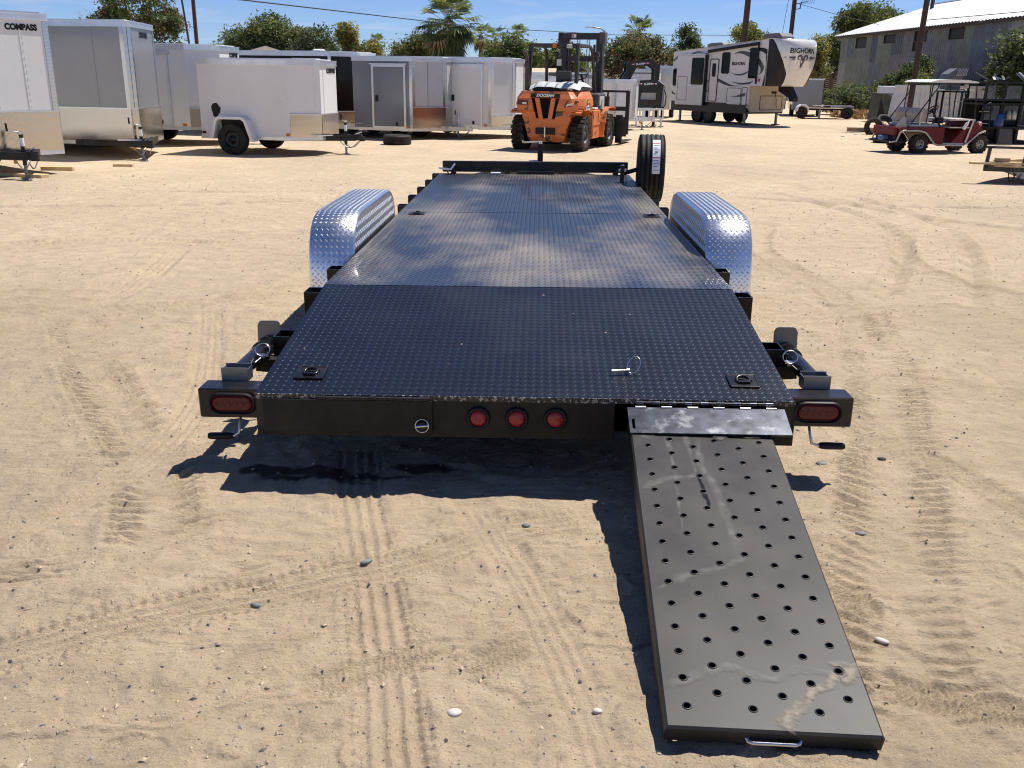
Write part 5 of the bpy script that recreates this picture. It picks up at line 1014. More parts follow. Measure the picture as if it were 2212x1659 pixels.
# ================================================================ gooseneck trailers
tapeR = redink; tapeW = sticker
def gooseneck(label, x, y, outer, inner, txtp, tape, extra=None, foot=()):
    t = thing('gooseneck_trailer', label, 'trailer', (x, y, 0), 0, 'black gooseneck trailers')
    for k, yy_ in enumerate((0, .85)):
        m = MB(); n = len(outer)
        vs = [(p[0], yy_ + d, p[1]) for d in (0, .10) for p in outer] + [(p[0], yy_ + d, p[1]) for d in (0, .10) for p in inner]; fs = []
        for i in range(n - 1): fs += [(i, 2 * n + i, 2 * n + i + 1, i + 1), (n + i + 1, 3 * n + i + 1, 3 * n + i, n + i), (i, i + 1, n + i + 1, n + i), (2 * n + i, 3 * n + i, 3 * n + i + 1, 2 * n + i + 1)]
        m.add(vs, fs, black); m.build('neck_beam', t)
    m = MB()
    for i in range(1, len(outer) - 1): p = outer[i]; q = inner[i]; c = ((p[0] + q[0]) / 2, (p[1] + q[1]) / 2); m.box(c[0] - .03, c[0] + .03, .1, .85, c[1] - .03, c[1] + .03, black)
    m.bar((.15, .4, 1.72 if extra is None else 1.0), (1.0, .4, 1.73 if extra is None else 1.0), .05, .035, black); m.build('cross_members', t)
    (tx, tz, sz) = txtp; text('X-ON', sz, inkw, t, (tx, -.004, tz), (1, 0, .09), (0, -1, 0), bold=.004, sx=.95)
    for i, (x0, x1, z0, z1) in enumerate(tape):
        m = MB(); m.add([(x0, -.004, z0 - .016), (x1, -.004, z1 - .016), (x1, -.004, z1 + .016), (x0, -.004, z0 + .016)], [(0, 1, 2, 3)], (tapeR, tapeW)[i % 2]); m.build('reflector', t)
    m = MB()
    for (fx, fz) in foot: m.cyl((fx, .1, 0), (fx, .1, fz), .035, ink, 8); m.box(fx - .09, fx + .09, .0, .2, 0, .02, ink)
    if foot: m.build('jack_leg', t)
    return t
tp = lambda xs, z, dz=.0: [(a, b2, z + dz * a, z + dz * b2) for a, b2 in zip(xs, xs[1:])]
g1 = gooseneck('rear black gooseneck trailer with an arched neck taller than the white trailer roof', 3.76, 33.3,
    [(-.25, 1.2), (-.18, 1.50), (0, 1.80), (0, 2.02), (.05, 2.10), (.84, 2.175), (1.04, 2.04), (1.14, 2.0), (1.14, 1.2)], [(.05, 1.2), (.14, 1.50), (.30, 1.82), (.33, 1.90), (.36, 1.93), (.80, 1.965), (.93, 1.90), (.98, 1.85), (.98, 1.2)], (.45, 2.015, .11), tp([.13, .19, .25, .30], 1.985, .09) + tp([.56, .62, .68, .74, .80], 1.985, .09), foot=((1.06, 1.3),))
g2 = gooseneck('front black gooseneck trailer with a wide black plate face and side opening', 3.95, 32.2,
    [(-.02, .62), (-.02, 1.40), (.02, 1.47), (.74, 1.52), (.80, 1.50), (.96, 1.36), (.98, 1.0), (.98, .62)], [(.20, .62), (.20, .95), (.28, 1.30), (.70, 1.32), (.72, 1.28), (.76, 1.22), (.76, .95), (.76, .62)], (.415, 1.375, .10), tp([.11, .17, .22, .27], 1.375, .02) + tp([.54, .60, .66, .72], 1.375, .02), extra=1, foot=((.68, .7), (.95, .7)))
m = MB(); m.box(.13, .80, .012, .06, .62, .88, black); m.box(.13, .80, .012, .06, 1.10, 1.34, black); m.prism([(.14, .88), (.22, 1.10), (.18, 1.10), (.10, .88)], .012, .06, black, 'y'); m.build('face_plate', g2)
m = MB(); m.box(.10, .76, .3, .34, .80, 1.14, white2); m.build('backing_sheet', g2); m = MB()
for i in range(2): m.bar((.75 + i * .04, -.01, 1.50), (.95 + i * .02, -.01, 1.36), .04, .02, zinc)
m.tube([(.98, -.02, 1.2), (1.05, -.02, 1.0), (1.04, -.02, .75), (.98, 0, .6)], .018, ink, 6); m.cyl((.93, -.03, .66), (.95, -.03, 1.32), .035, zincd, 8); m.build('landing_gear', g2)
t = thing('white_bumper_rack', 'white steel frame with square openings standing under the front gooseneck', 'frame', (3.92, 31.75, 0))
for k in range(7): m = MB(); x = .0 + k * .155; m.box(x, x + .05, 0, .06, .30, .59, white2); m.build('post', t)
for z in (.27, .56): m = MB(); m.box(-.02, 1.0, -.006, .066, z, z + .055, white2); m.build('rail', t)
m = MB(); m.box(.05, .1, .0, .05, 0, .27, white2); m.box(.88, .93, 0, .05, 0, .27, white2); m.build('leg', t)

# ================================================================ corrugated building
bA = Vector((20.5, 62, 0)); bd = Vector((.8, -20.4, 0)).normalized(); bn_ = Vector((bd.y, -bd.x, 0)); BH = 4.22; BL = 32
if bn_.x > 0: bn_ = -bn_
t = thing('corrugated_shed', 'long weathered corrugated metal warehouse with white ribbed roof at right', 'building', tuple(bA)); t.matrix_world = Matrix(((bd.x, -bn_.x, 0, bA.x), (bd.y, -bn_.y, 0, bA.y), (0, 0, 1, 0), (0, 0, 0, 1)))
shm = [mk('corrugated_bluegrey', (.12, .145, .175), .55, metal=.3, var=.3, vs=1.4, dust=.3, dcol=(.12, .07, .05), ds=1.5), mk('corrugated_grey', (.15, .158, .162), .55, metal=.3, var=.3, vs=1.4, dust=.3, dcol=(.10, .065, .05)), mk('corrugated_green', (.15, .17, .135), .55, metal=.2, var=.25, vs=1.4), mk('corrugated_pale', (.21, .22, .23), .55, metal=.3, var=.25, vs=1.2), mk('corrugated_dark', (.075, .088, .105), .6, metal=.2, var=.3)]
rfm = mk('white_ribbed_roof', (.66, .67, .66), .4, metal=.2, var=.07, vs=.6, dust=.2, ds=.8); eav = mk('eave_timber', (.06, .045, .035), .9)
wins = [(2.45, 3.97, 3.50, 4.05), (6.5, 7.9, 3.65, 4.05), (10.35, 11.7, 3.6, 4.08), (10.3, 11.0, 3.14, 3.6), (14.1, 15.5, 3.6, 4.08)]
def corr(m, u0, u1, z0, z1, y, mat, p=.2, a=.022):
    k = max(2, int((u1 - u0) / p) * 2); xs = [u0 + (u1 - u0) * i / k for i in range(k + 1)]
    vs = [(x, y - (a if i % 2 else 0), z) for z in (z0, z1) for i, x in enumerate(xs)]
    m.add(vs, [(i, i + 1, k + 2 + i, k + 1 + i) for i in range(k)], mat)
rr = random.Random(11); u = 0
while u < BL - .1:
    w = min(rr.uniform(.85, 1.5), BL - u); brk = rr.uniform(2.0, 3.2); segs = [(0, brk), (brk - .05, BH)]
    for si, (z0, z1) in enumerate(segs):
        # cut the sheets round the window openings
        cells = [(u, u + w + .03, z0, z1)]
        for (wa, wb, wz0, wz1) in wins:
            nc = []
            for (a, b2, c, d) in cells:
                if b2 <= wa or a >= wb or d <= wz0 or c >= wz1: nc.append((a, b2, c, d)); continue
                if a < wa: nc.append((a, wa, c, d))
                if b2 > wb: nc.append((wb, b2, c, d))
                a2, b3 = max(a, wa), min(b2, wb)
                if c < wz0: nc.append((a2, b3, c, wz0))
                if d > wz1: nc.append((a2, b3, wz1, d))
            cells = nc
        m = MB(); mt = rr.choice(shm[:3] if rr.random() < .75 else shm)
        for c in cells:
            if c[1] - c[0] > .03 and c[3] - c[2] > .03: corr(m, *c, -.004 * (1 - si) - .002 * (int(u * 10) % 3), mt)
        if m.v: m.build('wall_sheet', t)
    u += w
m = MB(); m.box(0, BL, .06, .10, 0, BH, eav)
m.box(0, .02, .1, 11.8, 0, BH, shm[1]); m.poly([(.01, .1, BH), (.01, 11.9, BH), (.01, 6, 6.15)], shm[1]); m.box(0, BL, 11.7, 11.8, 0, BH, shm[1]); m.build('back_wall', t)
for (a, b2, c, d) in wins:
    m = MB(); m.box(a + .02, b2 - .02, .02, .05, c + .02, d - .02, ink); o = m.build('window', t); m = MB()
    for q in ((a, b2, c - .04, c), (a, b2, d, d + .03), (a - .03, a, c - .04, d + .03), (b2, b2 + .03, c - .04, d + .03)): m.box(q[0], q[1], -.03, .03, q[2], q[3], eav)
    m.build('frame', o)
rz = lambda y: BH + .02 + (y + .35) * (6.25 - BH) / 6.35
u = -.5
while u < BL + .4:
    m = MB(); k = 8; xs = [u + 1.2 * i / k for i in range(k + 1)]
    for side in (0, 1):
        ya, yb = (-.35, 6.0) if side == 0 else (12.35, 6.0)
        vs = [(x, yy_, rz(-.35 if j == 0 else 6.0) + (.05 if i % 2 else 0)) for j, yy_ in enumerate((ya, yb)) for i, x in enumerate(xs)]
        m.add(vs, [(i, i + 1, k + 2 + i, k + 1 + i)[::1 if side == 0 else -1] for i in range(k)], rfm)
    m.build('roof_sheet', t); u += 1.203
m = MB(); m.bar((-.5, -.30, BH - .05), (BL + .4, -.30, BH - .05), .05, .12, eav); m.bar((-.5, 6, 6.30), (BL + .4, 6, 6.30), .4, .05, rfm); m.build('eave', t)

# ================================================================ container, dumpster and the junk corner
contm = mk('white_container_paint', (.72, .73, .75), .5, var=.06, vs=1.5, dust=.18, dcol=(.28, .2, .14), ds=2.5)
t = thing('roll_off_container', 'white ribbed steel container with ladder rungs behind the golf cart', 'container', (15.8, 40.2, 0), R(1))
m = MB(); m.cbox(0, 6.6, .08, 2.0, .05, 1.40, contm, .02); m.build('body', t)
for k in range(13): m = MB(); x = .0 + k * .54; m.box(x, x + .12, 0, .079, .10, 1.36, contm); m.build('rib', t)
m = MB(); m.box(-.04, 6.64, -.03, .08, 1.36, 1.46, contm); m.box(-.04, 6.64, -.03, .08, .03, .12, contm); m.build('rim', t)
for k in range(4): m = MB(); z = .35 + k * .28; m.box(1.72, 2.42, -.05, -.02, z, z + .035, contm); m.build('ladder_rung', t)
t = thing('steel_hopper', 'dark green-black steel hopper left of the white container', 'hopper', (14.55, 38.9, 0)); dkg = mk('dark_green_steel', (.025, .032, .030), .5, dust=.3)
m = MB(); m.prism([(.1, .08), (.52, .08), (.62, 1.05), (.15, 1.12)], 0, 1.0, dkg, 'y'); m.build('bin', t); m = MB(); m.box(.08, .65, -.02, 1.02, 1.08, 1.13, dkg); m.build('rim', t); m = MB(); m.prism([(.12, .2), (.45, .2), (.2, .92)], -.02, -.003, ink, 'y'); m.build('gusset', t); m = MB(); m.box(.02, .3, .0, .12, 0, .08, ink); m.build('foot', t)
# golf cart
maroon = mk('maroon_body', (.115, .006, .010), .35, var=.1, spec=.25); cream = mk('cream_trim', (.50, .47, .40), .5, var=.1); beige = mk('beige_seat', (.36, .32, .27), .6, var=.12); rooff = mk('cart_roof_cream', (.72, .70, .62), .35)
G_ = thing('golf_cart', 'maroon golf cart with cream roof and trim parked in front of the white container', 'golf cart', (9.34, 21.94, 0), R(11.7)); CWd = .95
m = MB(); rfp = [(.04, 1.585), (.10, 1.605), (.25, 1.635), (.5, 1.645), (.95, 1.64), (1.2, 1.61), (1.27, 1.59), (1.27, 1.572), (.04, 1.572)]; m.prism(rfp, -.04, CWd + .04, rooff, 'y'); m.build('roof', G_, .01)
ring = [(-.79, .26), (-.62, .28), (-.55, .47), (-.46, .515), (-.05, .515), (.11, .47), (.21, .38), (.36, .225), (.46, .19), (1.14, .19), (1.26, .25), (1.48, .45), (1.66, .515)]
for y in (0., CWd):
    m = MB(); m.tube([(p[0], y + (-.02 if y == 0 else .02), p[1]) for p in ring], .020, cream, 6); m.build('trim', G_)
m = MB()
m.prism([(-.60, .56), (-.56, .44), (-.46, .525), (-.05, .525), (.12, .48), (.22, .39), (.37, .235), (.46, .20), (.60, .20), (.60, .58), (.40, .60), (-.3, .585)], 0, CWd, maroon, 'y'); m.build('rear_body', G_, .01)
m = MB(); m.cbox(-.66, -.585, .03, CWd - .03, .40, .60, maroon, .015); m.box(-.70, -.40, .0, CWd, .24, .285, ink); m.box(-.60, -.56, .1, CWd - .1, .28, .42, ink); m.build('rear_bagwell', G_)
m = MB(); m.prism([(.60, .20), (1.16, .20), (1.16, .235), (.60, .235)], .0, CWd, cream, 'y'); m.build('floor', G_)
m = MB(); m.prism([(1.16, .20), (1.26, .25), (1.48, .45), (1.64, .52), (1.36, .76), (1.30, .76), (1.20, .30)], 0, CWd, maroon, 'y'); m.prism([(.80, .22), (1.17, .22), (1.30, .62), (1.18, .62)], .02, CWd - .02, maroon, 'y'); cf = m.build('front_cowl', G_, .008)
m = MB(); m.bar((1.18, -.012, .25), (1.32, -.012, .76), .012, .045, cream, (1, 0, 0)); m.box(.70, 1.36, -.01, CWd + .01, .745, .775, cream); m.box(.72, 1.30, 0, CWd, .575, .60, cream); m.build('dash', G_)
m = MB(); m.cbox(-.28, .46, .04, CWd - .04, .585, .665, mk('grey_cushion', (.30, .31, .33), .6, var=.1), .02); m.build('seat', G_)
for y in (.06, .50):
    m = MB(); m.prism([(-.12, .70), (.20, .69), (.14, .97), (.04, 1.01), (-.10, 1.0), (-.16, .9)], y, y + .38, beige, 'y'); m.build('seat_back', G_, .012)
for x, y in ((-.06, .02), (-.06, .60)): m = MB(); m.tube([(x, y, .64), (x - .01, y, .80), (x + .01, y, .92)], .022, cream, 6); m.build('seat_bracket', G_)
def bend(m, pts): m.tube(pts, .013, ink, 6)
m = MB()
for y in (.0, CWd): bend(m, [(-.30, y, .66), (.26, y, 1.46), (.30, y, 1.57)]); bend(m, [(.09, y, .68), (.13, y, 1.56)]); bend(m, [(1.34, y, .78), (1.25, y, 1.56)])
bend(m, [(.77, CWd, .78), (.73, CWd, 1.56)]); m.bar((.12, 0, 1.56), (1.24, 0, 1.56), .02, .02, ink); m.bar((.12, CWd, 1.56), (1.24, CWd, 1.56), .02, .02, ink); m.bar((.30, 0, 1.56), (.30, CWd, 1.56), .02, .02, ink); m.bar((1.24, 0, 1.56), (1.24, CWd, 1.56), .02, .02, ink); m.build('roof_frame', G_)
m = MB(); m.M = Matrix.Translation((.38, .28, .97)) @ Matrix.Rotation(R(-38), 4, 'Y'); m.tube([(.15 * math.cos(a), .15 * math.sin(a), 0) for a in np.linspace(0, 2 * PI, 20)[:-1]], .014, ink, 6, True); m.cyl((0, 0, 0), (.0, 0, -.02), .06, ink, 10); m.bar((-.14, 0, 0), (.14, 0, 0), .03, .015, ink); m.cyl((0, 0, 0), (.0, 0, -.55), .02, ink, 8); m.build('steering_wheel', G_)
m = MB(); m.cyl((1.58, .16, .66), (1.64, .16, .66), .06, mk('pink_lamp', (.55, .18, .16), .2), 12); m.cyl((1.55, .16, .67), (1.58, .16, .66), .065, white2, 12); m.build('lamp', G_)
m = MB(); m.cyl((.62, .3, .665), (.62, .3, .80), .10, ink, 12); m.build('bin', G_); m = MB(); m.cbox(.95, 1.05, .0, .04, 1.46, 1.55, beige, .01); m.build('mirror', G_)
for x in (0, 1.57):
    for sd, y in ((-1, .05), (1, CWd - .05)): wheel(G_, (x, y, .21), .21, .17, 'y', mk('cart_rim', (.40, .39, .36), .4, metal=.5) if (x, sd) == (0, -1) else bpy.data.materials['cart_rim'], .48, spokes=7, knobs=(16, .010), tyre=rubberd, out=sd, n=24)
# resting things on the cart
t = thing('water_bottle', 'crushed clear plastic bottle hanging at the golf cart dash', 'bottle', (10.35, 22.05, .56), R(11), rot=(0, R(32), R(11)))
m = MB(); m.lathe([(0, 0), (.035, 0), (.04, .03), (.032, .08), (.04, .13), (.03, .17), (.014, .20), (.014, .22), (0, .22)], sticker, 12); m.build('bottle_body', t)
m = MB(); m.cbox(-.14, .10, -.10, .10, 0, .12, mk('blue_tarp', (.10, .16, .34), .7, var=.2, bump=.4, bs=20), .03); o = m.build('blue_bag'); o.location = (8.64, 22.25, .28); o.rotation_euler = (0, 0, .2); tag(o, 'crumpled blue bag lying in the golf cart rear tray', 'bag')
m = MB(); m.prism([(-.16, 0), (.14, 0), (.10, .20), (.04, .24), (-.02, .16)], 0, .04, silver, 'y'); o = m.build('sheet_metal_scrap'); o.location = (8.87, 21.94, .585); o.rotation_euler = (0, 0, .2); tag(o, 'bent grey sheet scrap leaning on the golf cart rear deck', 'scrap metal')
# tyres, beams, pot, dry straw
def lying_tyre(label, x, y, z, r, w, rot, mat=rubberd):
    t = thing('scrap_tyre', label, 'tyre', (x, y, z), rot=rot, group='scrap tyres behind the golf cart'); m = MB(); h = w / 2
    m.lathe([(r * .6, -h * .8), (r * .85, -h), (r * .96, -h * .85), (r, -h * .6), (r, h * .6), (r * .96, h * .85), (r * .85, h), (r * .6, h * .8), (r * .66, 0)], mat, 32, closed=True); m.build('carcass', t); m = MB(); m.lathe([(r * 1.002, -h * .1), (r * 1.004, 0), (r * 1.002, h * .1)], mat, 32); m.build('tread', t); return t
lying_tyre('flat tyre at the bottom of the scrap tyre pile behind the golf cart', 10.95, 27.0, .08, .40, .16, (0, 0, 0)); lying_tyre('grey dusty tyre arching on the left of the scrap tyre pile', 11.1, 29.6, .22, .29, .18, (R(78), 0, R(10)), rubberd)
lying_tyre('shiny-topped tyre leaning in the middle of the scrap tyre pile', 11.55, 29.9, .36, .29, .2, (R(40), R(10), 0), rubber); lying_tyre('black tyre standing right in the scrap tyre pile, behind the cart seat', 11.6, 28.2, .33, .29, .2, (R(62), R(-25), 0), rubber)
plank('thick brown timber beam lying left of the scrap tyre pile', 11.5, 31.4, 0, 1.1, .22, .13, -8, lumberd, 'timber_beam', 'beam', 'timber beams on the ground'); plank('second brown timber beam beside the scrap tyres, behind the thick one', 12.1, 31.9, 0, 1.4, .18, .11, -4, lumberd, 'timber_beam', 'beam', 'timber beams on the ground')
t = thing('plant_pot', 'black tub with green weeds by the golf cart rear', 'pot', (9.95, 25.75, 0)); m = MB(); m.lathe([(0, 0), (.24, 0), (.27, .12), (.24, .13), (.23, .10), (0, .10)], ink, 16); m.build('tub', t); m = MB(); rr = random.Random(3)
for k in range(60):
    a = rr.random() * 6.3; r = .2 * rr.random(); b2 = Vector((r * math.cos(a), r * math.sin(a), .1)); tip = b2 + Vector((rr.uniform(-.1, .1), rr.uniform(-.1, .1), rr.uniform(.05, .14))); s_ = Vector((rr.uniform(-.03, .03), rr.uniform(-.03, .03), .01)); m.poly([b2, b2 + s_, tip], lf_dark)
o = m.build('weeds', t); o['kind'] = 'stuff'
for k, (x, y, lab) in enumerate(((10.5, 29.4, 'white paper scrap on the sand below the timber beams'), (9.7, 28.2, 'small white litter scrap further left of the weed tub'))): m = MB(); m.cbox(-.06, .06, -.03, .03, 0, .02, sticker, .004); o = m.build('litter'); o.location = (x, y, .01); tag(o, lab, 'litter')
# storage rack with mesh panels
meshm = mk('expanded_mesh', (.055, .056, .058), .5, metal=.5)
t = thing('storage_rack', 'two-tier black steel rack with mesh panels at right behind the golf cart', 'rack', (12.65, 26.2, 0), R(5))
for x in (.10, .62, 1.16, 1.75):
    for y in (0, .9): m = MB(); m.box(x, x + .05, y, y + .05, 0, 1.62, ink); m.build('post', t)
for z in (.40, 1.02, 1.12, 1.58): m = MB(); m.box(.06, 1.85, -.02, .97, z, z + .05, ink); m.build('shelf', t)
m = MB(); m.box(.06, 1.85, .96, .99, .05, 1.16, ink); m.box(.06, 1.85, .05, .95, .02, .06, ink); m.build('backing_sheet', t)  # dark sheets added behind and below, in place of shade and clutter
for (x0, x1, z0, z1) in ((.14, .36, 1.18, 1.52), (.68, 1.10, 1.2, 1.52), (1.2, 1.7, 1.2, 1.52), (.16, .56, .62, 1.0), (.70, 1.1, .62, 1.0)):
    m = MB(); k = int((x1 - x0 + z1 - z0) / .045)
    for i in range(k):
        d = i * .045
        for s_ in (0, 1):
            a = (x0 + max(0, d - (z1 - z0)), z0 + min(d, z1 - z0)); b2 = (x0 + min(d, x1 - x0), z0 + max(0, d - (x1 - x0)))
            if s_: a = (x0 + x1 - a[0], a[1]); b2 = (x0 + x1 - b2[0], b2[1])
            m.bar((a[0], -.01, a[1]), (b2[0], -.01, b2[1]), .006, .012, zincd if s_ else meshm)
    o = m.build('mesh_panel', t); o['kind'] = 'stuff'
m = MB(); m.lathe([(.10, -.05), (.14, -.04), (.15, 0), (.14, .04), (.10, .05)], rubber, 18, Matrix.Translation((.16, -.12, .93)) @ AX['y']); m.build('hanging_wheel', t)
def ladder_truck(label, x, y, pts, rungs, w, r=.016, mat=ink, rx=-8):
    t = thing('hand_truck', label, 'hand truck', (x, y, 0), rot=(R(rx), 0, 0), group='hand trucks leaning by the rack'); m = MB(); m.tube(pts, r, mat, 6); m.build('frame', t)
    for z in rungs: m = MB(); m.tube([(0, 0, z), (w, 0, z)], r * .8, mat, 6); m.build('rung', t)
    m = MB(); m.box(-.02, w + .02, -.18, .0, .1, .12, mat); m.build('toe_plate', t)
ladder_truck('black tube hand truck standing before the white container, seen through the cart', 11.9, 26.0, [(0, 0, .1), (.02, 0, 1.1), (.04, 0, 1.36), (.09, 0, 1.42), (.22, 0, 1.43), (.28, 0, 1.38), (.30, 0, 1.2), (.32, 0, .1)], (.3, .68, 1.1), .31)
ladder_truck('curved black hand truck touching the left post of the storage rack', 12.42, 25.6, [(0, 0, .05), (.05, 0, .6), (.10, 0, .9), (.18, 0, 1.05), (.28, 0, 1.09), (.33, 0, 1.06), (.30, 0, .5), (.24, 0, .05)], (.3, .55, .85), .27)
t = thing('step_ladder', 'pale green step ladder with green box at the right photo edge', 'ladder', (13.55, 25.3, 0)); pal = mk('pale_green_paint', (.42, .52, .48), .5)
for x in (0, .36):
    m = MB(); m.tube([(x * .9, -.12, .42), (x, 0, .75), (x + .02, .08, 1.02), (x + (.06 if x == 0 else -.04), .12, 1.10)], .018, pal, 6); m.build('stile', t)
m = MB(); m.tube([(.06, .12, 1.10), (.33, .12, 1.10)], .018, pal, 6); m.build('top_bar', t)
for z in (.5, .72): m = MB(); m.box(.0, .36, -.08, .04, z, z + .025, pal); m.build('step', t)
m = MB(); m.cbox(0, .17, 0, .12, 0, .17, mk('green_box', (.02, .12, .06), .5), .008); o = m.build('green_box'); o.location = (13.60, 25.22, .745); tag(o, 'green box on the upper step of the pale step ladder', 'box')
bluem = mk('blue_plastic', (.015, .06, .24), .45, dust=.3)
t = thing('blue_barrel', 'blue plastic barrel standing inside the lower rack tier', 'barrel', (13.28, 26.3, .45)); m = MB(); m.lathe([(0, 0), (.12, 0), (.135, .03), (.13, .12), (.137, .14), (.13, .16), (.135, .30), (.11, .34), (0, .34)], bluem, 20); m.build('drum', t); m = MB(); m.cyl((.05, 0, .34), (.05, 0, .37), .03, ink, 10); m.build('cap', t)
for k, (x, lab) in enumerate(((13.48, 'tan plastic jug beside the blue barrel in the rack'), (13.62, 'pale plastic jug with brown cap right of the tan jug in the rack'))):
    t = thing('plastic_jug', lab, 'jug', (x, 26.2, .45 + .2)); m = MB(); m.lathe([(0, 0), (.06, 0), (.065, .1), (.05, .17), (.02, .20), (.02, .23), (0, .23)], beige if k == 0 else cream, 12); m.build('bottle_body', t); m = MB(); m.cyl((0, 0, .225), (0, 0, .25), .024, rusty, 8); m.build('cap', t)
m = MB(); m.prism([(-.17, 0), (.22, 0), (.18, .40), (-.14, .42)], 0, .04, mk('grey_board', (.075, .075, .078), .7, var=.15), 'y'); o = m.build('grey_panel'); o.location = (13.18, 25.6, .01); o.rotation_euler = (R(-8), 0, 0); tag(o, 'dark grey sheet panel leaning on the lower front of the rack', 'panel')
t = thing('chute_hopper', 'grey sheet metal chute with a mesh mouth on top of the junk rack', 'chute', (13.1, 28.8, 1.36)); m = MB(); m.box(-.28, .12, 0, .5, 0, .30, shm[4]); m.prism([(-.34, .30), (-.30, .46), (-.06, .62), (.22, .60), (.14, .30)], 0, .5, shm[1], 'y'); m.build('box', t)
m = MB()
for i in range(7): m.bar((-.05 + i * .045, -.01, .42), (-.0 + i * .045, -.01, .62), .008, .01, white2)
m.bar((-.06, -.01, .42), (.26, -.01, .44), .01, .01, white2); m.build('mesh_mouth', t)
m = MB(); m.box(-.34, .6, .1, .7, -.01, .03, white2); m.build('base_sheet', t); m = MB(); [m.box(x_, x_ + .05, y_, y_ + .05, -1.36, -.01, ink) for x_ in (-.3, .45) for y_ in (.15, .55)]; m.box(-.3, .5, .15, .6, -.06, -.012, ink); m.build('stand', t)
t = thing('pipe_bundle', 'jumble of pipes and metal offcuts lying on top of the black rack', 'scrap metal', (13.2, 26.6, 1.64)); rr = random.Random(8)
for k in range(9):
    m = MB(); a = rr.uniform(-.5, .5); x = rr.uniform(-.3, 1.0); m.bar((x, rr.uniform(0, .4), .02), (x + rr.uniform(-.3, .3), rr.uniform(0, .4), rr.uniform(.08, .34)), rr.uniform(.02, .07), rr.uniform(.015, .04), rr.choice((ink, rusty, white2, zincd, fgrey))); m.build('offcut', t)

# ================================================================ small utility trailer cut by the right edge
t = thing('utility_trailer', 'dusty black open utility trailer cut by the right photo edge, loaded with boards', 'trailer', (7.72, 15.5, 0), R(-14))
blkw = mk('weathered_black_paint', (.020, .017, .015), .5, var=.3, dust=.35)
m = MB(); m.box(.0, 2.2, 0, .05, .565, .60, blkw); m.build('top_rail', t); m = MB(); m.box(.0, 2.2, -.003, .053, .600, .606, mk('worn_edge', (.30, .29, .27), .6)); m.build('worn_edge', t)
for x in (0., .56, 1.12, 1.7): m = MB(); m.bar((x + .05, .025, .6), (x + .03, .025, .25), .05, .05, blkw); m.build('upright', t)
m = MB(); m.box(.0, 2.2, 0, .05, .20, .30, blkw); m.bar((.03, .05, .25), (.75, 1.3, .25), .05, .10, blkw); m.prism([(.05, .05), (2.2, .05), (2.2, 1.4), (.8, 1.4)], .26, .29, lumberd, 'z'); m.build('bed', t)
m = MB(); m.cyl((.70, .05, 0), (.70, .05, .24), .035, blkw, 10); m.box(.62, .78, -.03, .13, 0, .015, blkw); m.build('jack_leg', t)
m = MB(); m.prism([(.30, .20), (.9, .20), (.9, .08), (.62, .09)], .03, .05, cream, 'y'); m.build('gusset', t)
m = MB()
for x0 in (.38, .46): m.tube([(x0, -.01, .2), (x0 + .01, -.02, .12), (x0 + .03, -.02, .05), (x0 + .08, -.01, .10), (x0 + .12, 0, .18)], .010, rusty, 5)
m.build('safety_chain', t)
for k, (x, y, z, L_, h, rz_, mt, lab) in enumerate(((7.95, 15.42, .315, 1.0, .035, 3, lumber, 'bottom pine board with its end sticking furthest left out of the utility trailer'), (8.3, 15.5, .31, 1.0, .05, 1, lumber, 'reddish-edged board under the others in the utility trailer'), (8.35, 15.55, .365, .9, .04, 4, lumber, 'sloping pale board on top of the utility trailer load'), (8.45, 15.35, .27, 1.2, .03, -2, lumber, 'wide pale plywood strip at the bottom of the utility trailer load'))):
    plank(lab, x, y, z, L_, .10, h, rz_ - 6, mt, 'board', 'board', 'boards on the utility trailer', ry=(0, 0, -.07, .02)[k])
m = MB(); m.cbox(-.11, .11, -.05, .05, 0, .06, lumberd, .005); o = m.build('wood_block'); o.location = (8.0, 15.5, .355); tag(o, 'short brown wood block sitting on the boards in the utility trailer', 'block')
# trailers at the back right
t = thing('cargo_trailer', 'grey box trailer half hidden behind the camper nose', 'trailer', (12.95, 44, 0), R(-12), 'enclosed cargo trailers parked in the lot')
m = MB(); m.cbox(-.3, 1.0, 0, 3, .28, 1.62, silver, .02); m.build('body', t); m = MB(); m.box(-.32, 1.02, -.02, 3.02, 1.60, 1.66, alur); m.build('roof_trim', t)
for x in (-.25, .95): wheel(t, (x, .7, .26), .26, .18, 'x', inkm, .55, out=1 if x > 0 else -1, n=20)
t = thing('flat_trailer', 'low silver utility trailer with white fender behind the camper nose', 'trailer', (12.6, 41.4, 0), R(3), 'low trailers behind the camper')
m = MB(); m.box(0, 1.9, 0, .06, .36, .44, ink); m.box(0, 1.9, 1.2, 1.26, .36, .44, ink); m.box(0, .06, .06, 1.2, .36, .44, ink); m.box(.06, 1.9, .06, 1.2, .40, .43, lumberd); m.build('bed', t); m = MB(); m.bar((.2, 0, .56), (1.9, 0, .56), .03, .03, alur); m.bar((1.0, 0, .5), (2.1, .3, .52), .05, .06, alur); m.build('rail', t)
m = MB(); m.prism([(-.55, .3), (-.5, .5), (-.35, .6), (-.15, .6), (-.02, .5), (.03, .3), (-.03, .3), (-.08, .46), (-.2, .54), (-.35, .54), (-.45, .46), (-.49, .3)], -.1, .14, white2, 'y'); m.build('fender', t)
for x in (-.25, 1.75): wheel(t, (x, .05, .25), .25, .17, 'y', inkm, .55, out=-1, n=20)
m = MB(); m.cyl((.5, -.02, 0), (.52, -.02, .4), .05, zincd, 8); m.build('jack_leg', t)
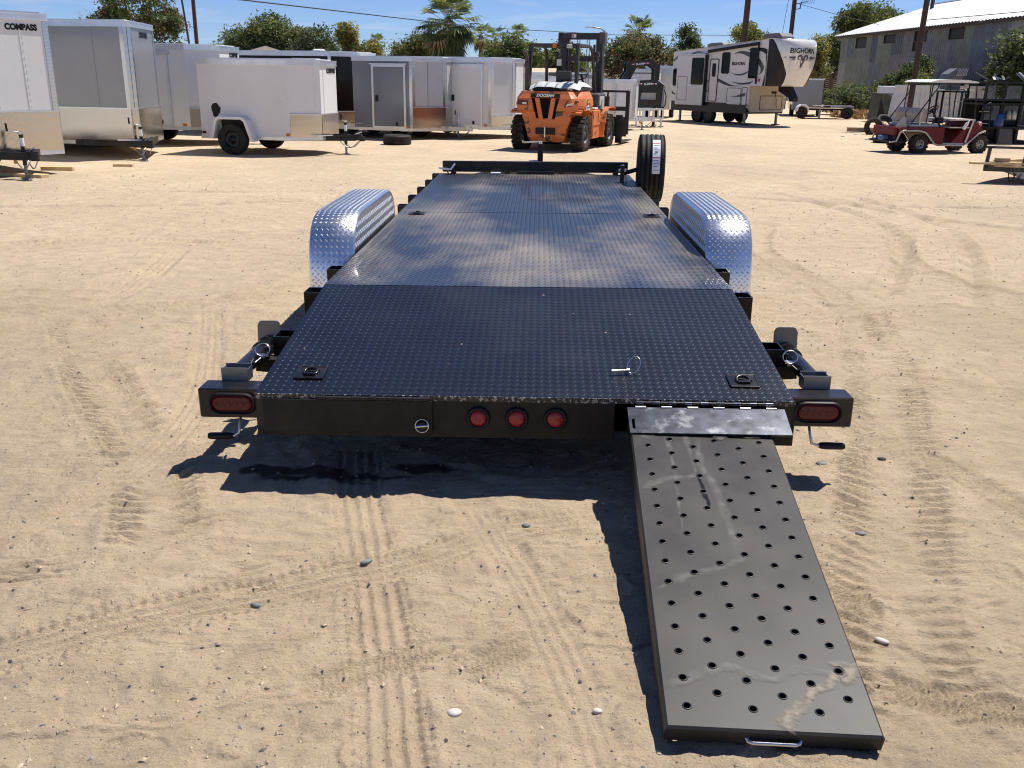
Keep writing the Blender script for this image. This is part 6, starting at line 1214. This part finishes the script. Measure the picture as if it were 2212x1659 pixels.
# ================================================================ trees, palms, bushes
def leaf_mesh(name, P, size, mats, mi, elong=1.5, droop=0., seed=0):
    """one mesh of many small leaf quads; P (n,3) centres, mi (n,) material index"""
    r = np.random.default_rng(seed); n = len(P); a = r.normal(size=(n, 3)); a[:, 2] = a[:, 2] * .7 - droop; a /= np.linalg.norm(a, axis=1)[:, None]
    b = np.cross(a, r.normal(size=(n, 3))); b /= np.linalg.norm(b, axis=1)[:, None]; s_ = size * r.uniform(.6, 1.35, n)[:, None]
    q = np.stack([P - a * s_ * elong / 2, P + b * s_ * .32, P + a * s_ * elong / 2, P - b * s_ * .32], 1).reshape(-1, 3)
    me = bpy.data.meshes.new(name); me.vertices.add(4 * n); me.vertices.foreach_set('co', q.ravel()); me.loops.add(4 * n); me.loops.foreach_set('vertex_index', np.arange(4 * n)); me.polygons.add(n)
    me.polygons.foreach_set('loop_start', np.arange(0, 4 * n, 4)); me.polygons.foreach_set('loop_total', np.full(n, 4))
    for m_ in mats: me.materials.append(m_)
    me.polygons.foreach_set('material_index', mi.astype(np.int32)); me.update(calc_edges=True); return me
def clumps(r, lobes, nc, nl, spread, flat=.75):
    """lobes: (x,y,z,rx,ry,rz); leaf points gathered in clumps near the lobe shells"""
    w = np.array([l[3] * l[5] for l in lobes]); k = r.choice(len(lobes), nc, p=w / w.sum()); L_ = np.array(lobes)[k]
    d = r.normal(size=(nc, 3)); d /= np.linalg.norm(d, axis=1)[:, None]; rad = r.uniform(.45, 1.05, nc) ** .6
    c = L_[:, :3] + d * L_[:, 3:] * rad[:, None]; n = nc * nl; ci = np.repeat(np.arange(nc), nl); sp = spread * r.uniform(.6, 1.4, nc)
    P = c[ci] + np.clip(r.normal(size=(n, 3)), -1.7, 1.7) * sp[ci][:, None] * np.array([1, 1, flat]); return c, P, ci
def tree(name, label, cat, x, y, lobes, mats, wts, leaf=.2, nc=90, nl=34, spread=.3, trunk=(.18, 1.6), seed=1, group='trees behind the yard', droop=.2, lean=0., bare=0):
    r = np.random.default_rng(seed)
    if y > 40: leaf *= .66; nl = int(nl * 1.9); nc = int(nc * 1.15)
    t = thing(name, label, cat, (x, y, 0), 0, group); c, P, ci = clumps(r, lobes, nc, nl, spread)
    mi = r.choice(len(mats), nc, p=np.array(wts) / sum(wts))[ci]; fl_ = r.random(len(P)) < .18; mi[fl_] = r.choice(len(mats), fl_.sum(), p=np.array(wts) / sum(wts))
    P[:, 2] = np.maximum(P[:, 2], .15); link('crown', leaf_mesh('crown', P, leaf, mats, mi, seed=seed, droop=droop), t)
    m = MB(); tr, th = trunk; top = Vector((lean, 0, th)); m.tube([(0, 0, -.1), (lean * .3, .02, th * .5), top], [tr * 1.25, tr, tr * .85], bark, 9)
    for i in r.choice(nc, min(nc, 14 + bare), replace=False):
        e = Vector(c[i]); mid = top.lerp(e, .5) + Vector((r.normal() * .15, r.normal() * .15, .2)); m.tube([top * .96, mid, e], [tr * .5, tr * .28, tr * .08], bark, 5)
    m.build('trunk', t); return t
def palm(label, x, y, h, R_, nf=34, dead=20, tr=.16, seed=1, skirt=0., mats=None, group='fan palms behind the yard', thick=False):
    r = random.Random(seed); t = thing('fan_palm', label, 'palm', (x, y, 0), 0, group); top = Vector((r.uniform(-.1, .1), 0, h))
    m = MB(); k = 9; m.tube([Vector((0, 0, -.1)).lerp(top, i / k) + Vector((.03 * math.sin(i), 0, 0)) for i in range(k + 1)], [tr * (1.25 - .4 * i / k + .06 * (i % 2)) for i in range(k + 1)], bark, 9); m.build('trunk', t)
    def frond(m, az, el, L_, mat, bl):
        d = Vector((math.cos(az) * math.cos(el), math.sin(az) * math.cos(el), math.sin(el))); p0 = top + Vector((0, 0, r.uniform(-.12, .12) * R_)); p1 = p0 + d * L_ * .62 + Vector((0, 0, -.04 * L_)); side = d.cross(Vector((0, 0, 1))).normalized(); up = side.cross(d)
        m.bar(p0, p1, .03, .02, mat); nb = 11
        for i in range(nb):
            a = (i / (nb - 1) - .5) * 2.7; dd = (d * math.cos(a) + side * math.sin(a)).normalized(); ln = bl * (1 - .22 * abs(a) / 1.35) * r.uniform(.85, 1.1); e = p1 + dd * ln * .62 + up * (.05 * ln); tip = p1 + dd * ln - Vector((0, 0, ln * r.uniform(.05, .30))); w = dd.cross(up).normalized() * ln * .075
            m.add([p1, e + w, e - w, tip], [(0, 1, 2), (1, 3, 2)], mat)
    m = MB()
    for i in range(nf): frond(m, i * 2.399 + r.uniform(-.2, .2), R(r.uniform(-35, 68)), R_ * r.uniform(.8, 1.15), lf_palm if r.random() < .82 else lf_lite, R_ * .52)
    m.build('fronds', t)
    if dead:
        m = MB()
        for i in range(dead): frond(m, i * 2.399 + 1, R(r.uniform(-80, -30)), R_ * r.uniform(.5, .95) * (1 + skirt), lf_dead if r.random() < (.28 if skirt else .6) else lf_dark, R_ * .55)
        m.build('dry_fronds', t)
    return t
E_ = lambda x, z, rx, rz_, y=0, ry=None: (x, y, z, rx, ry or rx, rz_)
tree('acacia_tree', 'tall tree with drooping brown seed pods behind the silver-grey trailer', 'tree', -17.4, 45, [E_(0, 4.2, 1.5, 1.3), E_(-1.2, 3.5, .9, .8), E_(1.0, 3.7, 1.0, .8), E_(.3, 3.0, 1.0, .7), E_(1.5, 2.9, .45, .4)], [lf_dark, lf_mid, lf_brown, lf_olive], [3, 2, 2.4, 2], .17, 130, 40, .22, (.16, 2.2), 3, droop=.6)
tree('tree', 'willowy grey-green tree left of the tall leafy tree behind the white trailer', 'tree', -23.3, 80, [E_(0, 3.2, 1.4, 1.5), E_(.9, 3.6, 1.0, 1.2)], [lf_grey, lf_dark, lf_mid], [3, 2, 2], .26, 90, 34, .35, seed=4, droop=.7)
tree('tree', 'tall leafy tree with the highest crown above the small white trailer', 'tree', -20.4, 80, [E_(0, 4.8, 1.5, 1.3), E_(1.0, 4.1, 1.2, 1.2), E_(-1.0, 3.9, 1.1, 1.2), E_(.2, 3.0, 1.7, 1.2)], [lf_mid, lf_dark, lf_lite, lf_olive], [3, 2.4, 1.2, 2], .26, 150, 38, .36, seed=5)
tree('tree', 'brownish tree between the tall leafy tree and the rounded grey-green tree', 'tree', -18.3, 81, [E_(0, 3.6, 1.1, 1.4), E_(.4, 2.6, 1.2, 1.0)], [lf_olive, lf_brown, lf_grey], [3, 2, 2], .24, 80, 34, .33, seed=6)
tree('tree', 'rounded grey-green tree behind the black trailer roof', 'tree', -16.6, 80, [E_(0, 4.0, 1.3, 1.2), E_(.9, 3.2, .9, .9), E_(-.7, 3.1, 1.2, 1.1)], [lf_grey, lf_dark, lf_mid], [4, 2, 1.4], .25, 110, 36, .34, seed=7)
tree('tree', 'thin yellow-green tree above the black trailer nose', 'tree', -14.6, 85, [E_(-.3, 4.7, .75, .8), E_(.1, 3.6, .8, .7)], [lf_yel, lf_olive, lf_lite], [4, 2, 1], .24, 70, 30, .26, seed=8)
tree('tree', 'low yellow-green tree next to the small lone palm', 'tree', -12.9, 85, [E_(0, 3.5, .95, .75), E_(.2, 2.6, 1.1, .7)], [lf_yel, lf_olive, lf_mid], [3, 2, 2], .24, 70, 32, .28, seed=9)
tree('bush', 'wide olive bush left of the large palm', 'bush', -8.4, 79, [E_(-.4, 3.4, 1.4, .9), E_(.8, 3.6, 1.4, 1.0), E_(-.2, 2.2, 2.0, 1.2)], [lf_olive, lf_mid, lf_dark], [4, 2, 1.2], .24, 120, 40, .34, seed=10, trunk=(.15, 1.2))
palm('small lone palm standing above the charcoal trailer', -15.9, 110, 4.75, 1.2, 26, 16, .13, 2)
palm('largest fan palm with a thick hanging skirt of dry fronds', -5.25, 75, 5.5, 2.5, 56, 50, .38, 3, skirt=.25)
palm('slender palm directly right of the largest palm', -3.35, 90, 5.0, 1.35, 26, 16, .20, 4); palm('second slender palm from the largest palm', -2.2, 95, 4.9, 1.55, 26, 14, .18, 5); palm('palm with drooping pale fronds above the round green tree', -.12, 95, 5.2, 1.3, 24, 26, .2, 6)
tree('tree', 'round bright green tree left of the forklift mast', 'tree', -.35, 70, [E_(0, 3.0, 1.6, 1.2), E_(-1.0, 2.5, 1.1, 1.0), E_(1.0, 2.5, 1.1, 1.0)], [lf_mid, lf_dark, lf_lite], [3, 2, 1.6], .24, 140, 40, .32, seed=12)
tree('tree', 'olive tree seen through the forklift mast', 'tree', 3.2, 72, [E_(0, 3.0, 1.1, 1.0), E_(1.0, 2.4, 1.0, .9), E_(-1.0, 2.0, .8, .7)], [lf_olive, lf_lite, lf_mid], [3, 2, 2], .24, 110, 36, .32, seed=13)
tree('tree', 'greyish tree right behind the forklift guard post', 'tree', 1.75, 78, [E_(0, 2.2, .7, .8)], [lf_grey, lf_olive], [3, 1], .22, 40, 30, .26, seed=14)
tree('tree', 'broad tree with brown drooping leaves right of the forklift mast', 'tree', 7.4, 60, [E_(0, 3.1, 1.6, 1.0), E_(-1.0, 2.7, 1.1, .9), E_(1.2, 2.8, 1.0, 1.0), E_(0, 2.2, 1.8, .7)], [lf_dark, lf_brown, lf_olive, lf_grey], [3, 2.6, 2.4, 1.4], .2, 170, 40, .26, (.12, 1.5), 15, droop=.7)
palm('palm rising behind the broad brown-leaved tree', 7.75, 63, 4.35, 1.2, 36, 18, .22, 7)
tree('cedar_tree', 'dark dense evergreen tree above the camper rear', 'tree', 12.15, 70, [E_(0, 4.3, .7, .8), E_(0, 3.3, 1.1, .9), E_(.1, 2.4, 1.25, .9)], [lf_dark, lf_mid], [4, 1], .2, 130, 40, .22, seed=16)
tree('tree', 'yellow-green tree between the two utility poles', 'tree', 19.1, 80, [E_(-.4, 5.0, .9, .75), E_(.3, 4.3, .9, .7)], [lf_yel, lf_lite, lf_mid], [2, 3, 2], .24, 80, 32, .26, seed=17, trunk=(.12, 3.6))
t = thing('bare_tree', 'leafless reddish twiggy treetop right of the thick utility pole', 'tree', (20.4, 82, 0), 0, 'trees behind the yard'); r_ = random.Random(5); m = MB(); twig = mk('bare_twig', (.20, .12, .10), .9); m.tube([(0, 0, 0), (0, 0, 4.2)], .07, twig, 6); m.build('trunk', t)
m = MB()
for k in range(26):
    a = r_.uniform(0, 6.3); p = Vector((0, 0, r_.uniform(3.8, 4.6))); q = p + Vector((math.cos(a) * .5, math.sin(a) * .5, r_.uniform(.4, .9))); e = q + Vector((r_.uniform(-.4, .4), r_.uniform(-.4, .4), r_.uniform(.2, .6))); m.tube([p, q, e], [.03, .018, .008], twig, 4)
m.build('crown', t)
tree('eucalyptus_tree', 'largest tree at right, rising over the shed roof', 'tree', 26.6, 75, [E_(0, 6.1, 1.9, 1.0), E_(1.4, 5.5, 1.2, 1.2), E_(-1.2, 5.6, 1.1, 1.0), E_(-.6, 4.4, .9, .9), E_(-1.3, 3.2, .7, .9)], [lf_olive, lf_mid, lf_lite, lf_dark], [3, 2, 2, 1.6], .24, 190, 38, .32, (.2, 3.4), 18)
tree('tree', 'yellow-green tree just right of the camper nose', 'tree', 20.9, 68, [E_(0, 3.5, .65, 1.0), E_(.3, 2.6, .7, .8)], [lf_yel, lf_olive, lf_mid], [2, 2, 2], .2, 60, 34, .22, seed=19)
tree('tree', 'dark tree touching the left corner of the shed', 'tree', 23.4, 72, [E_(0, 3.9, .8, 1.1), E_(.4, 2.7, .7, .9)], [lf_dark, lf_grey, lf_mid], [3, 2, 1], .2, 70, 34, .24, seed=20)
# scrub along the shed
tree('bush', 'grey-green feathery bush beside the low silver trailer', 'bush', 16.6, 47, [E_(0, .75, 1.1, .6), E_(-.9, .6, .9, .5)], [lf_grey, lf_wisp, lf_olive], [3, 2, 1], .13, 110, 46, .17, (.05, .4), 21, 'scrub along the shed wall', droop=-.5)
tree('bush', 'dark vine thicket below the shed wall, left of the white container', 'bush', 18.4, 48.5, [E_(0, .8, 1.2, .75), E_(1.2, .7, 1.1, .7), E_(.4, 1.4, .6, .5)], [lf_dark, lf_dark, lf_brown, lf_olive], [4, 2, 1.2, 1], .13, 150, 46, .17, (.05, .4), 22, 'scrub along the shed wall')
tree('bush', 'green vine climbing the shed wall behind the hopper', 'bush', 18.6, 45.5, [E_(0, 1.6, .75, .9), E_(.4, 2.4, .4, .4), E_(-.3, .8, .9, .6)], [lf_dark, lf_mid, lf_olive], [3, 1.4, 1], .13, 110, 44, .15, (.05, .9), 23, 'scrub along the shed wall')
tree('bush', 'small yellow-green shrub above the white container left end', 'bush', 17.9, 43, [E_(0, 1.55, .42, .32)], [lf_lite, lf_mid], [2, 2], .11, 30, 34, .12, (.04, 1.0), 24, 'scrub along the shed wall')
tree('bush', 'low dark weeds along the shed foot behind the white container', 'bush', 20.0, 43.5, [E_(0, 1.1, 1.0, .55), E_(1.6, 1.3, .9, .5)], [lf_dark, lf_olive], [3, 1], .12, 70, 40, .15, (.04, .5), 25, 'scrub along the shed wall')
tree('feathery_tree', 'wispy pale green feathery tree in front of the shed at the right edge', 'tree', 19.4, 36.5, [E_(-.3, 2.7, 1.1, .8), E_(.9, 3.2, 1.2, .9), E_(-.8, 2.0, .9, .8), E_(.8, 1.8, 1.4, .9), E_(1.8, 2.6, 1.0, .9)], [lf_wisp, lf_grey, lf_mid, lf_dark], [4, 2.4, 1.4, 1.0], .13, 300, 66, .20, (.09, 1.0), 26, droop=-.1)
r = np.random.default_rng(30); n = 2600; P = np.stack([r.uniform(14.6, 18.8, n), r.normal(43.4, .7, n), r.uniform(0, .28, n)], 1); o = link('dry_grass', leaf_mesh('dry_grass', P, .16, [strawm], np.zeros(n), 2.2, -.9, 30)); o['kind'] = 'stuff'; o['label'] = 'dry straw-coloured weeds at the foot of the scrub'
# far low scrub closing the horizon
r = np.random.default_rng(31); n = 26000; xs = r.uniform(-75, 75, n); P = np.stack([xs, 118 + r.normal(0, 3, n), np.abs(r.normal(0, .75, n)) * (1 + .6 * np.sin(xs * .31) + .4 * np.sin(xs * .83))], 1); o = link('far_scrub', leaf_mesh('far_scrub', P, .5, [lf_olive, lf_dark, lf_grey], r.integers(0, 3, n), 1.3, 0, 31)); o['kind'] = 'stuff'; o['label'] = 'far line of scrub and trees along the horizon'

# ================================================================ poles, wires, lamp
def pole(label, x, y, h, r, mat, lean=(0, 0), name='utility_pole', cap=None):
    t = thing(name, label, 'pole', (x, y, 0), 0, 'utility poles'); m = MB(); m.cyl((0, 0, -.3), (lean[0], lean[1], h), r, mat, 12, r * .82); m.build('shaft', t); m = MB(); m.cyl((lean[0] * .9, 0, h - .25), (lean[0] * .9 + .25, 0, h - .25), .03, ink, 6); m.build('bracket', t); return t
pole('brown wooden pole left of centre behind the small white trailer, the thicker of two', -13.15, 40, 8.5, .085, poleM); pole('thin dark metal pole leaning left of the brown wooden pole', -13.55, 41, 8.5, .045, steelp, (-.75, 0), 'metal_pole')
pole('thick brown utility pole rising behind the camper roof middle', 10.36, 45, 9, .15, poleM, (.1, 0)); pD = pole('dark utility pole with antenna right of the camper roof unit', 15.28, 55, 9, .14, poleM, (.05, 0)); pE = pole('leaning brown utility pole standing before the shed, behind the golf cart', 13.5, 33, 8.5, .10, poleM, (.15, 0)); pole('short dark pole top seen over the shed roof ridge', 24.9, 60, 8.5, .13, steelp, (.2, 0), 'metal_pole')
m = MB(); m.bar((0, -.1, 5.55), (.75, -.1, 5.72), .03, .03, steelp); m.tube([(.1, -.1, 5.3), (.35, -.1, 5.35), (.38, -.1, 5.7)], .03, steelp, 6)
for k in range(7): m.bar((.42 + k * .11, -.1, 5.60), (.42 + k * .11, -.1, 5.86), .02, .02, steelp)
m.build('antenna', pD)
def wire(label, pts, r=.02, sag=.0):
    P = []
    for a, b2 in zip(pts, pts[1:]):
        a, b2 = Vector(a), Vector(b2)
        for k in range(12): t_ = k / 12; P.append(a.lerp(b2, t_) - Vector((0, 0, 4 * sag * t_ * (1 - t_))))
    P.append(Vector(pts[-1])); m = MB(); m.tube(P, r, wireM, 5); o = m.build('overhead_wire'); tag(o, label, 'wire', 'overhead wires'); return o
wire('thick black overhead cable crossing the sky from the left to the large palm', [(-13.1, 34, 4.15), (-11.15, 40, 4.30), (-3.09, 75, 5.04), (9.87, 100, 5.68), (40, 150, 8)], .028)
wire('thin wire from the antenna pole down toward the shed roof', [(15.3, 55, 5.66), (18.94, 58, 5.21), (23, 61, 4.8)], .014); wire('thin wire above the shed roof right of the largest right-hand tree', [(15.3, 55, 6.6), (21, 52.5, 5.9), (13.6, 33, 5.6)], .014)
wire('wire running along the shed roof to the right edge', [(13.62, 33, 3.42), (16.5, 40, 3.96), (18.4, 36, 4.07), (21, 30, 4.3)], .014)
wire('left guy wire slanting down left of the antenna pole', [(15.28, 55, 6.1), (15.24, 56, 5.86), (16.6, 62, 3.2)], .014); wire('right guy wire slanting down beside the antenna pole', [(15.4, 55, 5.9), (17.3, 63, 3.2)], .012)
t = thing('street_lamp', 'street lamp with a curved arm beyond the forklift mast', 'street lamp', (6.35, 70, 0)); m = MB(); m.tube([(0, 0, 0), (0, 0, 4.3), (-.1, 0, 4.6), (-.4, 0, 4.85), (-1.0, 0, 4.93)], .05, zincd, 8); m.build('post', t); m = MB(); m.cbox(-1.55, -.95, -.1, .1, 4.90, 4.98, zincd, .03); m.build('lamp_head', t)
# ================================================================ far buildings
hw_ = mk('house_white', (.62, .61, .58), .7, var=.05); hred = mk('red_tile_roof', (.30, .10, .08), .8, var=.2, vs=4); htan = mk('tan_wall', (.46, .36, .24), .8, var=.1); hgr = mk('house_grey', (.22, .22, .22), .8)
def house(label, x, y, w, d, h, rh, wall, roof, rz_=0., win=0):
    t = thing('house', label, 'house', (x, y, 0), R(rz_), 'far houses'); m = MB(); m.box(-w / 2, w / 2, 0, d, 0, h, wall); m.prism([(-w / 2, h), (w / 2, h), (0, h + rh - .08)], .01, d - .01, wall, 'y'); m.build('wall', t)
    m = MB(); e = .35
    for s_ in (-1, 1): m.prism([(0, h + rh), (s_ * (w / 2 + e), h - .12), (s_ * (w / 2 + e), h - .22), (0, h + rh - .10)][::s_], -e, d + e, roof, 'y')
    m.build('roof', t)
    for k in range(win): m = MB(); xx_ = -w / 2 + w * (k + .5) / win; m.box(xx_ - .35, xx_ + .35, -.02, 0, h * .4, h * .75, ink); m.build('window', t)
    return t
house('white gabled house roof above the black trailer, left of centre', -18.6, 72, 4.4, 8, 2.75, .62, hw_, hw_, 12, 2); house('low tan-roofed building seen through the forklift guard', 2.2, 62, 3.6, 4, 1.72, .34, hgr, htan, 90, 1); house('white building glimpsed right of the forklift mast', 8.1, 82, 4.0, 5, 2.0, .25, hw_, hw_, 0, 1)
house('dark grey shed roof behind the forklift exhaust pipe', -.1, 58, 2.2, 4, 1.9, .2, hgr, ink, 90); house('red-tiled house between the camper nose and the shed', 31.6, 101, 2.0, 8, 2.2, .85, htan, hred, 0, 1); house('second red roof just left of the shed corner', 34.3, 101, 2.6, 8, 1.9, .8, htan, hred, 0, 1)
t = thing('wood_fence', 'dark board fence left of the shed corner', 'fence', (22.4, 74, 0))
for k in range(9): m = MB(); m.box(-1.2, 3.4, -.02, .02, .9 + k * .14, 1.0 + k * .14, eav); m.build('board', t)
for x in (-1.0, 1.1, 3.2): m = MB(); m.box(x, x + .12, .02, .12, 0, 2.2, eav); m.build('post', t)
house('pale wall with windows right of the camper nose, below the yellow-green tree', 23.2, 78, 1.6, 3, 1.9, .15, hw_, hw_, 0, 2)
